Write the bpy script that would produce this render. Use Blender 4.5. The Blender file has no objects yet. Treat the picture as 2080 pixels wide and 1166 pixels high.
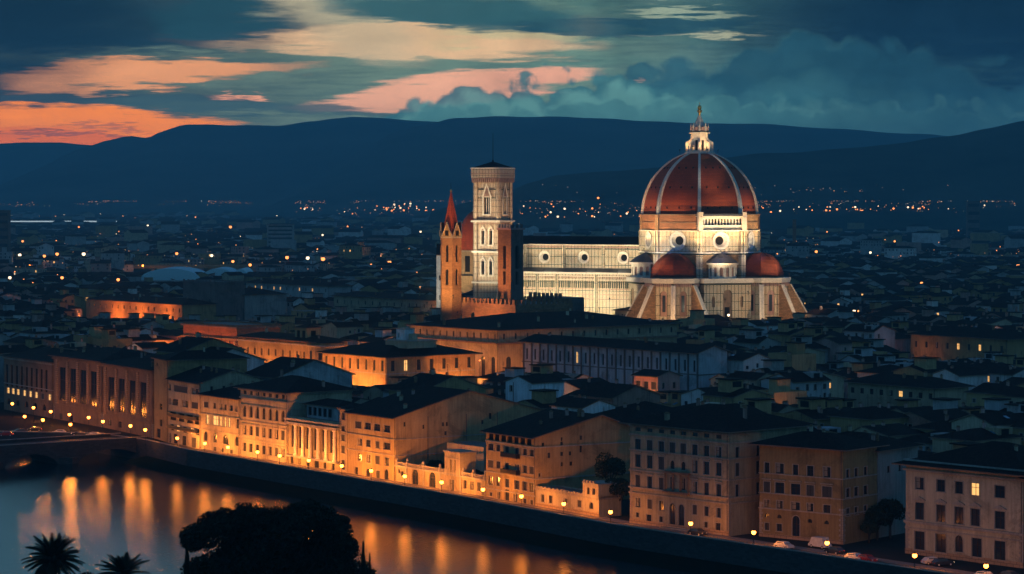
import bpy, math, random
from math import radians, sin, cos, pi, atan2, sqrt
from mathutils import Vector, Matrix, noise

# ------------------------------------------------------------------ camera
sc = bpy.context.scene
COL = sc.collection
F = 5290.0            # focal length in photo pixels (2080 wide)
CX, HY, HC = 1040.0, 405.0, 70.0
cam_d = bpy.data.cameras.new('camera')
cam = bpy.data.objects.new('camera', cam_d)
COL.objects.link(cam)
cam.location = (0, 0, HC)
cam.rotation_euler = (radians(90), 0, 0)
cam_d.sensor_width = 36.0
cam_d.lens = 36.0 * F / 2080.0
cam_d.shift_y = -(583.0 - HY) / 2080.0
cam_d.clip_start = 1.0
cam_d.clip_end = 60000.0
sc.camera = cam
sc.view_settings.view_transform = 'Standard'
sc.view_settings.look = 'None'
sc.view_settings.gamma = 1.0
sc.view_settings.exposure = 0.0
sc.cycles.max_bounces = 4
sc.cycles.diffuse_bounces = 2
sc.cycles.glossy_bounces = 3
sc.cycles.transmission_bounces = 2
sc.cycles.volume_bounces = 0
sc.cycles.sample_clamp_indirect = 6.0
sc.cycles.use_denoising = True

# ------------------------------------------------------------------ node helpers
def lin(r, g, b):
    f = lambda c: (c/255/12.92) if c/255 <= 0.04045 else ((c/255+0.055)/1.055)**2.4
    return (f(r), f(g), f(b), 1.0)

class NT:
    def __init__(s, nt):
        s.t = nt; s.n = nt.nodes; s.l = nt.links
    def new(s, ty, **kw):
        n = s.n.new(ty)
        for k, v in kw.items(): setattr(n, k, v)
        return n
    def put(s, sock, v):
        if isinstance(v, bpy.types.NodeSocket): s.l.new(v, sock)
        elif v is not None: sock.default_value = v
    def m(s, op, a, b=None, c=None, clamp=False):
        n = s.n.new('ShaderNodeMath'); n.operation = op; n.use_clamp = clamp
        s.put(n.inputs[0], a)
        if b is not None: s.put(n.inputs[1], b)
        if c is not None: s.put(n.inputs[2], c)
        return n.outputs[0]
    def mix(s, f, a, b, blend='MIX'):
        n = s.n.new('ShaderNodeMix'); n.data_type = 'RGBA'; n.blend_type = blend
        s.put(n.inputs['Factor'], f)
        s.put(n.inputs[6], a); s.put(n.inputs[7], b)
        return n.outputs[2]
    def ramp(s, f, stops, interp='LINEAR'):
        n = s.n.new('ShaderNodeValToRGB'); n.color_ramp.interpolation = interp
        el = n.color_ramp.elements
        while len(el) > 1: el.remove(el[-1])
        el[0].position = stops[0][0]; el[0].color = stops[0][1]
        for p, c in stops[1:]:
            e = el.new(p); e.color = c
        s.put(n.inputs[0], f)
        return n.outputs[0]
    def comb(s, x, y, z=0.0):
        n = s.n.new('ShaderNodeCombineXYZ')
        s.put(n.inputs[0], x); s.put(n.inputs[1], y); s.put(n.inputs[2], z)
        return n.outputs[0]
    def noise(s, vec, scale, detail=3.0, rough=0.5, dist=0.0, out=0):
        n = s.n.new('ShaderNodeTexNoise')
        if vec is not None: s.put(n.inputs['Vector'], vec)
        n.inputs['Scale'].default_value = scale
        n.inputs['Detail'].default_value = detail
        n.inputs['Roughness'].default_value = rough
        n.inputs['Distortion'].default_value = dist
        return n.outputs[out]
    def sstep(s, x, a, b):
        n = s.n.new('ShaderNodeMapRange'); n.interpolation_type = 'SMOOTHSTEP'
        s.put(n.inputs[0], x); n.inputs[1].default_value = a; n.inputs[2].default_value = b
        n.inputs[3].default_value = 0.0; n.inputs[4].default_value = 1.0
        return n.outputs[0]

# ------------------------------------------------------------------ world : dusk sky with cloud bands, laid out by direction
world = bpy.data.worlds.new('World'); sc.world = world; world.use_nodes = True
W = NT(world.node_tree); W.n.clear()
out = W.new('ShaderNodeOutputWorld'); bg = W.new('ShaderNodeBackground')
geo = W.new('ShaderNodeTexCoord'); sep = W.new('ShaderNodeSeparateXYZ'); W.l.new(geo.outputs['Generated'], sep.inputs[0])
dx, dy, dz = sep.outputs
yy = W.m('MAXIMUM', dy, 0.02)
S0 = W.m('MULTIPLY_ADD', W.m('DIVIDE', dx, yy), F/1000, CX/1000)        # azimuth, in units where 1 = 10.8 degrees
T0 = W.m('MULTIPLY_ADD', W.m('DIVIDE', dz, yy), -F/1000, HY/1000)       # elevation, growing downward, horizon = 0.405
pv = W.comb(W.m('MULTIPLY', S0, 1.0), W.m('MULTIPLY', T0, 3.2))
nA = W.noise(pv, 2.6, 6.0, 0.58, out=0); nB = W.noise(W.comb(S0, W.m('MULTIPLY', T0, 7.0), 4.0), 3.2, 5.0, 0.6)
nC = W.noise(W.comb(S0, T0, 9.0), 9.0, 6.0, 0.6)
nF = W.noise(W.comb(W.m('MULTIPLY', S0, 0.6), W.m('MULTIPLY', T0, 9.0), 2.0), 14.0, 4.0, 0.6)
dA = W.m('SUBTRACT', nA, 0.5); dB = W.m('SUBTRACT', nB, 0.5); dC = W.m('SUBTRACT', nC, 0.5)
S = W.m('MULTIPLY_ADD', dA, 0.30, S0)
T = W.m('ADD', W.m('MULTIPLY_ADD', dB, 0.095, T0), W.m('MULTIPLY', W.m('SUBTRACT', nF, 0.5), 0.050))
SP = W.m('MULTIPLY_ADD', dC, 0.13, S0); TP = W.m('MULTIPLY_ADD', W.m('SUBTRACT', W.noise(W.comb(S0, T0, 3.0), 12.0, 8.0, 0.70), 0.5), 0.11, T0)
def ell(cx, cy, rx, ry, shear=0.0, soft=0.45, puff=False):
    s_, t_ = (SP, TP) if puff else (S, T)
    a = W.m('MULTIPLY', W.m('SUBTRACT', s_, cx/1000), 1000.0/rx)
    b = W.m('MULTIPLY', W.m('SUBTRACT', W.m('MULTIPLY_ADD', W.m('SUBTRACT', S0, cx/1000), -shear, t_), cy/1000), 1000.0/ry)
    d = W.m('ADD', W.m('MULTIPLY', a, a), W.m('MULTIPLY', b, b))
    return W.sstep(d, 1.0+soft, 1.0-soft)
base = W.ramp(W.m('DIVIDE', S0, 2.08), [(0.0, lin(34, 56, 62)), (0.2, lin(70, 92, 88)), (0.38, lin(88, 118, 108)), (0.55, lin(82, 120, 112)), (0.7, lin(56, 94, 98)), (0.85, lin(26, 56, 72)), (1.0, lin(8, 26, 44))])
col = W.mix(W.m('MULTIPLY', W.sstep(T0, 0.13, 0.0), 0.35), base, lin(24, 60, 74))
def lay(col, f, c, k=1.0):
    if k != 1.0: f = W.m('MULTIPLY', f, k)
    return W.mix(f, col, c)
col = W.mix(W.m('MULTIPLY', W.sstep(nB, 0.42, 0.62), 0.45), col, W.mix(W.sstep(S0, 1.1, 1.7), lin(104, 134, 122), lin(44, 84, 98)))
col = W.mix(W.m('MULTIPLY', W.sstep(nF, 0.55, 0.40), 0.28), col, lin(26, 58, 70))
# bright gaps
col = lay(col, ell(620, 20, 330, 75, 0.15, 0.9), lin(118, 148, 138), .8)
col = lay(col, ell(780, 82, 400, 27, 0.03, 0.6), lin(204, 178, 142), .95)
col = lay(col, ell(700, 60, 150, 45, 0.3, 0.8), lin(170, 165, 140), .7)
col = lay(col, ell(1060, 62, 190, 20, -0.05, 0.8), lin(176, 176, 140), .85)
col = lay(col, ell(260, 150, 250, 28, -0.04, 0.5), (0.66, 0.31, 0.13, 1))
col = lay(col, ell(330, 146, 280, 16, -0.05, 0.7), (0.62, 0.30, 0.14, 1), .6)
col = lay(col, ell(150, 252, 350, 40, 0.06, 0.4), (0.92, 0.27, 0.012, 1))
col = lay(col, ell(60, 285, 260, 18, 0.0, 0.7), (0.75, 0.16, 0.015, 1), .9)
col = lay(col, ell(460, 193, 78, 6, 0.0, 0.6), lin(222, 160, 130), .95)
col = lay(col, ell(900, 184, 290, 26, -0.11, 0.6), (0.66, 0.36, 0.25, 1), .9)
col = lay(col, ell(1090, 165, 110, 26, -0.1, 0.6), (0.60, 0.33, 0.24, 1), .8)
col = lay(col, ell(1390, 22, 120, 7, 0.0, 0.8), lin(140, 165, 150), .8)
col = lay(col, ell(1410, 70, 130, 6, 0.02, 0.8), lin(176, 190, 165), .9)
col = lay(col, ell(1310, 165, 9, 5, 0.0, 0.8), lin(240, 190, 150), .9)
# dark bands
col = lay(col, ell(200, 45, 430, 62, 0.0, 0.5), lin(16, 42, 58), .92)
col = lay(col, ell(450, 45, 170, 30, 0.05, 0.6), lin(26, 62, 76), .9)
col = lay(col, ell(-60, 60, 300, 140, 0.0, 0.9), lin(8, 26, 42), .85)
col = lay(col, ell(920, 28, 240, 34, 0.05, 0.5), lin(40, 82, 92), .95)
col = lay(col, ell(1230, 55, 210, 17, 0.05, 0.6), lin(30, 68, 82), .9)
col = lay(col, ell(1380, 45, 150, 12, 0.0, 0.7), lin(30, 66, 82), .9)
col = lay(col, ell(170, 196, 330, 12, 0.02, 0.6), lin(44, 62, 74), .85)
col = lay(col, ell(500, 215, 330, 18, 0.05, 0.6), lin(54, 84, 92), .85)
col = lay(col, ell(100, 276, 200, 2.5, -0.01, 0.7), lin(130, 80, 76), .8)
col = lay(col, ell(190, 260, 120, 3, 0.02, 0.7), lin(160, 90, 76), .7)
col = lay(col, ell(1950, 40, 420, 110, 0.0, 0.9), lin(6, 24, 44), .9)
# cumulus bank: scalloped layers, back to front
def fcurve(pts):
    return W.ramp(W.m('DIVIDE', S0, 2.2), [(x/2200, (y/400, y/400, y/400, 1)) for x, y in pts], 'B_SPLINE')
def billow(seed, sc_, amp, amp2):
    w_ = W.noise(W.comb(S0, T0, seed), 7.0, 3.0, 0.6); w2_ = W.noise(W.comb(S0, T0, seed+5), 30.0, 6.0, 0.65)
    v_ = W.new('ShaderNodeTexVoronoi', feature='SMOOTH_F1'); v_.inputs['Scale'].default_value = sc_; v_.inputs['Smoothness'].default_value = 0.25
    W.l.new(W.comb(W.m('MULTIPLY_ADD', w_, 0.10, S0), W.m('MULTIPLY_ADD', w_, 0.12, W.m('MULTIPLY', T0, 1.15)), seed), v_.inputs['Vector'])
    return W.m('ADD', W.m('MULTIPLY', v_.outputs['Distance'], amp), W.m('MULTIPLY', W.m('SUBTRACT', w2_, 0.5), amp2))
def layer(col, pts, seed, sc_, amp, amp2, head, body, deep, soft, hd, op):
    y0 = W.m('MULTIPLY_ADD', fcurve(pts), 0.4, -0.034)
    dep = W.m('SUBTRACT', T0, W.m('ADD', y0, billow(seed, sc_, amp, amp2)))
    mask = W.m('MULTIPLY', W.sstep(dep, -0.002, soft), op)
    n_ = W.noise(W.comb(S0, T0, seed+9), 12.0, 6.0, 0.65)
    dd = W.m('ADD', dep, W.m('MULTIPLY', W.m('SUBTRACT', n_, 0.5), 0.10))
    c = W.mix(W.sstep(dd, 0.0, hd), head, body); c = W.mix(W.sstep(dd, hd*1.6, hd*5), c, deep)
    fade = W.sstep(S0, 1.15, 2.05)
    return W.mix(mask, col, W.mix(W.m('MULTIPLY', fade, 0.75), c, lin(20, 52, 70)))
col = layer(col, [(0, 400), (1150, 380), (1300, 130), (1450, 90), (1550, 30), (1660, 40), (1760, 30), (1850, 90), (2000, 120), (2200, 140)], 2.0, 11.0, 0.11, 0.050, lin(50, 98, 110), lin(30, 74, 92), lin(40, 86, 100), 0.030, 0.030, .85)
col = layer(col, [(0, 400), (1000, 390), (1140, 190), (1230, 120), (1330, 130), (1400, 95), (1480, 130), (1580, 90), (1680, 110), (1800, 140), (1950, 160), (2200, 180)], 7.0, 13.0, 0.10, 0.050, lin(30, 74, 92), lin(50, 100, 112), lin(36, 82, 98), 0.022, 0.07, .85)
col = layer(col, [(0, 400), (700, 380), (790, 200), (880, 165), (960, 172), (1060, 140), (1130, 165), (1250, 135), (1350, 170), (1500, 180), (1700, 190), (2200, 220)], 12.0, 17.0, 0.095, 0.042, lin(46, 98, 110), lin(82, 138, 142), lin(62, 116, 124), 0.014, 0.055, .93)
col = layer(col, [(0, 400), (660, 390), (760, 228), (900, 215), (1050, 205), (1200, 195), (1400, 200), (1600, 205), (1900, 215), (2200, 230)], 19.0, 20.0, 0.06, 0.035, lin(84, 142, 146), lin(60, 114, 122), lin(50, 100, 112), 0.018, 0.02, .8)
det = W.m('MULTIPLY', W.m('MULTIPLY_ADD', W.m('SUBTRACT', nA, 0.5), 0.8, 1.0), W.m('MULTIPLY_ADD', W.sstep(T0, 0.02, 0.33), 1.1, 1.75))
det2 = W.m('MULTIPLY_ADD', dC, W.m('MULTIPLY', W.sstep(S0, 0.75, 1.15), 1.1), 1.0)
vm = W.new('ShaderNodeVectorMath', operation='SCALE'); W.l.new(col, vm.inputs[0]); W.l.new(W.m('MULTIPLY', det, det2), vm.inputs['Scale'])
low = W.mix(1.0, vm.outputs[0], (1.28, 1.06, 0.86, 1), 'MULTIPLY')
# the unseen upper sky: a deep dusk blue from the Sky Texture, teal above the horizon
sky = W.new('ShaderNodeTexSky'); sky.sky_type = 'NISHITA'; sky.sun_disc = False
sky.sun_elevation = radians(1.0); sky.sun_rotation = radians(-25.0)
skc = W.new('ShaderNodeVectorMath', operation='SCALE'); W.l.new(sky.outputs[0], skc.inputs[0]); skc.inputs['Scale'].default_value = SKY_K = 0.012
EL = dz
up = W.ramp(EL, [(0.0, (0.050, 0.125, 0.220, 1)), (0.10, (0.080, 0.310, 0.440, 1)), (0.22, (0.070, 0.275, 0.420, 1)), (0.36, (0.042, 0.150, 0.320, 1)), (0.60, (0.026, 0.085, 0.200, 1)), (1.0, (0.012, 0.042, 0.110, 1))])
upc = W.mix(1.0, up, skc.outputs[0], 'ADD')
wf = W.m('MULTIPLY', W.sstep(EL, 0.125, 0.078), W.sstep(dy, 0.5, 0.8))
bg2 = W.new('ShaderNodeBackground'); ms = W.new('ShaderNodeMixShader')
W.l.new(upc, bg.inputs[0]); W.l.new(low, bg2.inputs[0]); W.l.new(wf, ms.inputs[0]); W.l.new(bg.outputs[0], ms.inputs[1]); W.l.new(bg2.outputs[0], ms.inputs[2])
W.l.new(ms.outputs[0], out.inputs[0])
world.cycles.sampling_method = 'MANUAL'; world.cycles.sample_map_resolution = 512

# last weak glow of the sunset, from the left horizon
sd = bpy.data.lights.new('sun', 'SUN'); sd.energy = 0.035; sd.angle = radians(12); sd.color = (1.0, 0.62, 0.42)
sun = bpy.data.objects.new('sun', sd); COL.objects.link(sun)
sun.rotation_euler = Vector((sin(radians(-25)), cos(radians(-25)), 0.03)).to_track_quat('Z', 'Y').to_euler()

# ------------------------------------------------------------------ materials
def pri(name):
    m = bpy.data.materials.new(name); m.use_nodes = True
    t = NT(m.node_tree); b = t.n['Principled BSDF']
    b.inputs['Specular IOR Level'].default_value = 0.25
    return m, t, b
MATS = {}
def add_bump(t, b, h, strength=0.3, dist=0.05):
    n = t.new('ShaderNodeBump'); n.inputs['Strength'].default_value = strength; n.inputs['Distance'].default_value = dist
    t.l.new(h, n.inputs['Height']); t.l.new(n.outputs[0], b.inputs['Normal'])
def UV(t):
    return t.new('ShaderNodeUVMap').outputs[0]
def plaster(key, c, var=0.25, rough=0.85, blotch=0.12):
    m, t, b = pri(key)
    uv = UV(t)
    n1 = t.noise(uv, 0.22, 5.0, 0.62); n2 = t.noise(uv, 2.2, 4.0, 0.6)
    sx = t.new('ShaderNodeSeparateXYZ'); t.l.new(uv, sx.inputs[0])
    st = t.noise(t.comb(t.m('MULTIPLY', sx.outputs[0], 1.6), t.m('MULTIPLY', sx.outputs[1], 0.12)), 1.0, 4.0, 0.6)   # rain streaks
    k = t.m('ADD', t.m('MULTIPLY_ADD', n1, 0.55, 0.50), t.m('MULTIPLY_ADD', n2, 0.25, 0.05))
    k = t.m('MULTIPLY', k, t.m('MULTIPLY_ADD', st, 1.1, 0.42))
    k = t.m('MULTIPLY', k, t.m('SUBTRACT', 1.0, t.m('MULTIPLY', t.sstep(t.noise(uv, 0.13, 6.0, 0.7, 0.6), 0.50, 0.60), 0.30)))
    oi = t.new('ShaderNodeObjectInfo')
    k = t.m('MULTIPLY', k, t.m('MULTIPLY_ADD', oi.outputs['Random'], var*2, 1-var))
    c2 = t.mix(oi.outputs['Random'], c, tuple(min(1, a*f) for a, f in zip(c, (0.85, 0.95, 1.12, 1))))
    s = t.new('ShaderNodeVectorMath', operation='SCALE'); t.l.new(c2, s.inputs[0]); t.l.new(k, s.inputs['Scale'])
    t.l.new(s.outputs[0], b.inputs['Base Color']); b.inputs['Roughness'].default_value = rough
    add_bump(t, b, n2, 0.25, 0.03)
    MATS[key] = m; return m
plaster('cream_plaster', (0.47, 0.38, 0.24, 1)); plaster('tan_plaster', (0.40, 0.27, 0.12, 1))
plaster('ochre_plaster', (0.38, 0.27, 0.12, 1)); plaster('grey_plaster', (0.40, 0.40, 0.38, 1))
plaster('white_plaster', (0.70, 0.68, 0.64, 1)); plaster('rose_plaster', (0.46, 0.28, 0.22, 1))
plaster('pale_stone', (0.42, 0.36, 0.28, 1), 0.05); plaster('dark_stone', (0.16, 0.13, 0.11, 1), 0.05)
plaster('brown_stone', (0.26, 0.17, 0.11, 1), 0.05)
def bricky(key, c, mort, bw, bh, ms=0.02, var=0.35, rough=0.85, offs=0.5, bump=0.4, big=0.15):
    m, t, b = pri(key)
    uv = UV(t)
    br = t.new('ShaderNodeTexBrick'); t.l.new(uv, br.inputs['Vector'])
    br.inputs['Scale'].default_value = 1.0; br.inputs['Brick Width'].default_value = bw; br.inputs['Row Height'].default_value = bh
    br.inputs['Mortar Size'].default_value = ms; br.inputs['Mortar Smooth'].default_value = 0.2; br.offset = offs
    br.inputs['Color1'].default_value = c; br.inputs['Color2'].default_value = tuple(a*(1-var) for a in c[:3])+(1,)
    br.inputs['Mortar'].default_value = mort
    n = t.noise(uv, big, 5.0, 0.65)
    k = t.m('MULTIPLY_ADD', n, 1.1, 0.45)
    s = t.new('ShaderNodeVectorMath', operation='SCALE'); t.l.new(br.outputs[0], s.inputs[0]); t.l.new(k, s.inputs['Scale'])
    t.l.new(s.outputs[0], b.inputs['Base Color']); b.inputs['Roughness'].default_value = rough
    add_bump(t, b, t.m('SUBTRACT', n, br.outputs['Fac']), bump, 0.05)
    if key == 'roof_tiles': b.inputs['Specular IOR Level'].default_value = 0.06
    MATS[key] = m; return m
bricky('roof_tiles', (0.060, 0.030, 0.022, 1), (0.008, 0.006, 0.006, 1), 0.45, 0.8, 0.10, 0.65, 0.8, 0.0, 0.9)
bricky('red_brick', (0.34, 0.15, 0.075, 1), (0.20, 0.12, 0.08, 1), 1.2, 0.5, 0.05, 0.35)
bricky('brown_brick', (0.30, 0.17, 0.09, 1), (0.16, 0.10, 0.06, 1), 1.0, 0.42, 0.05, 0.4)
bricky('rough_stone', (0.46, 0.29, 0.16, 1), (0.10, 0.07, 0.05, 1), 1.6, 0.7, 0.05, 0.4)
bricky('rusticated_stone', (0.42, 0.30, 0.19, 1), (0.15, 0.10, 0.07, 1), 1.5, 0.62, 0.05, 0.25)
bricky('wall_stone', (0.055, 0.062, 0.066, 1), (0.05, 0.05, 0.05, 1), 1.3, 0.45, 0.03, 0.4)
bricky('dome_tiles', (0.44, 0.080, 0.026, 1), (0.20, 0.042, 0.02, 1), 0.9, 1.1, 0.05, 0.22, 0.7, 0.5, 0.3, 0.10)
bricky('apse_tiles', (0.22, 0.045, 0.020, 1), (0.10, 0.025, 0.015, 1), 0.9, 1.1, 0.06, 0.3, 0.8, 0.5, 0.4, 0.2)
# marble with green frames: big panels, each with an inner frame
def marble(key, c, g, pw, ph, fr, ins, tint=0.25):
    m, t, b = pri(key)
    uv = UV(t); sx = t.new('ShaderNodeSeparateXYZ'); t.l.new(uv, sx.inputs[0])
    def edge(x, p):
        f = t.m('FRACT', t.m('DIVIDE', x, p))
        return t.m('MULTIPLY', t.m('MINIMUM', f, t.m('SUBTRACT', 1.0, f)), p)       # metres to the panel's edge
    ex, ez = edge(sx.outputs[0], pw), edge(sx.outputs[1], ph)
    e = t.m('MINIMUM', ex, ez)
    l1 = t.m('LESS_THAN', e, fr)
    l2 = t.m('LESS_THAN', t.m('ABSOLUTE', t.m('SUBTRACT', e, ins)), fr*0.55)
    n = t.noise(uv, 0.35, 5.0, 0.7); n2 = t.noise(uv, 3.0, 3.0, 0.6)
    cc = t.mix(t.sstep(n, 0.35, 0.7), c, tuple(a*f for a, f in zip(c, (1.0, 0.82, 0.66, 1))))
    cc = t.mix(t.m('MULTIPLY', l2, 0.75), cc, g)
    cc = t.mix(t.m('MULTIPLY', l1, 0.9), cc, g)
    s = t.new('ShaderNodeVectorMath', operation='SCALE'); t.l.new(cc, s.inputs[0]); t.l.new(t.m('MULTIPLY_ADD', n2, 0.7, 0.6), s.inputs['Scale'])
    t.l.new(s.outputs[0], b.inputs['Base Color']); b.inputs['Roughness'].default_value = 0.6
    MATS[key] = m; return m
marble('nave_marble', (0.74, 0.69, 0.56, 1), (0.03, 0.04, 0.03, 1), 1.75, 3.9, 0.22, 0.60)
marble('drum_marble', (0.68, 0.63, 0.50, 1), (0.04, 0.05, 0.04, 1), 1.9, 4.4, 0.17, 0.58)
marble('tower_marble', (0.66, 0.57, 0.46, 1), (0.08, 0.06, 0.05, 1), 1.6, 2.9, 0.13, 0.48)
def flat(key, c, rough=0.7, metal=0.0, emis=None, es=0.0, spec=0.25, nosample=False):
    m, t, b = pri(key)
    b.inputs['Base Color'].default_value = c; b.inputs['Roughness'].default_value = rough; b.inputs['Metallic'].default_value = metal
    b.inputs['Specular IOR Level'].default_value = spec
    if emis:
        b.inputs['Emission Color'].default_value = emis; b.inputs['Emission Strength'].default_value = es
    else:
        n = t.noise(t.new('ShaderNodeTexCoord').outputs['Object'], 1.3, 4.0, 0.6)
        s = t.new('ShaderNodeVectorMath', operation='SCALE'); s.inputs[0].default_value = c[:3]; t.l.new(t.m('MULTIPLY_ADD', n, 0.8, 0.6), s.inputs['Scale'])
        t.l.new(s.outputs[0], b.inputs['Base Color'])
    if nosample: m.cycles.emission_sampling = 'NONE'
    MATS[key] = m; return m
flat('white_marble', (0.70, 0.66, 0.58, 1), 0.5); flat('green_marble', (0.05, 0.06, 0.05, 1), 0.5)
flat('gold', (0.85, 0.55, 0.16, 1), 0.3, 0.9)
flat('glass', (0.02, 0.028, 0.045, 1), 0.18, spec=0.5); flat('hole', (0.008, 0.008, 0.010, 1), 0.9)
flat('shutter', (0.045, 0.040, 0.040, 1), 0.7); flat('wood', (0.05, 0.03, 0.02, 1), 0.7)
flat('shutter_light', (0.10, 0.10, 0.09, 1), 0.7); flat('curtain', (0.28, 0.26, 0.22, 1), 0.9); flat('iron', (0.02, 0.02, 0.022, 1), 0.5, 0.5); flat('lead_roof', (0.055, 0.065, 0.085, 1), 0.5)
flat('skylight', (0.10, 0.22, 0.32, 1), 0.12, spec=1.0)
flat('lit_window', (0.3, 0.2, 0.1, 1), 0.8, emis=(1.0, 0.52, 0.16, 1), es=1.3, nosample=True)
flat('lamp_glow', (1, 0.7, 0.4, 1), 0.8, emis=(1.0, 0.26, 0.030, 1), es=16.0, nosample=True)
flat('lamp_far', (1, 0.6, 0.3, 1), 0.8, emis=(1.0, 0.30, 0.07, 1), es=3.0, nosample=True)
flat('lamp_white', (1, 0.9, 0.7, 1), 0.8, emis=(1.0, 0.74, 0.45, 1), es=3.0, nosample=True)
flat('tiny_orange', (1, .5, .2, 1), .8, emis=(1.0, 0.36, 0.10, 1), es=1.6, nosample=True); flat('tiny_white', (1, .9, .7, 1), .8, emis=(1.0, 0.78, 0.5, 1), es=1.5, nosample=True); flat('tiny_dim', (1, .6, .3, 1), .8, emis=(0.8, 0.5, 0.35, 1), es=.5, nosample=True)
flat('lamp_red', (1, 0.1, 0.1, 1), 0.8, emis=(1.0, 0.10, 0.05, 1), es=3.0, nosample=True)
flat('tent_white', (0.5, 0.72, 0.78, 1), 0.6); flat('asphalt', (0.05, 0.05, 0.052, 1), 0.7)
flat('bark', (0.05, 0.035, 0.025, 1), 0.9); flat('terrace_paving', (0.22, 0.19, 0.17, 1), 0.9)
flat('car_white', (0.6, 0.6, 0.6, 1), 0.25, spec=0.5); flat('car_dark', (0.03, 0.035, 0.05, 1), 0.2, spec=0.5); flat('car_red', (0.35, 0.03, 0.03, 1), 0.25, spec=0.5)
flat('tyre', (0.015, 0.015, 0.015, 1), 0.9)
flat('strip_light', (0.8, 0.9, 0.9, 1), 0.6, emis=(0.75, 0.92, 0.95, 1), es=0.75, nosample=True)
def foliage(key, c):
    m, t, b = pri(key)
    n = t.noise(t.new('ShaderNodeTexCoord').outputs['Object'], 0.9, 4.0, 0.7)
    t.l.new(t.ramp(n, [(0.3, tuple(a*0.5 for a in c[:3])+(1,)), (0.7, c)]), b.inputs['Base Color']); b.inputs['Roughness'].default_value = 0.8
    MATS[key] = m
foliage('leaves', (0.035, 0.055, 0.020, 1)); foliage('dark_leaves', (0.018, 0.028, 0.014, 1))
def M(k): return MATS[k]
def landmat(key, c1, c2, sc1, sc2, rough=0.9):
    m, t, b = pri(key)
    p = t.new('ShaderNodeNewGeometry').outputs['Position']
    n = t.noise(p, sc1, 6.0, 0.6); n2 = t.noise(p, sc2, 4.0, 0.6)
    t.l.new(t.mix(t.m('MULTIPLY_ADD', n2, 0.6, t.m('MULTIPLY_ADD', n, 2.0, -0.85), clamp=True), c1, c2), b.inputs['Base Color'])
    b.inputs['Roughness'].default_value = 1.0; b.inputs['Specular IOR Level'].default_value = 0.0
    MATS[key] = m
landmat('ground_mat', (0.035, 0.035, 0.033, 1), (0.06, 0.055, 0.05, 1), 0.01, 0.2)
landmat('grass_mat', (0.005, 0.010, 0.006, 1), (0.010, 0.016, 0.008, 1), 0.08, 1.5)
landmat('hill_mat', (0.004, 0.010, 0.008, 1), (0.11, 0.12, 0.09, 1), 0.0022, 0.012)
# river
m, t, b = pri('water_mat')
p = t.new('ShaderNodeNewGeometry').outputs['Position']
mp = t.new('ShaderNodeMapping'); t.l.new(p, mp.inputs[0]); mp.inputs['Rotation'].default_value = (0, 0, radians(52)); mp.inputs['Scale'].default_value = (1.0, 0.45, 1.0)
w1 = t.noise(mp.outputs[0], 1.3, 4.0, 0.6, 0.2); w2 = t.noise(mp.outputs[0], 0.12, 3.0, 0.5)
b.inputs['Base Color'].default_value = (0.006, 0.020, 0.026, 1); b.inputs['Roughness'].default_value = 0.10
b.inputs['Specular IOR Level'].default_value = 0.6; b.inputs['IOR'].default_value = 1.333
add_bump(t, b, t.m('MULTIPLY_ADD', w2, 0.25, w1), 0.38, 0.20)
MATS['water_mat'] = m

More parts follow.
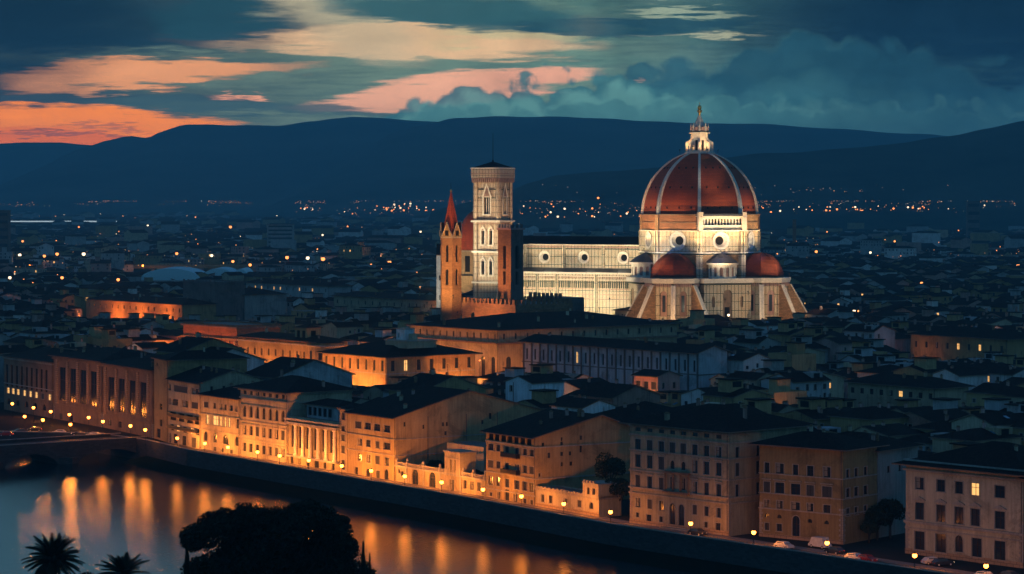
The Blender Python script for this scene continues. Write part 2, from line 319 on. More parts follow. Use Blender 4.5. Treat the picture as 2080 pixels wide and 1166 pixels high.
# ------------------------------------------------------------------ mesh builder
class MB:
    def __init__(s): s.v = []; s.f = []; s.mi = []; s.mats = []; s.uv = []
    def mat(s, k):
        if k not in s.mats: s.mats.append(k)
        return s.mats.index(k)
    def face(s, pts, k):
        i = len(s.v); s.v += [tuple(p) for p in pts]; s.f.append(tuple(range(i, i+len(pts)))); s.mi.append(s.mat(k))
    def box(s, x0, y0, z0, x1, y1, z1, k, bottom=True):
        a = [(x0, y0), (x1, y0), (x1, y1), (x0, y1)]
        for i in range(4):
            p, q = a[i], a[(i+1) % 4]
            s.face([(p[0], p[1], z0), (q[0], q[1], z0), (q[0], q[1], z1), (p[0], p[1], z1)], k)
        s.face([(x0, y0, z1), (x1, y0, z1), (x1, y1, z1), (x0, y1, z1)], k)
        if bottom: s.face([(x0, y1, z0), (x1, y1, z0), (x1, y0, z0), (x0, y0, z0)], k)
    def obox(s, c, ax, ay, hx, hy, z0, z1, k):      # oriented box: centre, unit axes, half sizes
        c = Vector((c[0], c[1])); ax = Vector(ax[:2]); ay = Vector(ay[:2])
        a = [c-ax*hx-ay*hy, c+ax*hx-ay*hy, c+ax*hx+ay*hy, c-ax*hx+ay*hy]
        s.prism(a, z0, z1, k)
    def prism(s, poly, z0, z1, k, ktop=None, scale=1.0, ctr=None):   # counter-clockwise
        n = len(poly); c = ctr or (sum(p[0] for p in poly)/n, sum(p[1] for p in poly)/n)
        top = [(c[0]+(p[0]-c[0])*scale, c[1]+(p[1]-c[1])*scale) for p in poly]
        for i in range(n):
            j = (i+1) % n
            s.face([(poly[i][0], poly[i][1], z0), (poly[j][0], poly[j][1], z0), (top[j][0], top[j][1], z1), (top[i][0], top[i][1], z1)], k)
        if scale > 0.001: s.face([(p[0], p[1], z1) for p in top], ktop or k)
        s.face([(p[0], p[1], z0) for p in reversed(poly)], k)
    def lathe(s, prof, n, k, c=(0, 0, 0), a0=0.0, arc=2*pi, cap=True):
        full = abs(arc-2*pi) < 1e-6
        for i in range(n):
            t0, t1 = a0+arc*i/n, a0+arc*(i+1)/n
            for (r0, z0), (r1, z1) in zip(prof, prof[1:]):
                q = [(c[0]+r0*cos(t0), c[1]+r0*sin(t0), c[2]+z0), (c[0]+r0*cos(t1), c[1]+r0*sin(t1), c[2]+z0),
                     (c[0]+r1*cos(t1), c[1]+r1*sin(t1), c[2]+z1), (c[0]+r1*cos(t0), c[1]+r1*sin(t0), c[2]+z1)]
                if r1 < 1e-4: q = q[:3]
                elif r0 < 1e-4: q = [q[0], q[2], q[3]]
                s.face(q, k)
    def tube(s, p, q, r0, r1, n, k):
        p, q = Vector(p), Vector(q); d = (q-p).normalized()
        u = d.orthogonal().normalized(); w = d.cross(u)
        for i in range(n):
            a, b2 = 2*pi*i/n, 2*pi*(i+1)/n
            s.face([p+(u*cos(a)+w*sin(a))*r0, p+(u*cos(b2)+w*sin(b2))*r0, q+(u*cos(b2)+w*sin(b2))*r1, q+(u*cos(a)+w*sin(a))*r1], k)
    def wall(s, o, d, w, h, ops, k, reveal=0.35, z0=0.0, kr=None):
        """vertical wall from o along unit d (outward = d x up) with openings (x, z, w, h, arch): x centre, z bottom"""
        o = Vector(o); d = Vector((d[0], d[1], 0)); n = d.cross(Vector((0, 0, 1))); kr = kr or k
        P = lambda x, z, y=0.0: o+d*x+Vector((0, 0, z))-n*y
        R = lambda v: round(v, 4)
        ops = [q for q in ops if q[0]-q[2]/2 > 0.05 and q[0]+q[2]/2 < w-0.05 and q[1]+q[3] < h-0.02 and q[1] >= z0]
        xs = sorted({0.0, R(w)} | {R(q[0]-q[2]/2) for q in ops} | {R(q[0]+q[2]/2) for q in ops})
        for xa, xb in zip(xs, xs[1:]):
            if xb-xa < 1e-3: continue
            xm = (xa+xb)/2; cur = z0
            for q in sorted((q for q in ops if abs(q[0]-xm) < q[2]/2), key=lambda q: q[1]):
                if q[1] > cur+1e-3: s.face([P(xa, cur), P(xb, cur), P(xb, q[1]), P(xa, q[1])], k)
                cur = max(cur, q[1]+q[3])
            if h > cur+1e-3: s.face([P(xa, cur), P(xb, cur), P(xb, h), P(xa, h)], k)
        for q in ops:
            x0, x1, za, zb = q[0]-q[2]/2, q[0]+q[2]/2, q[1], q[1]+q[3]
            arch = len(q) > 4 and q[4]
            s.face([P(x0, za), P(x1, za), P(x1, za, reveal), P(x0, za, reveal)], kr)
            r = q[2]/2; zs = zb-r if arch else zb
            s.face([P(x0, za), P(x0, za, reveal), P(x0, zs, reveal), P(x0, zs)], kr)
            s.face([P(x1, za), P(x1, zs), P(x1, zs, reveal), P(x1, za, reveal)], kr)
            if not arch: s.face([P(x0, zb), P(x0, zb, reveal), P(x1, zb, reveal), P(x1, zb)], kr)
            else:
                N = 8; pts = [(q[0]-r*cos(pi*i/N), zs+r*sin(pi*i/N)) for i in range(N+1)]
                for (a, b2), (c, e) in zip(pts, pts[1:]):
                    s.face([P(a, b2), P(a, b2, reveal), P(c, e, reveal), P(c, e)], kr)
                    s.face([P(a, b2), P(c, e), P(c, zb), P(a, zb)], k)
    def mesh(s, name):
        me = bpy.data.meshes.new(name)
        me.from_pydata(s.v, [], s.f)
        for k in s.mats: me.materials.append(MATS[k])
        me.polygons.foreach_set('material_index', s.mi)
        uvl = me.uv_layers.new(name='UVMap'); uvs = []
        V = s.v
        for f in s.f:
            a, b2, c = V[f[0]], V[f[1]], V[f[2]]
            ux, uy, uz = b2[0]-a[0], b2[1]-a[1], b2[2]-a[2]; vx, vy, vz = c[0]-a[0], c[1]-a[1], c[2]-a[2]
            nx, ny, nz = uy*vz-uz*vy, uz*vx-ux*vz, ux*vy-uy*vx
            l = sqrt(nx*nx+ny*ny+nz*nz) or 1.0; nx /= l; ny /= l; nz /= l
            hl = sqrt(nx*nx+ny*ny)
            if hl < 0.05: tx, ty, bx, by, bz = 1.0, 0.0, 0.0, 1.0, 0.0
            else:
                tx, ty = -ny/hl, nx/hl
                bx, by, bz = -nz*nx/hl, -nz*ny/hl, hl
            for i in f:
                p = V[i]; uvs += [p[0]*tx+p[1]*ty, p[0]*bx+p[1]*by+p[2]*bz]
        uvl.data.foreach_set('uv', uvs)
        me.update()
        return me
    def build(s, name, parent=None, loc=None, rz=None):
        return link(name, s.mesh(name), parent, loc, rz)
def link(name, me, parent=None, loc=None, rz=None):
    o = bpy.data.objects.new(name, me); COL.objects.link(o)
    if parent is not None: o.parent = parent
    if loc is not None: o.location = loc
    if rz is not None: o.rotation_euler = (0, 0, rz)
    return o
def weld(o, smooth=True, dist=0.001):
    import bmesh
    bm = bmesh.new(); bm.from_mesh(o.data); bmesh.ops.remove_doubles(bm, verts=bm.verts, dist=dist)
    if smooth:
        for f in bm.faces: f.smooth = True
    bm.to_mesh(o.data); bm.free(); return o
def tag(o, label=None, cat=None, group=None, kind=None):
    if label: o['label'] = label
    if cat: o['category'] = cat
    if group: o['group'] = group
    if kind: o['kind'] = kind
    return o
def thing(name, label, cat, loc=(0, 0, 0), rz=0.0, group=None):
    o = bpy.data.objects.new(name, None); COL.objects.link(o)
    o.location = loc; o.rotation_euler = (0, 0, rz); o.empty_display_size = 2
    return tag(o, label, cat, group)
def copy_tree(o, parent=None):
    c = o.copy(); COL.objects.link(c)
    if parent is not None: c.parent = parent
    for ch in CH.get(o.name) or o.children: copy_tree(ch, c)
    return c
CH = {}
def ground_pt(px, D): return Vector(((px-CX)/F*D, D, 0))
def z_at(py, D): return HC-(py-HY)*D/F
U = Vector((0.62, -0.785, 0)).normalized(); V = Vector((-U.y, U.x, 0))
def point_light(name, parent, loc, energy, color, size=0.3, spot=None, aim=None, blend=0.6):
    d = bpy.data.lights.new(name, 'SPOT' if spot else 'POINT'); d.energy = energy; d.color = color; d.shadow_soft_size = size
    o = bpy.data.objects.new(name, d); COL.objects.link(o)
    if parent is not None: o.parent = parent
    o.location = loc
    if spot:
        d.spot_size = radians(spot); d.spot_blend = blend
        o.rotation_euler = (Vector(loc)-Vector(aim)).to_track_quat('Z', 'Y').to_euler()
    return o

# ------------------------------------------------------------------ setting: ground, river, banks, hills
PAR = [(300, 748), (380, 720), (900, 613), (1240, 555), (1680, 505), (1900, 483), (2077, 466.6), (2300, 447)]
def inv_interp(tab, px):
    for (a, da), (b2, db) in zip(tab, tab[1:]):
        if px <= b2 or (b2, db) == tab[-1]:
            t_ = (px-a)/(b2-a); return 1/((1-t_)/da+t_/db)
def par_D(px): return inv_interp(PAR, px)
FAC = [(-120, 925), (8, 868), (108, 832), (208, 800), (312, 763), (342, 750), (408, 730), (488, 711), (585, 690), (690, 668), (706, 665), (803, 646), (987, 612), (1088, 594), (1218, 573), (1280, 563), (1480, 541), (1543, 541), (1712, 528), (1840, 515), (2077, 494), (2300, 474)]
def fac_D(px): return inv_interp(FAC, px)
def fac_pt(px): return ground_pt(px, fac_D(px))
parpts = [ground_pt(px, D) for px, D in PAR]
endr = parpts[-1]+U*260
A0 = Vector((-106, 755, 0))                 # bridge abutment
leftp = [Vector((-6000, 5200, 0)), Vector((-420, 960, 0)), Vector((-200, 792, 0)), Vector((-160, 777, 0)), Vector((-122, 770, 0))]
edge = leftp+parpts+[endr]
mb = MB()
mb.face([(p.x, p.y, 0) for p in edge]+[(14000, endr.y, 0), (14000, 26000, 0), (-16000, 26000, 0), (-16000, 5200, 0)], 'ground_mat')
g = tag(mb.build('ground'), kind='structure')
mb = MB()
W0 = parpts[0]
mb.face([(-2500, -200, -5), (900, -200, -5), (900, 900, -5), (-2500, 2600, -5)], 'water_mat')
tag(mb.build('river'), kind='structure')
# street strip along the river, with kerb
mb = MB()
inn = parpts+[endr]
for a, b2 in zip(inn, inn[1:]):
    o0, o1 = 0.3, 6.4
    mb.face([tuple(a+V*o0+Vector((0, 0, .004))), tuple(b2+V*o0+Vector((0, 0, .004))), tuple(b2+V*o1+Vector((0, 0, .004))), tuple(a+V*o1+Vector((0, 0, .004)))], 'asphalt')
tag(mb.build('road'), kind='structure')
mb = MB()
for a, b2 in zip(inn, inn[1:]):
    for (p_, q_, z0, z1) in ((V*6.4, V*6.4, 0.0, .13), (V*6.4, V*9.5, .13, .13)):
        mb.face([tuple(a+p_+Vector((0, 0, z0))), tuple(b2+p_+Vector((0, 0, z0))), tuple(b2+q_+Vector((0, 0, z1))), tuple(a+q_+Vector((0, 0, z1)))], 'terrace_paving')
tag(mb.build('pavement'), kind='structure')
# bank of grass at the foot of the embankment
mb = MB()
for a, b2 in zip(parpts+[endr], parpts[1:]+[endr]):
    if (b2-a).length < 1: continue
    for (o0, z0, o1, z1) in ((0.0, -3.6, -5.5, -4.3), (-5.5, -4.3, -9.5, -5.3)):
        mb.face([tuple(a+V*o1+Vector((0, 0, z1))), tuple(b2+V*o1+Vector((0, 0, z1))), tuple(b2+V*o0+Vector((0, 0, z0))), tuple(a+V*o0+Vector((0, 0, z0)))], 'grass_mat')
tag(mb.build('grass_bank'), kind='structure')
# the near bank rising to the viewpoint
mb = MB(); NI, NJ = 60, 40
def near_z(X, Y):
    q = 232-(X*V.x+Y*V.y)
    z = -5.6+0.3*max(q, -2)
    z = min(z, 62.0)
    return z+(noise.noise(Vector((X*.02, Y*.02, 0)))*1.2 if q > 5 else 0)
gp = [[None]*(NJ+1) for _ in range(NI+1)]
for i in range(NI+1):
    for j in range(NJ+1):
        p = U*(-520+i*(900/NI))+V*(-420+j*(650/NJ))
        gp[i][j] = (p.x, p.y, near_z(p.x, p.y))
for i in range(NI):
    for j in range(NJ):
        mb.face([gp[i][j], gp[i+1][j], gp[i+1][j+1], gp[i][j+1]], 'grass_mat')
weld(tag(mb.build('near_hillside'), kind='structure'))
# embankment wall
wl = thing('embankment_wall', 'long grey stone embankment wall between the river and the lamplit street', 'wall', tuple(parpts[0]))
mb = MB(); cp = MB()
pp = [Vector((-420, 960, 0)), Vector((-200, 792, 0)), Vector((-160, 777, 0)), Vector((-122, 770, 0))]+parpts+[endr]
for a, b2 in zip(pp, pp[1:]):
    a, b2 = a-parpts[0], b2-parpts[0]
    d = (b2-a).normalized(); n = Vector((-d.y, d.x, 0))
    def strip(m_, o0, z0, o1, z1, k): m_.face([tuple(a+n*o0+Vector((0, 0, z0))), tuple(b2+n*o0+Vector((0, 0, z0))), tuple(b2+n*o1+Vector((0, 0, z1))), tuple(a+n*o1+Vector((0, 0, z1)))], k)
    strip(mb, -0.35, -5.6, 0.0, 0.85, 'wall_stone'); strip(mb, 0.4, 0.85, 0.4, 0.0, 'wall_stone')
    strip(cp, -0.08, 0.82, -0.08, 1.02, 'pale_stone'); strip(cp, -0.08, 1.02, 0.5, 1.02, 'pale_stone'); strip(cp, 0.5, 1.02, 0.5, 0.82, 'pale_stone'); strip(cp, 0.5, .82, -.08, .82, 'pale_stone')
mb.build('wall_face', wl); cp.build('coping', wl)

def hill(name, prof, D0, wf, wb, step, amp, seed):
    mb = MB(); xs = []
    x = prof[0][0]
    while x <= prof[-1][0]: xs.append(x); x += step
    def crest(px):
        for (a, ya), (b2, yb) in zip(prof, prof[1:]):
            if px <= b2:
                t_ = (px-a)/(b2-a); t_ = t_*t_*(3-2*t_)*.5+t_*.5
                return ya+(yb-ya)*t_
        return prof[-1][1]
    rows = [(-1.0, -0.03), (-.85, .06), (-.7, .18), (-.55, .33), (-.4, .52), (-.27, .70), (-.15, .86), (-.07, .95), (0, 1.0), (.1, .97), (.3, .8), (.6, .4), (1.0, -.03)]
    G = []
    for px in xs:
        r_ = []
        c = z_at(crest(px), D0)
        c += noise.noise(Vector((px*.012, seed, 0)))*amp*.3
        for k, h in rows:
            Y = D0+(wf if k < 0 else wb)*k
            X = (px-CX)/F*D0*(1.0+0.0*k)
            n = noise.fractal(Vector((X*.0011, Y*.0011, seed)), 1.0, 2.0, 5)
            r_.append((X+n*0, Y, max(-15, c*h+n*amp*2.2*h*(1-h)*(1 if k < 0 else .5))))
        G.append(r_)
    for i in range(len(G)-1):
        for j in range(len(rows)-1):
            mb.face([G[i][j], G[i+1][j], G[i+1][j+1], G[i][j+1]], 'hill_mat')
    return weld(tag(mb.build(name), kind='structure'), True, .01)
hill('far_hills', [(-700, 300), (-300, 300), (0, 292), (60, 290), (120, 288), (170, 294), (300, 310), (700, 340), (900, 400)], 13600, 900, 800, 25, 20, 1)
hill('left_hills', [(-700, 418), (-300, 408), (-60, 396), (0, 385), (60, 362), (120, 330), (170, 300), (215, 284), (262, 276), (300, 280), (330, 266), (375, 255), (430, 252), (560, 256), (640, 247), (680, 240), (715, 236), (760, 239), (870, 247), (1100, 262), (1500, 300), (2000, 360), (2600, 400)], 12000, 3000, 1300, 14, 34, 2)
hill('middle_hills', [(420, 425), (560, 412), (590, 404), (640, 366), (700, 326), (760, 290), (800, 270), (850, 255), (920, 240), (990, 236), (1050, 239), (1100, 237), (1210, 239), (1300, 245), (1400, 250), (1550, 252), (1700, 262), (1900, 275), (2200, 300), (2800, 340)], 10800, 3200, 2500, 14, 34, 3)
hill('right_hills', [(880, 425), (1000, 404), (1040, 385), (1080, 370), (1130, 357), (1200, 350), (1300, 345), (1400, 330), (1480, 318), (1600, 310), (1700, 303), (1800, 295), (1900, 280), (2000, 262), (2080, 245), (2200, 225), (2800, 190)], 5600, 1000, 1600, 12, 18, 4)

# ------------------------------------------------------------------ building kit
WIN_CACHE = {}
WR = random.Random(99)
def win_meshes(w, h, arch, style, lit, wall='pale_stone'):
    shut = 0 if (lit or arch or h > 3.2) else WR.choice((0, 0, 0, 1, 2))
    key = (round(w, 1), round(h, 1), bool(arch), style, lit, wall, shut)
    if key in WIN_CACHE: return WIN_CACHE[key]
    w, h = round(w, 1), round(h, 1)
    fr = MB(); hw = w/2
    if style != 'bare':
        t_ = 0.16
        zt = h-hw if arch else h
        fr.box(-hw-t_, -.07, 0, -hw+.003, .12, zt, wall); fr.box(hw-.003, -.07, 0, hw+t_, .12, zt, wall)
        fr.box(-hw-.28, -.16, -.16, hw+.28, .12, -.002, wall)
        if arch:
            N = 8
            for i in range(N):
                a, b2 = pi*i/N, pi*(i+1)/N
                q = lambda r, an, y: (-r*cos(an), y, zt+r*sin(an))
                fr.face([q(hw, a, -.07), q(hw+t_, a, -.07), q(hw+t_, b2, -.07), q(hw, b2, -.07)][::-1], wall)
                fr.face([q(hw+t_, a, -.07), q(hw+t_, a, .05), q(hw+t_, b2, .05), q(hw+t_, b2, -.07)][::-1], wall)
        else: fr.box(-hw-t_, -.07, h, hw+t_, .12, h+t_, wall)
        if style in ('hood', 'pediment'):
            fr.box(-hw-.38, -.26, h+t_+.25, hw+.38, .1, h+t_+.45, wall)
        if style == 'pediment':
            z = h+t_+.45
            for y in (-.24,): fr.face([(-hw-.36, y, z), (hw+.36, y, z), (0, y, z+.6)], wall)
            fr.face([(-hw-.36, -.24, z), (0, -.24, z+.6), (0, .1, z+.6), (-hw-.36, .1, z)], wall)
            fr.face([(hw+.36, -.24, z), (hw+.36, .1, z), (0, .1, z+.6), (0, -.24, z+.6)], wall)
    # timber: two casements
    fr.box(-.05, .18, 0, .05, .28, h, 'wood'); 
    if h > 1.5: fr.box(-hw, .19, h*.62, hw, .27, h*.62+.08, 'wood')
    pn = MB()
    if arch:
        N = 10; zt = h-hw
        pn.face([(-hw, .25, 0), (hw, .25, 0)]+[(hw*cos(pi*i/N), .25, zt+hw*sin(pi*i/N)) for i in range(N+1)], 'lit_window' if lit else 'glass')
    elif shut == 1:      # closed louvred shutters
        n_ = max(4, int(h/.16))
        for s_ in (-1, 1):
            x0_, x1_ = (-hw+.02, -.02) if s_ < 0 else (.02, hw-.02)
            pn.box(x0_, .06, .02, x1_, .10, h-.02, 'shutter')
            for i in range(1, n_): pn.face([(x0_+.06, .05, h*i/n_), (x1_-.06, .05, h*i/n_), (x1_-.06, .02, h*i/n_-.06), (x0_+.06, .02, h*i/n_-.06)][::-1], 'shutter_light')
    elif shut == 2:      # curtain drawn over half of it
        pn.face([(-hw, .25, 0), (hw, .25, 0), (hw, .25, h), (-hw, .25, h)], 'glass'); pn.face([(-hw, .24, h*.1), (-hw*.1, .24, h*.1), (-hw*.1, .24, h), (-hw, .24, h)], 'curtain')
    else: pn.face([(-hw, .25, 0), (hw, .25, 0), (hw, .25, h), (-hw, .25, h)], 'lit_window' if lit else 'glass')
    r_ = (fr.mesh('window'), pn.mesh('pane')); WIN_CACHE[key] = r_; return r_
def add_window(parent, x, y, z, rz, w, h, arch=False, style='frame', lit=False, wall='pale_stone', door=False):
    a, b2 = win_meshes(w, h, arch, style, lit, wall)
    o = link('door' if door else 'window', a, parent, (x, y, z), rz)
    link('pane' if not door else 'door_leaf', b2, o)
    return o
def roof_hip(mb, x0, y0, x1, y1, z, ov, pitch, k='roof_tiles', under='brown_stone', flat_top=None):
    x0 -= ov; y0 -= ov; x1 += ov; y1 += ov
    mb.box(x0, y0, z-.22, x1, y1, z, under)
    w, d = x1-x0, y1-y0; h = min(w, d)/2*pitch
    if w >= d: r0, r1 = (x0+d/2, (y0+y1)/2), (x1-d/2, (y0+y1)/2)
    else: r0, r1 = ((x0+x1)/2, y0+w/2), ((x0+x1)/2, y1-w/2)
    A, B, C_, D_ = (x0, y0, z+.004), (x1, y0, z+.004), (x1, y1, z+.004), (x0, y1, z+.004)
    R0, R1 = (r0[0], r0[1], z+h), (r1[0], r1[1], z+h)
    if w >= d:
        mb.face([A, B, R1, R0], k); mb.face([B, C_, R1], k); mb.face([C_, D_, R0, R1], k); mb.face([D_, A, R0], k)
    else:
        mb.face([A, B, R0], k); mb.face([B, C_, R1, R0], k); mb.face([C_, D_, R1], k); mb.face([D_, A, R0, R1], k)
    return h
def roof_gable(mb, x0, y0, x1, y1, z, ov, pitch, axis, wallk, k='roof_tiles', under='brown_stone', off=0.5, wall_mb=None):
    """ridge along axis 'x' or 'y'; off = where the ridge sits across the span"""
    wm = wall_mb or mb
    t_ = .25
    if axis == 'x':
        ym = y0+(y1-y0)*off; h = (y1-y0)/2*pitch
        for X in (x0, x1):
            tri = [(X, y0, z-.01), (X, y1, z-.01), (X, ym, z+h-.01)]
            wm.face(tri if X == x1 else tri[::-1], wallk)
        for (ya, yb) in ((y0, ym), (y1, ym)):
            s_ = 1 if ya < yb else -1
            slope = h/abs(yb-ya); ye = ya-ov*s_; ze = z-ov*slope
            q = [(x0-ov*.5, ye, ze+.02), (x1+ov*.5, ye, ze+.02), (x1+ov*.5, yb, z+h+.02), (x0-ov*.5, yb, z+h+.02)]
            q2 = [(p[0], p[1], p[2]+t_) for p in q]
            mb.face(q2 if s_ > 0 else q2[::-1], k); mb.face(q[::-1] if s_ > 0 else q, under)
            mb.face([q[0], q[1], q2[1], q2[0]] if s_ > 0 else [q[1], q[0], q2[0], q2[1]], under)
            mb.face([q[1], q[2], q2[2], q2[1]], under); mb.face([q[0], q2[0], q2[3], q[3]], under)
    else:
        xm = x0+(x1-x0)*off; h = (x1-x0)/2*pitch
        for Y in (y0, y1):
            tri = [(x0, Y, z-.01), (x1, Y, z-.01), (xm, Y, z+h-.01)]
            wm.face(tri if Y == y0 else tri[::-1], wallk)
        for (xa, xb) in ((x0, xm), (x1, xm)):
            s_ = 1 if xa < xb else -1
            slope = h/abs(xb-xa); xe = xa-ov*s_; ze = z-ov*slope
            q = [(xe, y0-ov*.5, ze+.02), (xe, y1+ov*.5, ze+.02), (xb, y1+ov*.5, z+h+.02), (xb, y0-ov*.5, z+h+.02)]
            q2 = [(p[0], p[1], p[2]+t_) for p in q]
            mb.face(q2[::-1] if s_ > 0 else q2, k); mb.face(q if s_ > 0 else q[::-1], under)
            mb.face([q[1], q[0], q2[0], q2[1]] if s_ > 0 else [q[0], q[1], q2[1], q2[0]], under)
            mb.face([q[0], q[3], q2[3], q2[0]], under); mb.face([q[1], q2[1], q2[2], q[2]], under)
    return h
def chimney(parent, x, y, z, h=1.6, s=.35, k='rose_plaster'):
    c = MB(); c.box(x-s, y-s*.8, z-1.2, x+s, y+s*.8, z+h, k); c.box(x-s-.1, y-s*.8-.1, z+h, x+s+.1, y+s*.8+.1, z+h+.12, 'brown_stone')
    c.box(x-s+.05, y-s*.8+.08, z+h+.12, x-.05, y+s*.8-.08, z+h+.4, 'brown_brick'); c.box(x+.05, y-s*.8+.08, z+h+.12, x+s-.05, y+s*.8-.08, z+h+.4, 'brown_brick')
    return c.build('chimney', parent)

class Bld:
    """building with its front-left ground corner at p0, front along p0->p1, running back `depth`; photo pixels place its windows"""
    def __init__(s, name, label, cat, p0, p1, depth, H, wallk, style='frame', group=None, trim='pale_stone', base=None):
        s.p0, s.p1, s.depth, s.H, s.k, s.style, s.trim = p0, p1, depth, H, wallk, style, trim
        d = (p1-p0); s.w = d.length; s.u = d.normalized(); s.v = Vector((-s.u.y, s.u.x, 0))
        s.rz = atan2(s.u.y, s.u.x)
        s.root = thing(name, label, cat, tuple(p0), s.rz, group)
        s.front, s.side, s.extra = [], [], MB(); s.wins = []; s.sidek = wallk; s.base = base; s.lside = []
        BLOCKS.append((p0, s.u, s.v, s.w, depth, H))
    def fx(s, px, side=False):           # distance along the face, and depth there
        o, dr = (s.p1, s.v) if side else (s.p0, s.u)
        a = (px-CX)/F
        t_ = (a*o.y-o.x)/(dr.x-a*dr.y)
        return t_, o.y+t_*dr.y
    def row(s, py, hpx, pxs, wpx, arch=False, style=None, lit=(), side=False, door=False, bare=False, hole=False):
        t0, D0 = s.fx(pxs[0], side); zc = z_at(py, D0); h = hpx*D0/F
        dr = s.v if side else s.u
        fore = abs(dr.x-(pxs[0]-CX)/F*dr.y)      # foreshortening of a width
        for i, px in enumerate(pxs):
            t_, D = s.fx(px, side); wd = (wpx if not isinstance(wpx, (list, tuple)) else wpx[i])*D/F/fore
            s.add(t_, zc-h/2, wd, h, arch, style, i in lit, side, door, hole)
        return zc
    def add(s, t_, zb, w, h, arch=False, style=None, lit=False, side=False, door=False, hole=False):
        zb = max(zb, 0.02); w, h = round(w, 1), round(h, 1)
        L = s.depth if side else s.w
        if t_-w/2 < .12 or t_+w/2 > L-.12 or zb+h > s.H-.1: return
        lst = s.side if side else s.front
        for q in lst:
            if abs(q[0]-t_) < (q[2]+w)/2+.1 and q[1] < zb+h+.1 and zb < q[1]+q[3]+.1: return
        lst.append((t_, zb, w, h, arch))
        s.wins.append((t_, zb, w, h, arch, style or s.style, lit, side, door, hole))
    def grid(s, n, zs, w, h, side=False, lit=(), m=None, **kw):
        L = s.depth if side else s.w; m = m or L/n/2
        for r_, z in enumerate(zs):
            for i in range(n):
                s.add(m+(L-2*m)*i/max(1, n-1), z, w, h, side=side, lit=(r_, i) in lit, **kw)
    def band(s, py, px, hz=.3, prj=.22, side=True):
        t_, D = s.fx(px); s.bandz(z_at(py, D), hz, prj)
    def bandz(s, z, hz=.3, prj=.22, k=None):
        e = s.extra; k = k or s.trim
        e.box(-prj, -prj, z, s.w+prj, -.003, z+hz, k); e.box(s.w+.003, -.003, z, s.w+prj, s.depth, z+hz, k)
        e.box(-prj, -.003, z, -.003, s.depth, z+hz, k)
    def quoins(s, ztop, z0=0):
        z = z0
        i = 0
        while z < ztop-.5:
            l = .9 if i % 2 else .55
            s.extra.box(-.06, -.06, z, l, -.002, z+.46, s.trim); s.extra.box(s.w-l, -.06, z, s.w+.06, -.002, z+.46, s.trim)
            s.extra.box(s.w+.002, -.002, z, s.w+.06, l, z+.46, s.trim)
            z += .52; i += 1
    def finish(s, roof='hip', ov=1.1, pitch=.32, axis='x', off=.5, roofk='roof_tiles', chims=(), parapet=0):
        mb = MB(); w, d, H = s.w, s.depth, s.H
        mb.wall((0, 0, 0), (1, 0), w, H, s.front, s.k)
        mb.wall((w, 0, 0), (0, 1), d, H, s.side, s.sidek)
        mb.wall((w, d, 0), (-1, 0), w, H, [], s.sidek); mb.wall((0, d, 0), (0, -1), d, H, s.lside, s.sidek)
        mb.box(.4, .4, 0.1, w-.4, d-.4, H-.3, 'hole')
        if s.base: z = s.base[1]; s.extra.box(-.08, -.08, 0, w+.08, -.002, .01, s.base[0])
        rm = MB(); rh = 0
        if roof == 'hip': rh = roof_hip(rm, 0, 0, w, d, H+.22, ov, pitch, roofk)
        elif roof == 'gable': rh = roof_gable(rm, 0, 0, w, d, H, ov, pitch, axis, s.sidek, roofk, off=off, wall_mb=mb)
        elif roof == 'flat':
            rm.box(.25, .25, H-.28, w-.25, d-.25, H-.05, 'terrace_paving')
            if parapet: mb.box(0, 0, H, w, .25, H+parapet, s.k); mb.box(0, d-.25, H, w, d, H+parapet, s.k); mb.box(w-.25, .25, H, w, d-.25, H+parapet, s.k); mb.box(0, .25, H, .25, d-.25, H+parapet, s.k)
        mb.build('wall', s.root)
        ro = rm.build('roof', s.root)
        if s.extra.f: s.extra.build('stone_trim', s.root)
        if w > 11 and roof in ('hip', 'gable') and BLOCKS[-1][0] is s.p0 and s.p0.y > 0 and s.H > 12:
            q_ = random.Random(int(w*100)); 
            for _ in range(int(2+w*d/150)):
                x, y = q_.uniform(1.5, w-1.5), q_.uniform(1.5, d-1.5)
                if roof == 'hip': zz = H+.22+pitch*min(x+ov, w+ov-x, y+ov, d+ov-y)
                elif axis == 'x': zz = H+pitch*d/2*(min(y/(d*off), (d-y)/(d*(1-off))))
                else: zz = H+pitch*w/2*(min(x/(w*off), (w-x)/(w*(1-off))))
                if q_.random() < .6: chimney(ro, x, y, zz, q_.uniform(.7, 1.6), q_.uniform(.25, .5), q_.choice(('rose_plaster', 'cream_plaster', 'brown_brick')))
                else:
                    e_ = MB(); hh_ = q_.uniform(2, 3.6); e_.tube((x, y, zz-.2), (x, y, zz+hh_), .04, .03, 4, 'iron')
                    for k_ in range(4): e_.box(x-.6+k_*.08, y-.02, zz+hh_-.2-k_*.28, x+.6-k_*.08, y+.02, zz+hh_-.16-k_*.28, 'iron')
                    e_.build('antenna', ro)
            e_ = MB(); e_.box(w-.42, -.13, .1, w-.3, -.003, H-.1, 'dark_stone'); e_.build('downpipe', s.root)
        for (cx, cy, ch) in chims: chimney(s.root if roof == 'flat' else ro, cx*w, cy*d, H+rh*(1-abs(2*(cx if axis == 'y' else cy)-1))*.9, ch)
        for (t_, zb, ww, h, arch, st, lit, side, door, hole) in s.wins:
            if hole: continue
            if side: add_window(s.root, w, t_, zb, pi/2, ww, h, arch, st, lit, s.trim, door)
            else: add_window(s.root, t_, 0, zb, 0, ww, h, arch, st, lit, s.trim, door)
        return s.root
BLOCKS = []      # footprints that the generated houses keep clear of: p0, u, v, w, depth, H
def front(name, label, cat, pxa, pxb, depth, yev, wallk, **kw):
    """a riverfront building from photo column pxa to pxb; yev = eave height read at pxb"""
    p0, p1 = fac_pt(pxa), fac_pt(pxb)
    H = z_at(yev, p1.y)
    return Bld(name, label, cat, p0, p1, depth, H, wallk, **kw)

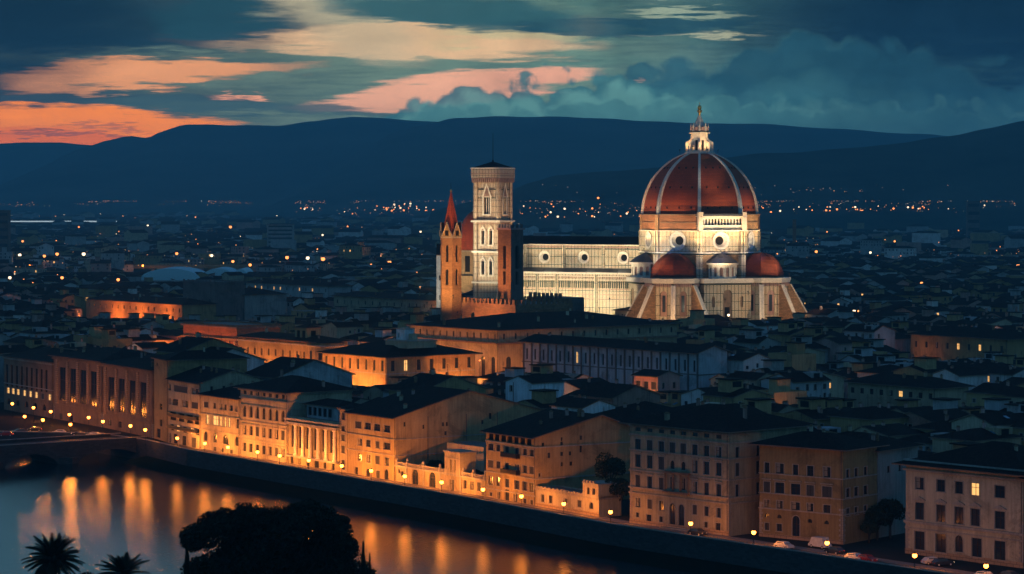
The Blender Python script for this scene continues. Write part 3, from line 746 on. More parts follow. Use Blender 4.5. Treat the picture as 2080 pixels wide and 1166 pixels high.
# ------------------------------------------------------------------ riverfront, left to right
G1 = 'buildings along the river street'
b = front('palace', 'dark palace with many narrow upright bays, farthest left on the riverfront, lit windows below', 'palace', 8, 107, 22, 737, 'brown_stone', style='bare', group=G1)
b.row(762, 44, [14, 24, 34, 44, 54, 64, 74, 84, 94], 4.6)
b.row(793, 11, [17, 27, 37, 50, 62, 74, 87, 101], 5.5, lit=(0, 1, 2, 3, 4, 5, 7), style='frame')
b.row(815, 12, [18, 36, 54, 72, 90], 7, arch=True)
b.bandz(b.H-.8, .5, .35); b.bandz(z_at(786, 850), .3, .2); b.finish('hip', 1.2, .25)
for nm, lb, pa, pb, ye, xs, ys in (('library', 'tall stone block with four giant bays between pilasters, second building from the left end', 109, 207, 735, [127, 148, 169, 190], 780),
                                   ('library', 'tall stone block with four broad giant bays, beside the plain orange corner building', 209, 310, 753, [226, 247, 269, 291], 800)):
    b = front(nm, lb, 'library', pa, pb, 26, ye, 'brown_stone', style='bare', group=G1)
    hb = 68
    b.row(ys, hb, xs, 12)
    for px in [x-10.5 for x in xs]+[xs[-1]+10.5]:
        t_, D = b.fx(px)
        if .5 < t_ < b.w-.5: b.extra.box(t_-.65, -.35, z_at(ys+hb/2+6, D), t_+.65, -.003, b.H-1.0, 'rusticated_stone')
    b.row(858 if pa > 200 else 846, 12, [x-3 for x in xs[:2]], 6)
    b.bandz(b.H-1.0, .7, .5, 'brown_stone'); b.bandz(z_at(ys+hb/2+10, b.fx(xs[0])[1]), .4, .3, 'brown_stone')
    b.quoins(5)
    b.finish('hip', 1.4, .2)
b = front('house', 'narrow plain wall building lit bright orange at the bridge head', 'house', 313, 341, 24, 733, 'tan_plaster', style='bare', group=G1)
b.row(740, 6, [319], 3); b.row(826, 12, [327], 5); b.row(859, 14, [327], 5); b.row(880, 18, [322], 7, door=True)
b.finish('hip', .8, .3)
b = front('apartment_building', 'cream block with wide ribbon windows and a long dark balcony, beside the plain orange wall', 'apartments', 342, 407.5, 20, 779, 'cream_plaster', group=G1)
b.row(787, 12, [345, 367, 397], [4, 27, 14]); b.row(815, 13, [345, 356, 376, 396], [4, 12, 13, 13])
b.row(845, 17, [351, 368, 385, 399], [13, 13, 13, 10], hole=True); b.row(868, 12, [350, 362, 376, 390, 401], 7, lit=(1, 3))
b.row(890, 20, [345, 356, 374, 394], [5, 8, 9, 9], door=True)
b.row(790, 10, [430, 455], 5, side=True, style='bare')
for z in (z_at(856, b.p1.y), z_at(858, b.p1.y)-3.2): b.extra.box(1, -.9, z, b.w-1, -.003, z+.15, 'brown_stone'); b.extra.box(1, -.9, z+.15, b.w-1, -.84, z+1.0, 'iron')
b.finish('gable', 1.0, .32, 'x', chims=((.3, .4, 1.5), (.8, .6, 1.3)))
b = front('house', 'lower cream house with a row of lit upper windows, left of the pinkish palace', 'house', 408.5, 487, 18, 812, 'cream_plaster', group=G1)
b.row(822, 11, [419, 436, 449, 458, 470, 480], [9, 5, 5, 5, 6, 5]); b.row(852, 18, [422, 438, 449, 458, 466, 483], [6, 11, 5, 5, 5, 6], lit=(0, 1, 2, 3, 4))
b.row(886, 19, [418, 437, 458, 481], [7, 7, 12, 7], arch=True, style='frame'); b.row(912, 8, [437, 452, 470], 6); b.row(918, 20, [420, 484], 7, door=True, arch=True)
b.band(840, 408, .25); b.band(872, 408, .3); b.finish('hip', 1.2, .3, chims=((.6, .5, 1.2),))
b = front('palace', 'tall pinkish palace of five storeys with a row of slender arched windows', 'palace', 489, 584, 20, 799, 'cream_plaster', group=G1)
XS = [497, 510, 523, 536, 549, 562, 575]
b.row(796, 9, XS, 6.5, style='bare'); b.row(835, 23, XS, 6.5, arch=True); b.row(873, 19, XS, 6.5, style='hood'); b.row(908, 17, XS, 6.5, style='hood')
b.row(932, 14, XS[:3]+XS[4:], 6.5); b.row(935, 20, [XS[3]], 8, door=True, arch=True)
b.band(808, 489, .4, .35); b.band(821, 489, .2); b.band(854, 489, .3); b.band(890, 489, .3); b.bandz(b.H-.5, .5, .6)
b.quoins(b.H); b.row(800, 10, [620, 660], 5, side=True, style='bare'); b.finish('hip', 1.5, .3, chims=((.2, .5, 1.5),))
# annex behind it whose long bluish gable wall shows over the colonnaded palace
# colonnaded palace
b = front('palace', 'low orange-lit palace with a row of giant white columns over an arched door', 'palace', 586, 689, 18, 862, 'cream_plaster', group=G1)
XC = [596, 611, 626, 642, 658, 674]
b.row(886, 44, XC, 8.5, style='bare'); b.row(934, 15, [593, 608, 626, 660, 677], 6); b.row(940, 24, [643], 10, arch=True, door=True)
for px in [588.5]+[x+7.6 for x in XC[:-1]]+[683]:
    t_, D = b.fx(px); z0, z1 = z_at(914, 700), b.H-1.6
    if .7 < t_ < b.w-.7:
        b.extra.lathe([(.62, z0), (.62, z0+.3), (.46, z0+.4), (.38, z1-.4), (.58, z1-.3), (.58, z1)], 12, 'white_marble', (t_, -.55, 0))
b.extra.box(0, -1.1, z_at(914, 700)-.5, b.w, -.003, z_at(914, 700), 'pale_stone'); b.extra.box(-.2, -1.2, b.H-1.6, b.w+.2, -.003, b.H-.9, 'pale_stone')
b.bandz(b.H-.5, .5, .9)
b.finish('flat', parapet=.5)
rt = b
pg = thing('roof_pavilion', 'dark roof terrace pavilion with wide openings on top of the colonnaded palace', 'pavilion', tuple(b.p0+b.v*5+b.u*1.0+Vector((0, 0, b.H-.05))), b.rz)
m1 = MB(); ww = b.w*.62; ops = [(1.6+i*2.6, .6, 1.9, 2.2) for i in range(int((ww-1)/2.6))]
m1.wall((0, 0, 0), (1, 0), ww, 3.4, ops, 'grey_plaster'); m1.wall((ww, 0, 0), (0, 1), 8, 3.4, [(2, .6, 1.6, 2.2), (5, .6, 1.6, 2.2)], 'grey_plaster'); m1.wall((0, 8, 0), (0, -1), 8, 3.4, [], 'grey_plaster')
m1.box(.5, .5, 0, ww-.5, 7.6, 3.1, 'hole'); m1.build('wall', pg); m2 = MB(); roof_hip(m2, 0, 0, ww, 8, 3.6, .9, .3); m2.build('roof', pg)
# narrow tower house
b = front('house', 'narrow cream house one window wide, right of the colonnaded palace', 'house', 690, 705.5, 20, 832, 'cream_plaster', group=G1)
for y, h in ((846, 14), (871, 10), (889, 13), (913, 16), (944, 20)): b.row(y, h, [697], 7.5, door=(y == 944))
b.bandz(b.H-.3, .4, .4); b.finish('hip', .7, .3)
b = front('apartment_building', 'tan four-storey block with a long stepped blank side wall', 'apartments', 706.5, 803, 44, 849, 'tan_plaster', group=G1)
b.row(840, 7, [727, 746, 764, 784], 13, style='bare'); b.row(863, 14, [728, 747, 766, 786], 13); b.row(898, 14, [731, 748, 767, 786], [9, 9, 7, 14]); b.row(929, 16, [731, 749, 767, 786], 8.5)
b.row(957, 16, [724, 748, 768], [7, 8, 7], door=True); b.row(968, 22, [785], 9, arch=True, door=True)
b.row(862, 9, [822], 4, side=True, style='bare'); b.row(867, 8, [860], 4, side=True, style='bare'); b.row(862, 8, [900, 908, 913, 980], 5, side=True, style='bare', )
b.row(880, 8, [905], 5, side=True, style='bare'); b.row(829, 8, [951], 4, side=True, lit=(0,), style='bare'); b.row(845, 12, [996], 6, side=True, style='bare')
b.row(835, 7, [868, 930], 3, side=True, style='bare')
b.band(912, 706, .2); b.band(880, 706, .2)
b.finish('gable', 1.2, .26, 'x', chims=((.3, .35, 1.6), (.7, .6, 1.4)))
e = MB(); d0 = b.depth
for i, y in enumerate((9.5, 21, 30.5)): e.box(b.w, y, 0, b.w+.12, y+.15, b.H, 'dark_stone')     # downpipes on the side wall
e.build('downpipe', b.root)
tanblock = b
# low garden wing
b = front('garden_wing', 'low cream wing with two arched doorways and a small raised pavilion, orange lit', 'garden wing', 804, 986, 5, 973, 'cream_plaster', group=G1)
b.row(977, 32, [843, 878], 13, arch=True, style='bare', door=True); b.row(957, 7, [811], 4); b.row(988, 24, [918], 8, door=True)
b.row(984, 17, [945, 959, 973], 6.5); b.row(962, 10, [817], 6)
for px in (804, 826, 858, 892, 940, 960, 984):
    t_, D = b.fx(px); t_ = min(max(t_, .4), b.w-.4); b.extra.box(t_-.35, -.1, b.H, t_+.35, .6, b.H+1.0, 'pale_stone'); b.extra.lathe([(.1, 1.0), (.38, 1.25), (.3, 1.6), (.05, 1.9)], 8, 'pale_stone', (t_, .25, b.H))
for i in range(int(b.w/.55)): b.extra.box(.3+i*.55, .05, b.H+.001, .48+i*.55, .25, b.H+.62, 'pale_stone')
b.extra.box(0, 0, b.H+.62, b.w, .32, b.H+.78, 'pale_stone'); b.bandz(b.H-.45, .4, .3)
for px in (826, 861, 895, 936): 
    t_, D = b.fx(px); b.extra.box(t_-.3, -.2, 0, t_+.3, -.003, b.H-.45, 'pale_stone')
r_ = b.finish('flat')
t0, D = b.fx(905); t1, D1 = b.fx(936); zt = z_at(917, D)
pv = MB(); pv.wall((t0, -.25, b.H-.5), (1, 0), t1-t0, zt-b.H+.5, [((t1-t0)*.38, .9, .8, 3.0), ((t1-t0)*.66, .9, .8, 3.0)], 'cream_plaster')
pv.wall((t1, -.25, b.H-.5), (0, 1), 4.5, zt-b.H+.5, [], 'cream_plaster'); pv.wall((t0, 4.25, b.H-.5), (0, -1), 4.5, zt-b.H+.5, [], 'cream_plaster'); pv.box(t0+.4, .15, b.H-.4, t1-.4, 4.1, zt-.1, 'hole')
pv.box(t0-.35, -.6, zt, t1+.35, 4.6, zt+.35, 'pale_stone'); pv.box(t0-.2, -.45, zt-1.4, t1+.2, -.26, zt-1.2, 'pale_stone')
pv.build('raised_pavilion', r_)
# six storey house with attic loggia
b = front('apartment_building', 'six-storey riverfront block with a dark attic loggia and central balconies', 'apartments', 987.5, 1088, 30, 889, 'tan_plaster', group=G1)
b.row(887, 14, [997, 1009, 1022, 1035, 1048, 1061, 1074], 10.5, hole=True, style='bare')
X6 = [997, 1012, 1030, 1050, 1066, 1080]
b.row(908, 13, X6, [11, 8, 8, 8, 9, 9]); b.row(942, 15, X6, [11, 9, 8, 9, 9, 9]); b.row(976, 17, X6, [9, 8, 9, 9, 9, 9])
b.row(1006, 14, [1013], 6); b.row(1004, 8, [997], 5); b.row(1010, 24, [1030], 9, door=True); b.row(1011, 20, [1047], 7, door=True); b.row(1018, 10, [1066, 1080], 6)
b.band(896, 988, .3); b.band(958, 988, .3, .3); b.band(992, 988, .3, .3)
for (pa, pb, y) in ((1024, 1056, 926), (1024, 1056, 959)):
    ta, Da = b.fx(pa); tb, _ = b.fx(pb); z = z_at(y, Da)
    b.extra.box(ta, -1.1, z-.2, tb, -.003, z, 'brown_stone'); b.extra.box(ta, -1.1, z, tb, -1.04, z+1.0, 'iron'); b.extra.box(ta, -1.04, z, ta+.06, -.003, z+1.0, 'iron'); b.extra.box(tb-.06, -1.04, z, tb, -.003, z+1.0, 'iron')
b.row(903, 7, [1103, 1141], 5, side=True, style='bare'); b.row(925, 11, [1115], 5, side=True, style='bare'); b.row(892, 7, [1141], 4, side=True, style='bare'); b.row(922, 8, [1141, 1158], 5, side=True, style='bare')
b.row(889, 9, [1180], 5, side=True, style='bare'); b.row(912, 14, [1180], 5, side=True, style='bare'); b.row(943, 8, [1141, 1160], 6, side=True, style='bare'); b.row(965, 7, [1096], 5, side=True)
b.finish('gable', 1.4, .28, 'x', off=.6, chims=((.45, .4, 1.5), (.55, .5, 1.2)))
sixblock = b
# terrace on its roof
# low wing with battlements
b = front('garden_wing', 'low cream garden wing with small windows and a raised right end, lit orange', 'garden wing', 1089, 1217, 6, 1012, 'cream_plaster', group=G1)
b.row(1012, 15, [1102.5, 1118.5], 6); b.row(1017, 8, [1150], 6); b.row(1023, 14, [1177], 8); b.row(1027, 14, [1201], 8, arch=True, style='frame'); b.row(1043, 8, [1178], 8)
for i in range(int(b.w/1.6)): b.extra.box(i*1.6+.2, -.05, b.H, i*1.6+1.0, .3, b.H+.55, 'pale_stone')
b.bandz(b.H-.4, .35, .25); b.extra.box(-.1, -.12, 0, b.w+.1, -.003, .9, 'rusticated_stone')
r_ = b.finish('flat', parapet=.3)
t0, D = b.fx(1185); t1 = b.w; zt = z_at(981, D)
pv = MB(); pv.wall((t0, -.2, b.H-.3), (1, 0), t1-t0, zt-b.H+.3, [((t1-t0)*.35, .8, 1.0, 1.5), ((t1-t0)*.7, .8, 1.0, 1.5)], 'cream_plaster')
pv.wall((t1, -.2, b.H-.3), (0, 1), 5.5, zt-b.H+.3, [], 'cream_plaster'); pv.wall((t0, 5.3, b.H-.3), (0, -1), 5.5, zt-b.H+.3, [], 'cream_plaster'); pv.box(t0+.4, .2, b.H-.2, t1-.4, 5.2, zt-.1, 'hole')
pv.box(t0-.2, -.4, zt, t1+.2, 5.5, zt+.3, 'pale_stone')
for i in range(4): pv.box(t0+.2+i*1.25, -.3, zt+.3, t0+.8+i*1.25, .1, zt+.8, 'pale_stone')
pv.build('raised_pavilion', r_)
# big palace with eight bays
b = front('palace', 'large grey-cream palace eight windows wide with twin tall arched doors', 'palace', 1280, 1480, 24, 884, 'cream_plaster', style='frame', group=G1)
b.H += 0.6
X8 = [1296, 1320, 1343.6, 1366, 1388, 1411.5, 1435, 1460]
b.row(871, 9, X8, 10.5, style='bare'); b.row(902, 21, X8, 11.5); b.row(936, 25, [X8[0], X8[1], X8[2], X8[5], X8[6], X8[7]], 11.5, style='hood'); b.row(944, 17, [X8[3], X8[4]], 9, arch=True)
b.row(978, 25, [X8[0], X8[1], X8[2], X8[5], X8[6], X8[7]], 9.5, style='hood'); b.row(981, 24, [X8[3], X8[4]], 9)
b.row(1021, 19, [X8[0], X8[1], X8[2], X8[5], X8[6], X8[7]], 8.5); b.row(1046, 9, [1295], 6); b.row(1056, 22, [1318.5], 9, door=True); b.row(1055, 11, [1343], 7)
b.row(1046, 48, [1366, 1384], 12, arch=True, style='frame', door=True); b.row(1066, 12, [1434], 7); b.row(1073, 20, [1458.5], 10, door=True)
b.band(883, 1280, .35); b.band(914, 1280, .3); b.band(955, 1280, .3); b.band(990, 1280, .35, .35); b.band(1001, 1280, .3, .3); b.band(866, 1280, .25)
ta, Da = b.fx(1354); tb, _ = b.fx(1400)
for f in (0, .33, .66, 1.0):
    x = ta+(tb-ta)*f; b.extra.lathe([(.3, z_at(996, Da)), (.22, z_at(992, Da)), (.2, z_at(962, Da)), (.3, z_at(960, Da))], 8, 'brown_stone', (x, -.4, 0))
b.extra.box(ta-.4, -.8, z_at(960, Da), tb+.4, -.003, z_at(956, Da), 'brown_stone'); b.extra.box(ta-.4, -1.0, z_at(1000, Da), tb+.4, -.003, z_at(996, Da), 'brown_stone'); b.extra.box(ta-.3, -.3, z_at(956, Da), tb+.3, -.003, z_at(931, Da), 'brown_stone') if False else None
b.quoins(z_at(1001, b.p1.y)); b.extra.box(-.12, -.14, 0, b.w+.12, -.003, 1.0, 'rusticated_stone')
b.extra.box(ta-.6, -1.6, 0, tb+.6, -.003, .35, 'pale_stone')
for z in sorted({w_[1] for w_ in b.wins if w_[1] > 5}):
    hh = [w_[3] for w_ in b.wins if w_[1] == z][0]
    if hh > 1.5: b.grid(4, [z], 1.1, hh, side=True, m=2.6, style='frame')
b.finish('hip', 1.9, .30, chims=((.3, .5, 1.2), (.85, .4, 1.2)))
# tawny palace
b = front('palace', 'tawny palace with dark rectangular windows and one tall arched door, between two bigger palaces', 'palace', 1543, 1712, 13, 915, 'ochre_plaster', style='frame', group=G1)
X5 = [1558, 1584, 1616, 1646, 1680]
b.row(907, 11, X5, [10, 15, 10, 10, 17], style='bare'); b.row(949.5, 21, X5, [10, 16, 11, 13, 14]); b.row(988.6, 22, X5, [13, 18, 19, 15, 19], style='hood'); b.row(1022.7, 16, X5, [11, 12, 17, 12, 14])
b.row(1046.5, 8, [1558, 1583], 9, arch=True, style='bare'); b.row(1058, 8, [1645, 1679], 9, arch=True, style='bare'); b.row(1069, 15, [1558, 1583], [9, 11]); b.row(1071, 46, [1617], 15, arch=True, door=True)
b.band(961, 1543, .2); b.band(1001, 1543, .2); b.band(1032, 1543, .25, .25)
b.row(919, 9, [1722, 1739, 1758], 7, side=True, style='bare'); b.row(962, 17, [1722, 1739, 1758], 7, side=True); b.row(1001, 18, [1722, 1739, 1758], 8, side=True); b.row(1040, 15, [1722, 1739, 1758], 7, side=True)
b.extra.box(-.1, -.1, 0, b.w+.1, -.003, .8, 'rusticated_stone'); b.quoins(z_at(1032, b.p1.y))
b.finish('hip', 1.9, .30)
tawny = b
# its grey rear wing
q0 = tawny.p0+tawny.v*13.3; q1 = tawny.p1+tawny.v*13.3
b = Bld('house', 'grey-green rear wing with few windows, adjoining the back of the tawny palace', 'house', q0, q1, 16, tawny.H-1.2, 'grey_plaster', style='bare')
b.row(920, 14, [1781, 1805, 1828], 6, side=True); b.row(957, 14, [1781, 1805, 1828], 6, side=True); b.finish('hip', 1.2, .3, chims=((.8, .3, 1.3),))
# right palace
b = front('palace', 'dim palace at the right edge with pedimented windows and one lit window', 'palace', 1840, 2078, 24, 966, 'cream_plaster', style='frame', group=G1)
XR = [1868, 1911, 1948, 1981, 2031]
b.row(946, 8, [1852, 1890, 1930, 1965, 2006, 2055], 14, style='bare'); b.row(982, 24, XR, [17, 17, 16, 16, 20], lit=(3,)); b.row(1038, 34, XR, [18, 18, 18, 18, 20], style='pediment')
b.row(1098, 37, [1868, 1911, 1984, 2031], [20, 21, 20, 22]); b.row(1104, 34, [1948], 16, arch=True, door=True)
b.band(935, 1840, .3, .4); b.band(955, 1840, .4, .45); b.band(1061, 1840, .5, .35); b.band(1072, 1840, .25, .2)
b.extra.box(-.12, -.14, 0, b.w+.12, -.003, 1.1, 'rusticated_stone'); b.quoins(z_at(1061, b.p1.y))
b.finish('hip', 2.0, .32)
b = front('house', 'dark house cut by the right edge of the riverfront', 'house', 2086, 2190, 24, 985, 'tan_plaster', group=G1)
b.grid(4, [1.5, 6, 10.5], 1.2, 2.2); b.finish('hip', 1.5, .3)

# ------------------------------------------------------------------ palaces and long blocks inside the city (near corner = front right corner)
VIS = []
def mid(name, label, cat, pxc, yev, H, pxl, depth, wallk, yb=None, **kw):
    D = (HC-H)*F/(yev-HY); p1 = ground_pt(pxc, D)
    a = (pxl-CX)/F
    L = (p1.x-a*p1.y)/(U.x-a*U.y)
    bb = Bld(name, label, cat, p1-U*L, p1, depth, H, wallk, **kw)
    if yb: VIS.append((bb, yb))
    return bb
OR = (1.0, 0.30, 0.055)
m1_ = b = mid('palace', 'square palace with bright orange-lit walls and one lit window, in the middle of the roofs', 'palace', 785, 727, 19, 655, 36, 'tan_plaster', yb=772)
b.grid(8, [14.6], 1.3, 3.4, style='bare'); b.grid(8, [6.5], 1.4, 2.6, style='bare'); b.grid(7, [14.6], 1.4, 3.4, side=True, lit=((0, 1),), style='bare'); b.grid(6, [6.5], 1.6, 2.8, side=True, style='bare')
b.bandz(13.6, .3, .2); b.finish('hip', 1.8, .26)
tr = thing('roof_terrace', 'cream roof terrace with a lit blocky stair head on top of the orange palace', 'terrace', tuple(b.p0+b.u*22+b.v*10+Vector((0, 0, 21.5))), b.rz)
e = MB(); e.box(0, 0, 0, 12, 12, 2.2, 'cream_plaster'); e.box(-.3, -.3, 2.2, 12.3, 12.3, 2.5, 'pale_stone'); e.build('terrace_base', tr)
e = MB(); e.wall((2, 3, 2.5), (1, 0), 4.5, 3.4, [(1.2, .6, 1.0, 1.6)], 'white_plaster'); e.wall((6.5, 3, 2.5), (0, 1), 4, 3.4, [], 'white_plaster'); e.wall((2, 7, 2.5), (0, -1), 4, 3.4, [], 'white_plaster'); e.box(1.8, 2.8, 5.9, 6.7, 7.2, 6.2, 'pale_stone'); e.box(7.5, 4, 2.5, 9.6, 6, 4.6, 'cream_plaster'); e.build('stair_head', tr)
m2_ = b = mid('gallery', 'long gallery block with a band of small windows under a broad dark roof', 'gallery', 1012, 672, 25, 834, 82, 'cream_plaster', yb=697)
b.grid(13, [22.0], .9, 1.9, style='bare'); b.grid(16, [22.0], .9, 1.9, side=True, style='bare')
b.extra.box(-1.1, -1.1, 20.3, b.w+1.1, -.01, 20.9, 'brown_stone'); b.extra.box(b.w+.01, -1.1, 20.3, b.w+1.1, b.depth, 20.9, 'brown_stone')
b.grid(9, [9], 2.2, 7, arch=True, style='bare'); b.grid(9, [9], 2.2, 7, side=True, arch=True, style='bare'); b.finish('hip', 1.6, .16)
m3_ = b = mid('palace', 'orange palace with arched windows and a rounded right corner, left of the square palace', 'palace', 640, 696, 19, 483, 14, 'tan_plaster', yb=742)
b.grid(11, [13.0], 1.1, 2.6, arch=True, style='bare'); b.grid(11, [5.5], 1.3, 2.6, style='bare'); b.bandz(17.6, .5, .4); b.bandz(11.2, .3, .2); b.grid(3, [13, 5.5], 1.5, 3.2, side=True, style='bare')
cb = MB(); cb.lathe([(6.2, 0), (6.2, 18.9)], 20, 'tan_plaster', (b.w-1.0, 5.2, 0)); cb.lathe([(6.5, 17.4), (6.8, 17.6), (6.8, 18.1), (6.2, 18.2)], 20, 'pale_stone', (b.w-1, 5.2, 0)); cb.lathe([(6.45, 11.1), (6.45, 11.5)], 20, 'pale_stone', (b.w-1, 5.2, 0)); cb.lathe([(6.9, 18.9), (0, 20.6)], 20, 'roof_tiles', (b.w-1, 5.2, 0))
for i in range(7):
    a = -pi*.95+i*pi*.22
    for z in (5.5, 13.0): cb.obox((b.w-1+6.15*cos(a), 5.2+6.15*sin(a)), (-sin(a), cos(a)), (cos(a), sin(a)), .7, .12, z, z+3.0, 'glass')
cb.build('rounded_corner', b.root); b.finish('hip', 1.3, .22)
lg = thing('roof_pavilion', 'small orange-lit roof loggia with two openings above the rounded corner palace', 'pavilion', tuple(b.p0+b.u*(b.w*.66)+b.v*3+Vector((0, 0, 19.2))), b.rz)
e = MB(); e.wall((0, 0, 0), (1, 0), 7.6, 4.4, [(2.1, .8, 2.3, 2.7, False), (5.5, .8, 2.3, 2.7, False)], 'tan_plaster'); e.wall((7.6, 0, 0), (0, 1), 6, 4.4, [(3, .8, 2.3, 2.7)], 'tan_plaster'); e.wall((0, 6, 0), (0, -1), 6, 4.4, [], 'tan_plaster'); e.box(.5, .5, 0, 7.1, 5.6, 4, 'hole'); e.build('wall', lg)
e = MB(); roof_hip(e, 0, 0, 7.6, 6, 4.6, .7, .3); e.build('roof', lg)
m5_ = b = mid('palace', 'deep orange block with giant pilasters and a heavy attic, farthest left of the lit palaces', 'palace', 481, 664, 21, 372, 20, 'red_brick', yb=712)
b.grid(9, [5], 1.6, 9.5, style='bare')
for i in range(10): x = 1.2+(b.w-2.4)*i/9; b.extra.box(x-.6, -.4, 3, x+.6, -.01, 15.6, 'tan_plaster')
b.bandz(15.7, .6, .5, 'tan_plaster'); b.bandz(20.2, .7, .8, 'brown_stone'); b.finish('flat', parapet=.6)
m6_ = b = mid('long_house', 'long low building with an orange-lit wall and small windows under a dark roof, far left', 'building', 371, 620, 16, 175, 20, 'tan_plaster', yb=645)
b.grid(16, [12.2], 1.2, 1.9, style='bare'); b.finish('hip', 1.2, .25)
m9_ = b = mid('long_house', 'long pale building with a row of small windows, left of the brick spire tower', 'building', 900, 612, 17, 678, 18, 'cream_plaster', yb=632)
b.grid(15, [13.0], 1.3, 2.0, style='bare'); b.grid(3, [13.0], 1.3, 2.0, side=True, style='bare'); b.finish('hip', 1.8, .22)
b = mid('long_house', 'dark long building with six scattered lit windows under its eaves', 'building', 668, 582, 18, 500, 16, 'grey_plaster', yb=602)
b.grid(13, [14.6], 1.2, 1.8, lit=((0, 2), (0, 4), (0, 5), (0, 8), (0, 10), (0, 1)), style='bare'); b.finish('hip', 1.5, .3)
b = mid('long_house', 'long bluish building with dark pilasters and one lit window, below the gallery block', 'building', 1420, 716, 22, 1062, 12, 'grey_plaster', yb=748)
b.grid(20, [15.8], 1.0, 3.6, lit=((0, 6),), style='bare')
for i in range(21): x = .6+(b.w-1.2)*i/20; b.extra.box(x-.3, -.3, 9, x+.3, -.01, 21.5, 'dark_stone')
b.bandz(14.8, .3, .3, 'dark_stone'); b.finish('gable', 1.8, .3, 'x')
m8_ = b = mid('house', 'small orange-lit house with three big dark windows, right of centre among the roofs', 'house', 1336, 765, 16, 1288, 9, 'rose_plaster', yb=803)
b.grid(3, [12.0], 2.2, 2.2, style='frame'); b.grid(3, [7], 1.6, 2.0); b.grid(2, [12.2], 1.2, 1.8, side=True); b.finish('gable', 1.0, .3, 'x')
b = mid('house', 'cream house with four small dark windows standing at the foot of the great dome', 'house', 1276, 632, 19, 1249, 30, 'cream_plaster', yb=660)
b.grid(2, [15.6], 1.3, 1.8, style='bare'); b.grid(4, [15.6], 1.3, 1.9, side=True, style='bare', m=4); b.finish('hip', 1.3, .25)
m11_ = b = mid('villa', 'broad dim house with three lit windows under a wide roof, right edge of the roofs', 'house', 2046, 690, 19, 1850, 18, 'tan_plaster', yb=726)
b.grid(9, [14.4], 1.2, 2.2, lit=((0, 4), (0, 6)), style='bare'); b.grid(2, [11.5], 1.2, 2.0, lit=((0, 1),), side=True); b.finish('hip', 1.6, .3)
b = mid('house', 'long house with a row of small attic windows, one lit, above the tawny palace', 'house', 1900, 790, 16, 1722, 14, 'cream_plaster', yb=818)
b.grid(9, [13.0], 1.5, 1.6, lit=((0, 5),), style='bare'); b.finish('hip', 1.5, .3)
m10_ = b = mid('house', 'orange-walled house at the right edge, beyond the broad dim house', 'house', 2110, 695, 17, 2060, 12, 'red_brick', yb=722)
b.grid(4, [12], 1.2, 2.0); b.finish('hip', 1.2, .3)
# tower block and crenellated palace at the left of the middle
b = mid('tower_house', 'dark square medieval tower rising left of the lit palaces', 'tower', 437, 574, 27, 372, 18, 'dark_stone', yb=648)
b.grid(3, [16], 1.2, 2.2, style='bare')
for i in range(8): b.extra.box(.4+i*(b.w-1.6)/7, -.3, 27, 1.3+i*(b.w-1.6)/7, .4, 28.1, 'dark_stone')
b.bandz(26.3, .6, .6, 'dark_stone'); b.finish('flat', parapet=.5)
b = mid('warehouse', 'blank grey block joined behind the dark square tower', 'building', 497, 600, 20, 440, 26, 'grey_plaster', yb=650); b.grid(4, [14], 1, 1.6, style='bare'); b.finish('hip', 1.0, .25)

# behind-the-row buildings seen over the river front
def back(name, label, cat, px, dD, w, d, H, k, roof='gable', axis='y', ch=(), sidew=(), frontw=(), off=.5, rot=0):
    p0 = ground_pt(px, fac_D(px)+dD)
    b = Bld(name, label, cat, p0, p0+U*w, d, H, k, style='bare')
    for q in frontw: b.add(*q)
    for q in sidew: b.add(*q, side=True)
    b.finish(roof, 1.0, .34, axis, off, chims=ch); return b
back('house', 'deep house with a long blank bluish gable wall, behind the pinkish palace', 'house', 496, 42, 17, 26, 19.5, 'grey_plaster', 'gable', 'x', ((.5, .5, 1.2),), ((20, 14, 1.0, 1.6),))
back('house', 'pale bluish side house behind the ribbon-window block', 'house', 352, 38, 16, 22, 21.5, 'white_plaster', 'gable', 'x', ((.7, .4, 1.4),), ((5, 13, 1.0, 1.5), (12, 14, 1.0, 1.5)))
back('house', 'ochre-grey high gabled house right behind the plain orange wall', 'house', 318, 34, 15, 22, 24, 'tan_plaster', 'gable', 'x', ((.5, .5, 1.4),), ((6, 19, 1.0, 1.5),))
back('house', 'brown gabled house with bright skylight, behind the tan stepped block', 'house', 790, 66, 15, 22, 18, 'tan_plaster', 'gable', 'x', ((.3, .5, 1.4), (.8, .5, 1.0)), ((6, 11, 1.2, 2.0), (14, 11, 1.2, 2.0)))
back('house', 'small cream garden house behind the low wing with arched doors', 'house', 908, 22, 15, 8, 9.5, 'cream_plaster', 'flat', 'x', (), ((4, 4, 1, 1.6),), ((3, 5, 1, 1.6), (8, 5, 1, 1.6)))
back('house', 'blue-grey house with a dark ribbon window behind the garden trees', 'house', 1180, 44, 16, 14, 17.5, 'white_plaster', 'hip', 'x', ((.5, .5, 1.2),), ((3, 11, 1.2, 1.8), (8, 11, 4.5, 2.2), (3, 5.5, 1.4, 2), (9, 5.5, 3, 2)), ((4, 13, 1.2, 1.6), (10, 13, 1.2, 1.6), (6, 8, 1.2, 1.6)))
back('house', 'house with a rose side wall and an open loggia with a red light', 'house', 1165, 100, 16, 16, 19, 'rose_plaster', 'gable', 'x', ((.5, .5, 1.3),), (), ((3, 14.6, 2.0, 2.4), (6.5, 14.6, 2.0, 2.4), (10, 14.6, 2.0, 2.4), (5, 10.2, 1.2, 1.6), (8.5, 10.2, 1.2, 1.6)))

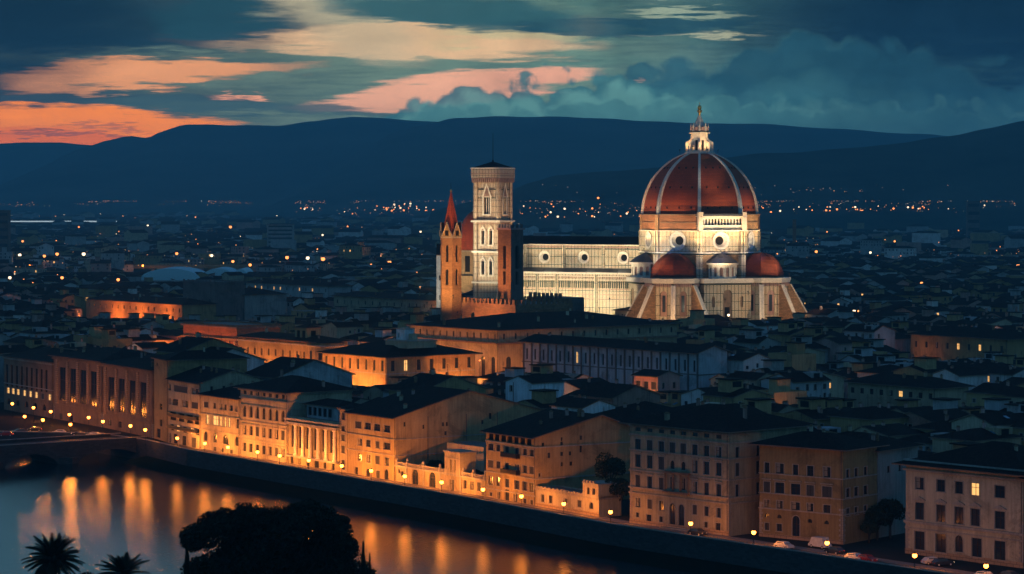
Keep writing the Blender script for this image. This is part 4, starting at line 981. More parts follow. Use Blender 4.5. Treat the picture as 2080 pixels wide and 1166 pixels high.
# ------------------------------------------------------------------ cathedral (local frame: x east along the nave, y north, origin under the dome)
DC = ground_pt(1421, 1215); RZ = -radians(26.8)
ca = thing('cathedral', 'floodlit marble cathedral with a great red ribbed dome and white lantern', 'cathedral', tuple(DC), RZ)
def octo(R, a0=22.5, n=8): return [(R*cos(radians(a0+360*i/n)), R*sin(radians(a0+360*i/n))) for i in range(n)]
R0 = 27.4
# drum: eight faces, each with a round window opening
def ring_face(mb, c, nrm, r0, r1, y0, y1, k, n=28):      # ring facing nrm from radius r0 (at depth y0) to r1 (at depth y1), centre c
    nrm = Vector(nrm); t_ = Vector((-nrm.y, nrm.x, 0)); z = Vector((0, 0, 1))
    for i in range(n):
        a, b2 = 2*pi*i/n, 2*pi*(i+1)/n
        P = lambda r, an, y: c+t_*(r*cos(an))+z*(r*sin(an))+nrm*y
        mb.face([P(r0, a, y0), P(r1, a, y1), P(r1, b2, y1), P(r0, b2, y0)], k)
def holed_wall(mb, c, nrm, hw, zb, zt, zc, r, k, n=32):   # flat wall with a round hole
    nrm = Vector(nrm); t_ = Vector((-nrm.y, nrm.x, 0))
    P = lambda x, z: (c.x+t_.x*x, c.y+t_.y*x, z)
    ring = [(r*cos(2*pi*i/n), zc+r*sin(2*pi*i/n)) for i in range(n)]
    def out(x, z):
        dx_, dz_ = x, z-zc; s_ = min(hw/abs(dx_) if abs(dx_) > 1e-6 else 1e9, ((zt-zc) if dz_ > 0 else (zc-zb))/abs(dz_) if abs(dz_) > 1e-6 else 1e9)
        return (dx_*s_, zc+dz_*s_)
    for i in range(n):
        a, b2 = ring[i], ring[(i+1) % n]; oa, ob = out(*a), out(*b2)
        pts = [P(*a), P(*oa)]
        if abs(abs(oa[0])-hw) < 1e-6 and abs(abs(ob[0])-hw) > 1e-6 or abs(abs(oa[0])-hw) > 1e-6 and abs(abs(ob[0])-hw) < 1e-6:
            pts.append(P(math.copysign(hw, oa[0] if abs(oa[0]) > abs(ob[0]) else ob[0]), zt if (a[1]+b2[1])/2 > zc else zb))
        pts += [P(*ob), P(*b2)]
        mb.face(pts, k)
drum = MB(); ap = R0*cos(radians(22.5)); fw = R0*sin(radians(22.5))
Z0, Z1, Z2, Z3 = 34.0, 46.2, 55.6, 63.0
for i in range(8):
    a = radians(45*i); n = Vector((cos(a), sin(a), 0)); c = n*ap; t_ = Vector((-n.y, n.x, 0))
    P = lambda x, z: (c.x+t_.x*x, c.y+t_.y*x, z)
    drum.face([P(-fw, 0), P(fw, 0), P(fw, Z1), P(-fw, Z1)], 'rough_stone')
    holed_wall(drum, c, n, fw, Z1, Z2, 51.1, 3.2, 'drum_marble')
    ring_face(drum, c+Vector((0, 0, 51.1)), n, 3.2, 2.0, 0, -1.5, 'white_marble')
    k3 = 'red_brick' if i in (6, 5, 4, 3) else 'rough_stone'
    drum.face([P(-fw, Z2), P(fw, Z2), P(fw, Z3), P(-fw, Z3)], k3)
dr = drum.build('drum', ca)
for i in range(8):
    a = radians(45*i); n = Vector((cos(a), sin(a), 0)); c = n*ap+Vector((0, 0, 51.1))
    w_ = MB(); ring_face(w_, c, n, 4.1, 4.3, .0, .45, 'white_marble'); ring_face(w_, c, n, 3.1, 4.1, .25, .45, 'white_marble'); ring_face(w_, c, n, 3.1, 3.1, 0, .25, 'white_marble')
    o = w_.build('round_window', ca); g_ = MB(); ring_face(g_, c, n, 0.0, 2.02, -1.5, -1.5, 'hole'); g_.build('pane', o)
# cornices, corner piers
e = MB()
def ocorn(mb, z, h, R, k, prj=.6): mb.prism(octo(R+prj), z, z+h, k)
for z, h, k, pr in ((Z1-.9, .5, 'white_marble', 1.1), (Z1-1.6, .7, 'green_marble', .5), (Z2-.25, .45, 'white_marble', .7), (Z2+.2, .25, 'green_marble', .4), (59.2, .35, 'brown_stone', .35), (Z3-.3, .5, 'brown_stone', .8)):
    e.prism(octo(R0+pr), z, z+h, k)
e.build('cornice', ca)
for i in range(8):
    a = radians(22.5+45*i); e = MB(); c = (R0*cos(a), R0*sin(a))
    e.obox(c, (cos(a), sin(a)), (-sin(a), cos(a)), 1.1, 1.5, 33, Z1-1.6, 'drum_marble')
    e.obox((c[0]*1.0, c[1]*1.0), (cos(a), sin(a)), (-sin(a), cos(a)), .75, 1.15, Z1-.4, Z2-.25, 'drum_marble')
    e.obox((c[0]*1.01, c[1]*1.01), (cos(a), sin(a)), (-sin(a), cos(a)), .78, .16, Z1-.4, Z2-.25, 'green_marble')
    e.obox((c[0]*.995, c[1]*.995), (cos(a), sin(a)), (-sin(a), cos(a)), .6, 1.0, Z2+.2, Z3-.3, 'rough_stone')
    e.build('corner_pier', ca)
# gallery on the south-east face (arcade)
e = MB(); a = radians(-45); n = Vector((cos(a), sin(a), 0)); t_ = Vector((-n.y, n.x, 0)); c = n*(ap+1.4)
gw = fw*2+2.0; o = c-t_*(gw/2)
e.wall((o.x, o.y, 55.9), (t_.x, t_.y), gw, 2.1, [], 'white_marble')
nA_ = 13; ops = [(1.5+(gw-3.0)*(i+.5)/nA_, .15, (gw-3.0)/nA_*.56, 3.0, True) for i in range(nA_)]
e.wall((o.x, o.y, 58.0), (t_.x, t_.y), gw, 4.0, ops, 'white_marble', .8)
for s_ in (-1, 1):
    cc = c+t_*(s_*(gw/2-.7)); e.obox((cc.x+n.x*.2, cc.y+n.y*.2), (t_.x, t_.y), (-n.x, -n.y), 1.15, 1.0, 55.7, 64.2, 'white_marble')
for z, pr in ((55.6, .7), (57.9, .3), (62.0, .6)): cc = c-n*.6; e.obox((cc.x, cc.y), (t_.x, t_.y), (-n.x, -n.y), gw/2+.4, 1.2+pr, z, z+.4, 'white_marble')
cc = c-n*1.2; e.obox((cc.x, cc.y), (t_.x, t_.y), (-n.x, -n.y), gw/2-.2, .7, 57.5, 62, 'hole')
cc = c-n*.2; e.obox((cc.x, cc.y), (t_.x, t_.y), (-n.x, -n.y), gw/2-1.8, 1.6, 62.42, 63.4, 'lead_roof')
e.build('gallery', ca)
# dome shell: arc of radius 31 about -4.14
def dome_r(z): 
    h = z-Z3; return -4.14*.98+sqrt(max(0, (R0-1.0+4.05)**2-h*h*1.02))
ZT = 91.6
zs = [Z3+(ZT-Z3)*i/20 for i in range(21)]
dm = MB()
for i in range(8):
    a0_, a1_ = radians(22.5+45*i), radians(67.5+45*i)
    for za, zb in zip(zs, zs[1:]):
        ra, rb = dome_r(za), dome_r(zb)
        dm.face([(ra*cos(a0_), ra*sin(a0_), za), (ra*cos(a1_), ra*sin(a1_), za), (rb*cos(a1_), rb*sin(a1_), zb), (rb*cos(a0_), rb*sin(a0_), zb)], 'dome_tiles')
dome = dm.build('dome', ca)
for i in range(8):
    a = radians(22.5+45*i); rb_ = MB(); cx_, sx_ = cos(a), sin(a)
    for za, zb in zip(zs, zs[1:]):
        ra, rb = dome_r(za), dome_r(zb); w0 = .82-.3*(za-Z3)/(ZT-Z3); w1 = .82-.3*(zb-Z3)/(ZT-Z3)
        def q(r, z, w, out): return (cx_*(r+out)-sx_*w, sx_*(r+out)+cx_*w, z+out*.15)
        rb_.face([q(ra, za, -w0, .9), q(ra, za, w0, .9), q(rb, zb, w1, .9), q(rb, zb, -w1, .9)], 'white_marble')
        rb_.face([q(ra, za, w0, .9), q(ra, za, w0, -.6), q(rb, zb, w1, -.6), q(rb, zb, w1, .9)], 'white_marble')
        rb_.face([q(ra, za, -w0, -.6), q(ra, za, -w0, .9), q(rb, zb, -w1, .9), q(rb, zb, -w1, -.6)], 'white_marble')
    rb_.build('dome_rib', ca)
ph = MB()
for i in range(8):
    a = radians(45*i); n = Vector((cos(a), sin(a))); t_ = Vector((-n.y, n.x))
    for z in (66.2, 75.5, 84.5):
        r = dome_r(z)*cos(radians(22.5)); k = .25 if z < 80 else .22
        for s_ in (-1, 0, 1):
            cc = n*(r+.02)+t_*(s_*r*k); ph.obox((cc.x, cc.y), t_, -n, .28, .35, z-.45, z+.45, 'hole')
ph.build('porthole', dome)
e = MB(); e.prism(octo(dome_r(ZT)+1.4), ZT-.3, ZT+.6, 'white_marble'); e.build('platform', dome)
# lantern
la = MB(); la.prism(octo(4.0, 22.5), ZT+.6, 100.6, 'white_marble'); la.prism(octo(4.9), 100.6, 101.3, 'white_marble'); la.prism(octo(4.4), 101.3, 101.7, 'green_marble')
ln = la.build('lantern', ca)
for i in range(8):
    a = radians(22.5+45*i); e = MB(); d_ = (cos(a), sin(a)); t_ = (-d_[1], d_[0])
    # curved buttress: pier with arch to the body
    e.obox((5.9*d_[0], 5.9*d_[1]), d_, t_, .5, .42, ZT+.6, 96.0, 'white_marble')
    prof = [(3.9, 98.8), (4.5, 97.9), (5.2, 97.2), (6.4, 96.6), (6.4, 95.6), (5.4, 95.3), (4.6, 95.0), (3.9, 94.2)]
    for s_ in (-1, 1):
        pts = [(d_[0]*r+t_[0]*.36*s_, d_[1]*r+t_[1]*.36*s_, z) for r, z in prof]; e.face(pts if s_ < 0 else pts[::-1], 'white_marble')
    for (r, z), (r2, z2) in zip(prof, prof[1:]):
        e.face([(d_[0]*r-t_[0]*.36, d_[1]*r-t_[1]*.36, z), (d_[0]*r+t_[0]*.36, d_[1]*r+t_[1]*.36, z), (d_[0]*r2+t_[0]*.36, d_[1]*r2+t_[1]*.36, z2), (d_[0]*r2-t_[0]*.36, d_[1]*r2-t_[1]*.36, z2)], 'white_marble')
    e.build('lantern_buttress', ln)
    a = radians(45*i); e = MB(); d_ = (cos(a), sin(a)); t_ = (-d_[1], d_[0]); e.obox((3.72*d_[0], 3.72*d_[1]), t_, (-d_[0], -d_[1]), .55, .06, ZT+1.2, 97.6, 'hole'); e.build('lantern_window', ln)
cr = MB(); cr.prism(octo(4.1), 101.7, 103.6, 'rose_plaster', scale=.92)
for i in range(8):
    a = radians(22.5+45*i); c = (4.0*cos(a), 4.0*sin(a)); cr.obox(c, (1, 0), (0, 1), .3, .3, 101.7, 104.4, 'white_marble'); cr.lathe([(.34, 104.4), (0, 105.9)], 6, 'white_marble', (c[0], c[1], 0))
    a = radians(45*i); c = (3.7*cos(a), 3.7*sin(a)); cr.lathe([(.8, 102.2), (.8, 103.6), (0, 104.6)], 8, 'rose_plaster', (c[0], c[1], 0))
cr.build('crown', ln)
e = MB(); e.prism(octo(2.9), 103.4, 109.2, 'white_marble', scale=.13)
for i in range(8):
    a = radians(22.5+45*i); e.tube((3.05*cos(a), 3.05*sin(a), 103.4), (.45*cos(a), .45*sin(a), 109.2), .18, .1, 5, 'white_marble')
e.build('cone', ln)
e = MB(); e.lathe([(.35, 109.1), (.5, 109.4), (.45, 110.0), (1.25, 111.3), (1.2, 111.6), (.3, 111.6)], 14, 'gold'); e.lathe([(0.05, 111.4), (.7, 111.9), (1.0, 112.8), (.7, 113.7), (0, 114.1)], 14, 'gold'); e.box(-.07, -.07, 114, .07, .07, 115.4, 'gold'); e.box(-.4, -.06, 114.7, .4, .06, 114.9, 'gold'); weld(e.build('gilded_ball', ln))
# lower body and tribunes
def tribune(ang, name='tribune'):
    a = radians(ang); n = Vector((cos(a), sin(a))); t_ = Vector((-n.y, n.x)); c = n*30.5
    poly = lambda R, k=0: [(c.x+n.x*R*cos(q)+t_.x*R*sin(q), c.y+n.y*R*cos(q)+t_.y*R*sin(q)) for q in [radians(-112.5+45*i) for i in range(6)]]+[tuple(n*14-t_*(-R*.92)), tuple(n*14+t_*(-R*.92))]
    tb = MB(); R = 12.6
    P = poly(R)
    for i in range(5):
        p, q = P[i], P[i+1]; d = Vector((q[0]-p[0], q[1]-p[1], 0)); w = d.length; d.normalize()
        tb.wall((p[0], p[1], 0), (d.x, d.y), w, 33.0, [(w/2, 17, 3.4, 11.5, True)], 'drum_marble', .9)
    tb.prism(poly(R-1.2), 0, 32.5, 'brown_stone')
    tb.face([(x, y, 33.0) for x, y in P], 'lead_roof')
    for s_ in (0, 4):
        pass
    o = tb.build('tribune', ca)
    e = MB()
    for z, h, pr, k in ((31.2, .5, .4, 'green_marble'), (32.0, .8, .9, 'white_marble'), (32.8, 1.3, 1.3, 'white_marble')): e.prism(poly(R+pr), z, z+h, k)
    for i in range(5):                                       # little corbels
        p, q = Vector(P[i]), Vector(P[i+1]); L = (q-p).length; d = (q-p)/L; m_ = Vector((d.y, -d.x))
        for j in range(int(L/1.0)):
            cc = p+d*(.5+j)+m_*.35; e.obox((cc.x, cc.y), d, -m_, .2, .4, 30.4, 31.9, 'rose_plaster')
    e.build('cornice', o)
    for i in range(5):
        p, q = P[i], P[i+1]; mid_ = ((p[0]+q[0])/2, (p[1]+q[1])/2); d = Vector((q[0]-p[0], q[1]-p[1])).normalized(); m_ = Vector((d.y, -d.x))
        e = MB(); cc = Vector(mid_)-m_*.6; e.obox((cc.x, cc.y), d, -m_, 1.7, .05, 17, 28.4, 'rose_plaster'); e.obox((cc.x+m_.x*.12, cc.y+m_.y*.12), d, -m_, .75, .06, 19, 26.5, 'glass'); e.build('window', o)
    # sloping buttresses at the corners
    for i in (1, 2, 3, 4):
        p = Vector(P[i]); d = (p-c).normalized(); s2 = Vector((-d.y, d.x)); e = MB()
        pr = [(R-.3, 31), (R+1.2, 31), (R+13.5, 9), (R+13.5, 0), (R-.3, 0)]
        for s_ in (-1, 1):
            pts = [(c.x+d.x*r+s2.x*.75*s_, c.y+d.y*r+s2.y*.75*s_, z) for r, z in pr]; e.face(pts if s_ < 0 else pts[::-1], 'rough_stone')
        for (r, z), (r2, z2) in zip(pr, pr[1:4]):
            e.face([(c.x+d.x*r-s2.x*.75, c.y+d.y*r-s2.y*.75, z), (c.x+d.x*r2-s2.x*.75, c.y+d.y*r2-s2.y*.75, z2), (c.x+d.x*r2+s2.x*.75, c.y+d.y*r2+s2.y*.75, z2), (c.x+d.x*r+s2.x*.75, c.y+d.y*r+s2.y*.75, z)], 'white_marble')
        # coping
        for s_ in (-1, 1):
            a1, a2 = Vector((c.x+d.x*(R+1.2)+s2.x*.78*s_, c.y+d.y*(R+1.2)+s2.y*.78*s_, 31.05)), Vector((c.x+d.x*(R+13.5)+s2.x*.78*s_, c.y+d.y*(R+13.5)+s2.y*.78*s_, 9.05)); e.tube(a1, a2, .35, .35, 5, 'white_marble')
        e.build('buttress', o)
    # half dome, faceted
    hd = MB(); Rd = 10.6; hh = 11.6; N = 8
    A = [radians(-112.5+45*i) for i in range(6)]; A = [radians(-112.5)-.35]+A[0:]+[radians(112.5)+.35]
    for i in range(len(A)-1):
        for j in range(N):
            e0, e1 = pi/2*j/N, pi/2*(j+1)/N
            g = lambda an, el: (c.x+n.x*Rd*cos(el)*cos(an)+t_.x*Rd*cos(el)*sin(an), c.y+n.y*Rd*cos(el)*cos(an)+t_.y*Rd*cos(el)*sin(an), 34.0+hh*sin(el))
            pts = [g(A[i], e0), g(A[i+1], e0), g(A[i+1], e1), g(A[i], e1)]
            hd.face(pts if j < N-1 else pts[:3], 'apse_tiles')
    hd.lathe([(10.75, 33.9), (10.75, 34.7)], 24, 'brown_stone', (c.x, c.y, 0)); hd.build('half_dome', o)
    return o
for a in (-90, 0, 90): tribune(a)
def exedra(ang):
    a = radians(ang); n = Vector((cos(a), sin(a))); t_ = Vector((-n.y, n.x)); c = n*27.0
    e = MB(); cc = n*22; hw = 11.5
    o_ = n*33.5-t_*hw
    e.wall((o_.x, o_.y, 0), (t_.x, t_.y), hw*2, 33.0, [(hw, 8, 4.4, 21, True), (hw-7, 21, 1.6, 5, True), (hw+7, 21, 1.6, 5, True)], 'nave_marble', 1.0)
    for s_ in (-1, 1): q = n*24.5+t_*(s_*(hw-.5)); e.obox((q.x, q.y), n, t_, 8.8, .5, 0, 33, 'nave_marble')
    q = n*23; e.obox((q.x, q.y), n, t_, 9.6, hw-1.2, 0, 32.9, 'brown_stone')
    q = n*24.6; e.obox((q.x, q.y), n, t_, 10.0, hw+.8, 32.0, 34.1, 'white_marble')
    q = n*24.6; e.obox((q.x, q.y), n, t_, 9.5, hw+.3, 31.2, 31.8, 'green_marble')
    w = e.build('sacristy', ca)
    dd = MB(); q = n*33.0; dd.obox((q.x, q.y), t_, -n, 1.1, .1, 8, 21, 'hole'); dd.build('window', w)
    x_ = MB(); pts = 7; Rr = 6.7
    for i in range(pts):
        a0_, a1_ = a-pi/2+pi*i/pts, a-pi/2+pi*(i+1)/pts
        p = Vector((c.x+Rr*cos(a0_), c.y+Rr*sin(a0_), 0)); q = Vector((c.x+Rr*cos(a1_), c.y+Rr*sin(a1_), 0)); d = (q-p).normalized(); L = (q-p).length
        x_.wall((p.x, p.y, 34.1), (d.x, d.y), L, 6.2, [(L/2, .8, 1.5, 4.2, True)], 'white_marble', .5)
    x_.lathe([(5.9, 34.1), (5.9, 40)], 14, 'rose_plaster', (c.x, c.y, 0), a-pi/2, pi)
    x_.lathe([(7.4, 40.2), (7.5, 41.0), (6.8, 41.05)], 14, 'white_marble', (c.x, c.y, 0), a-pi/2-.1, pi+.2); ex = x_.build('exedra', ca)
    x_ = MB(); x_.lathe([(7.5, 41.0), (4.2, 43.6), (0, 45.6)], 14, 'lead_roof', (c.x, c.y, 0), a-pi/2-.1, pi+.2); x_.build('cone_roof', ex)
for a in (-45, 45, -135, 135): exedra(a)
# nave and aisle
X0_, X1_ = -106.0, -24.0; L = X1_-X0_
nv = MB(); zc0, zc1 = 37.6, 48.2
bays = 4; bw_ = L/bays
nvm = []
for i in range(bays):
    xc = X0_+bw_*(i+.5)
    c = Vector((xc, -10.5, 0)); holed_wall(nv, c, (0, -1, 0), bw_/2, zc0-1.5, zc1, 42.6, 2.2, 'nave_marble'); ring_face(nv, c+Vector((0, 0, 42.6)), (0, -1, 0), 2.2, 1.55, 0, -.9, 'white_marble')
nv.face([(X1_, 10.5, 30), (X0_, 10.5, 30), (X0_, 10.5, zc1), (X1_, 10.5, zc1)], 'nave_marble'); nv.face([(X0_, 10.5, 0), (X0_, -10.5, 0), (X0_, -10.5, zc1), (X0_, 10.5, zc1)], 'nave_marble')
nvo = nv.build('nave', ca)
for i in range(bays):
    c = Vector((X0_+bw_*(i+.5), -10.5, 42.6)); e = MB(); ring_face(e, c, (0, -1, 0), 2.9, 3.1, 0, .35, 'white_marble'); ring_face(e, c, (0, -1, 0), 2.15, 2.9, .2, .35, 'white_marble'); ring_face(e, c, (0, -1, 0), 0, 1.6, -.9, -.9, 'hole'); e.build('round_window', nvo)
e = MB()
for i in range(bays+1): x = X0_+bw_*i; e.box(x-.7, -11.2, zc0-1.3, x+.7, -10.51, zc1, 'drum_marble'); e.box(x-.14, -11.28, zc0-1.3, x+.14, -11.21, zc1, 'green_marble')
for z, h, pr, k in ((46.4, .35, .3, 'green_marble'), (47.2, .5, .5, 'rose_plaster'), (48.2, .5, .9, 'white_marble')): e.box(X0_, -10.52-pr, z, X1_, -10.49, z+h, k)
e.build('cornice', nvo)
e = MB(); e.face([(X0_, -11.6, 48.71), (X1_, -11.6, 48.71), (X1_, 0, 52.4), (X0_, 0, 52.4)], 'roof_tiles'); e.face([(X0_, 0, 52.4), (X1_, 0, 52.4), (X1_, 11.6, 48.71), (X0_, 11.6, 48.71)], 'roof_tiles'); e.face([(X0_, 11.6, 48.7), (X0_, -11.6, 48.7), (X0_, 0, 52.4)], 'nave_marble'); e.build('roof', nvo)
ai = MB(); ai.wall((X0_, -20.5, 0), (1, 0), L+1.5, 35.6, [(L*.47, 19.0, 2.2, 3.4)]+[(L*f, 8, 2.4, 9, True) for f in (.13, .38, .63, .88)], 'nave_marble', .8)
ai.box(X0_+.9, -19.4, 0, X1_, -10.6, 35, 'brown_stone'); ai.face([(X0_, -10.6, 0), (X0_, -20.5, 0), (X0_, -20.5, 35.6), (X0_, -10.6, 36)], 'nave_marble')
aio = ai.build('aisle', ca)
e = MB(); e.face([(X0_, -21.3, 35.9), (X1_+1.5, -21.3, 35.9), (X1_+1.5, -10.52, 37.6), (X0_, -10.52, 37.6)], 'lead_roof'); e.build('roof', aio)
e = MB(); e.box(X0_, -21.4, 35.0, X1_+1.5, -20.51, 35.88, 'white_marble')
for x in (X0_+.7, X0_+bw_*.52, X0_+bw_*1.05, X0_+bw_*1.55, X0_+bw_*2.05, X0_+bw_*3.05): e.box(x-.7, -21.1, 0, x+.7, -20.51, 35, 'drum_marble'); e.box(x-.2, -21.2, 0, x+.2, -21.11, 35, 'green_marble')
for j in range(int(L/1.1)): e.box(X0_+.3+j*1.1, -20.95, 28.6, X0_+.72+j*1.1, -20.51, 31.8, 'green_marble'); e.box(X0_+.25+j*1.1, -21.0, 33.1, X0_+.75+j*1.1, -20.51, 33.8, 'rose_plaster')
for z in (33.9, 32.2, 27.9, 25.4, 23.4): e.box(X0_, -20.85, z, X1_+1.5, -20.51, z+.3, 'rose_plaster' if z < 28 else 'white_marble')
e.build('cornice', aio)
# facade gable at the west end
e = MB(); e.box(X0_-1.5, -12, 0, X0_+.01, 12, 49, 'rose_plaster'); 
for y0_, y1_ in ((-12, 0), (0, 12)): e.face([(X0_-1.4, y0_, 49), (X0_-1.4, y1_, 49), (X0_-1.4, 0, 55)] , 'rose_plaster'); e.face([(X0_, y1_, 49), (X0_, y0_, 49), (X0_, 0, 55)], 'rose_plaster')
e.face([(X0_-1.5, -12.3, 49), (X0_+.3, -12.3, 49), (X0_+.3, 0, 55.2), (X0_-1.5, 0, 55.2)], 'rose_plaster'); e.build('facade', ca)
BLOCKS.append((DC+Matrix.Rotation(RZ, 3, 'Z')@Vector((-110, -48, 0)), Vector((cos(RZ), sin(RZ), 0)), Vector((-sin(RZ), cos(RZ), 0)), 165, 110, 0))

# ------------------------------------------------------------------ bell tower
Rm = Matrix.Rotation(RZ, 3, 'Z')
TC = DC+Rm@Vector((-94.5, -27, 0)); hs = 6.0
bt = thing('bell_tower', 'tall square marble bell tower with slender windows and a thin mast', 'bell tower', tuple(TC), RZ)
body = MB(); ZB = [0, 31, 45.5, 60, 79.5]
def face_ops(i):
    if i == 3: return [(hs, 3.2, 3.2, 12.5, True)]
    return [(hs-2.1, 3.5, 1.5, 7.4, True), (hs+2.1, 3.5, 1.5, 7.4, True)]
for (sx, sy, dx_, dy_) in ((-hs, -hs, 1, 0), (hs, -hs, 0, 1), (hs, hs, -1, 0), (-hs, hs, 0, -1)):
    body.wall((sx, sy, 0), (dx_, dy_), 2*hs, 31, [], 'tower_marble')
    for i in (1, 2, 3): body.wall((sx, sy, ZB[i]), (dx_, dy_), 2*hs, ZB[i+1]-ZB[i], face_ops(i), 'tower_marble', .9)
body.box(-hs+1.1, -hs+1.1, 0, hs-1.1, hs-1.1, 79, 'hole')
bo = body.build('shaft', bt)
for (sx, sy) in ((-1, -1), (1, -1), (1, 1), (-1, 1)):
    e = MB(); e.lathe([(1.25, 0), (1.25, 79.5)], 8, 'tower_marble', (sx*(hs+.0), sy*(hs+.0), 0), pi/8); e.build('corner_buttress', bt)
for z, h, pr, k in ((30.4, .8, .9, 'white_marble'), (44.8, .9, .9, 'white_marble'), (59.2, .9, 1.1, 'white_marble')):
    e = MB(); e.prism([(-hs-pr-.7, -hs-pr-.7), (hs+pr+.7, -hs-pr-.7), (hs+pr+.7, hs+pr+.7), (-hs-pr-.7, hs+pr+.7)], z, z+h, k); e.build('string_course', bt)
for z, h, pr, k in ((58.4, .5, .5, 'rose_plaster'), (74.4, .4, .3, 'green_marble'), (70.5, .35, .3, 'green_marble')):
    for s_ in (0, 1):
        e = MB(); e.box(-hs, -hs-pr, z, hs, -hs-.01, z+h, k) if s_ == 0 else e.box(hs+.01, -hs, z, hs+pr, hs, z+h, k); e.build('inlay_band', bt)
def pier_frame(mb, zb, zt, w, xo, gable):      # window surround with pointed gable, on south and east faces
    for f in (0, 1):
        def T(x, y, z): return (x, -hs-y, z) if f == 0 else (hs+y, x, z)
        def bx(x0, x1, y1, z0, z1, k):
            A = [T(x0, 0.01, z0), T(x1, 0.01, z0), T(x1, y1, z0), T(x0, y1, z0)]; xs_ = [p[0] for p in A]; ys_ = [p[1] for p in A]; mb.box(min(xs_), min(ys_), z0, max(xs_), max(ys_), z1, k)
        bx(xo-w/2-.7, xo-w/2-.05, .45, zb, zt, 'white_marble'); bx(xo+w/2+.05, xo+w/2+.7, .45, zb, zt, 'white_marble'); bx(xo-w/2-.8, xo+w/2+.8, .7, zb-.6, zb, 'white_marble')
        if gable:
            pts = [(xo-w/2-.9, zt), (xo+w/2+.9, zt), (xo, zt+gable)]
            mb.face([T(x, .5, z) for x, z in (pts)], 'white_marble')
            inn = [(xo-w/2-.1, zt+.3), (xo+w/2+.1, zt+.3), (xo, zt+gable-1.3)]
            mb.face([T(x, .53, z) for x, z in inn], 'rose_plaster')
            for (x, z), (x2, z2) in ((pts[0], pts[2]), (pts[2], pts[1])): mb.tube(T(x, .5, z), T(x2, .5, z2), .25, .25, 5, 'white_marble')
e = MB(); pier_frame(e, 63.0, 71.0, 3.2, 0, 6.6)
for z in (34.2, 48.6): pier_frame(e, z, z+6.6, 1.5, -2.1, 2.4); pier_frame(e, z, z+6.6, 1.5, 2.1, 2.4)
e.build('window_frame', bt)
for f in (0, 1):
    e = MB()
    for x in (-.55, .55):
        if f == 0: e.box(x-.12, -hs+.3, 63.2, x+.12, -hs+.5, 71, 'white_marble')
        else: e.box(hs-.5, x-.12, 63.2, hs-.3, x+.12, 71, 'white_marble')
    e.build('mullion', bt)
e = MB(); q = lambda s_: [(-hs-s_, -hs-s_), (hs+s_, -hs-s_), (hs+s_, hs+s_), (-hs-s_, hs+s_)]
e.prism(q(1.2), 79.5, 80.3, 'white_marble')
for i in range(14):
    x = -hs-1.0+(2*hs+2)*i/13
    for (a_, b_) in ((x, -hs-1.1), (hs+1.1, x)): e.obox((a_, b_), (1, 0), (0, 1), .35, .7, 78.0, 80.2, 'rose_plaster')
e.prism(q(1.7), 80.3, 84.4, 'tower_marble'); e.prism(q(1.9), 84.4, 85.0, 'white_marble'); e.prism(q(1.8), 82.0, 82.3, 'rose_plaster')
e.build('battlement', bt)
e = MB(); A = q(1.2)
for i in range(4): e.face([(A[i][0], A[i][1], 85.0), (A[(i+1) % 4][0], A[(i+1) % 4][1], 85.0), (0, 0, 88.0)], 'roof_tiles')
e.lathe([(.7, 87.6), (.5, 88.2), (.3, 88.6), (.16, 89.0)], 8, 'iron'); e.build('roof', bt)
e = MB(); e.tube((0, 0, 88), (0, 0, 101.5), .17, .07, 6, 'iron'); e.build('mast', bt)

# ------------------------------------------------------------------ the brick watch tower and its crenellated palace
p1 = ground_pt(1047, 1048)
def cren(mb, p, d, L, z, k, sp=2.6, w=1.45, h=1.9, inward=(0, 1)):
    n = int(L/sp)
    for i in range(n):
        c = Vector(p)+Vector(d)*(sp*(i+.5)*L/(n*sp)); c2 = c+Vector(inward)*.3
        mb.obox((c2.x, c2.y), d, inward, w/2, .32, z, z+h, k)
A_ = (26.0/1.0)
b = Bld('fortress_palace', 'low brick fortress palace crowned with square battlements, below the bell tower', 'palace', p1-U*35.5, p1, 30, 27.6, 'brown_brick', style='bare')
b.grid(6, [14.0], 1.2, 2.6, arch=True); b.bandz(25.6, .35, .3, 'brown_stone')
e = MB(); cren(e, (0, 0), (1, 0), b.w, 27.6, 'brown_brick'); cren(e, (b.w, 0), (0, 1), b.depth, 27.6, 'brown_brick', inward=(-1, 0)); cren(e, (0, b.depth), (1, 0), b.w, 27.6, 'brown_brick', inward=(0, -1))
e.build('battlement', b.root); b.finish('flat')
fp = b
p2 = ground_pt(1141, 1072)
b = Bld('fortress_palace', 'dark rear wing of the battlemented fortress palace, right of the watch tower', 'palace', p2-U*22, p2, 12, 29.4, 'dark_stone', style='bare')
e = MB(); cren(e, (0, 0), (1, 0), b.w, 29.4, 'dark_stone'); e.build('battlement', b.root); b.grid(4, [20], 1.2, 2.4, arch=True); b.finish('flat')
wt = thing('watch_tower', 'square brick watch tower with tall arched openings, one side orange, standing before the bell tower', 'tower', tuple(ground_pt(1038, 1066)), atan2(U.y, U.x))
s_ = 8.6; e = MB(); HT = 57.5
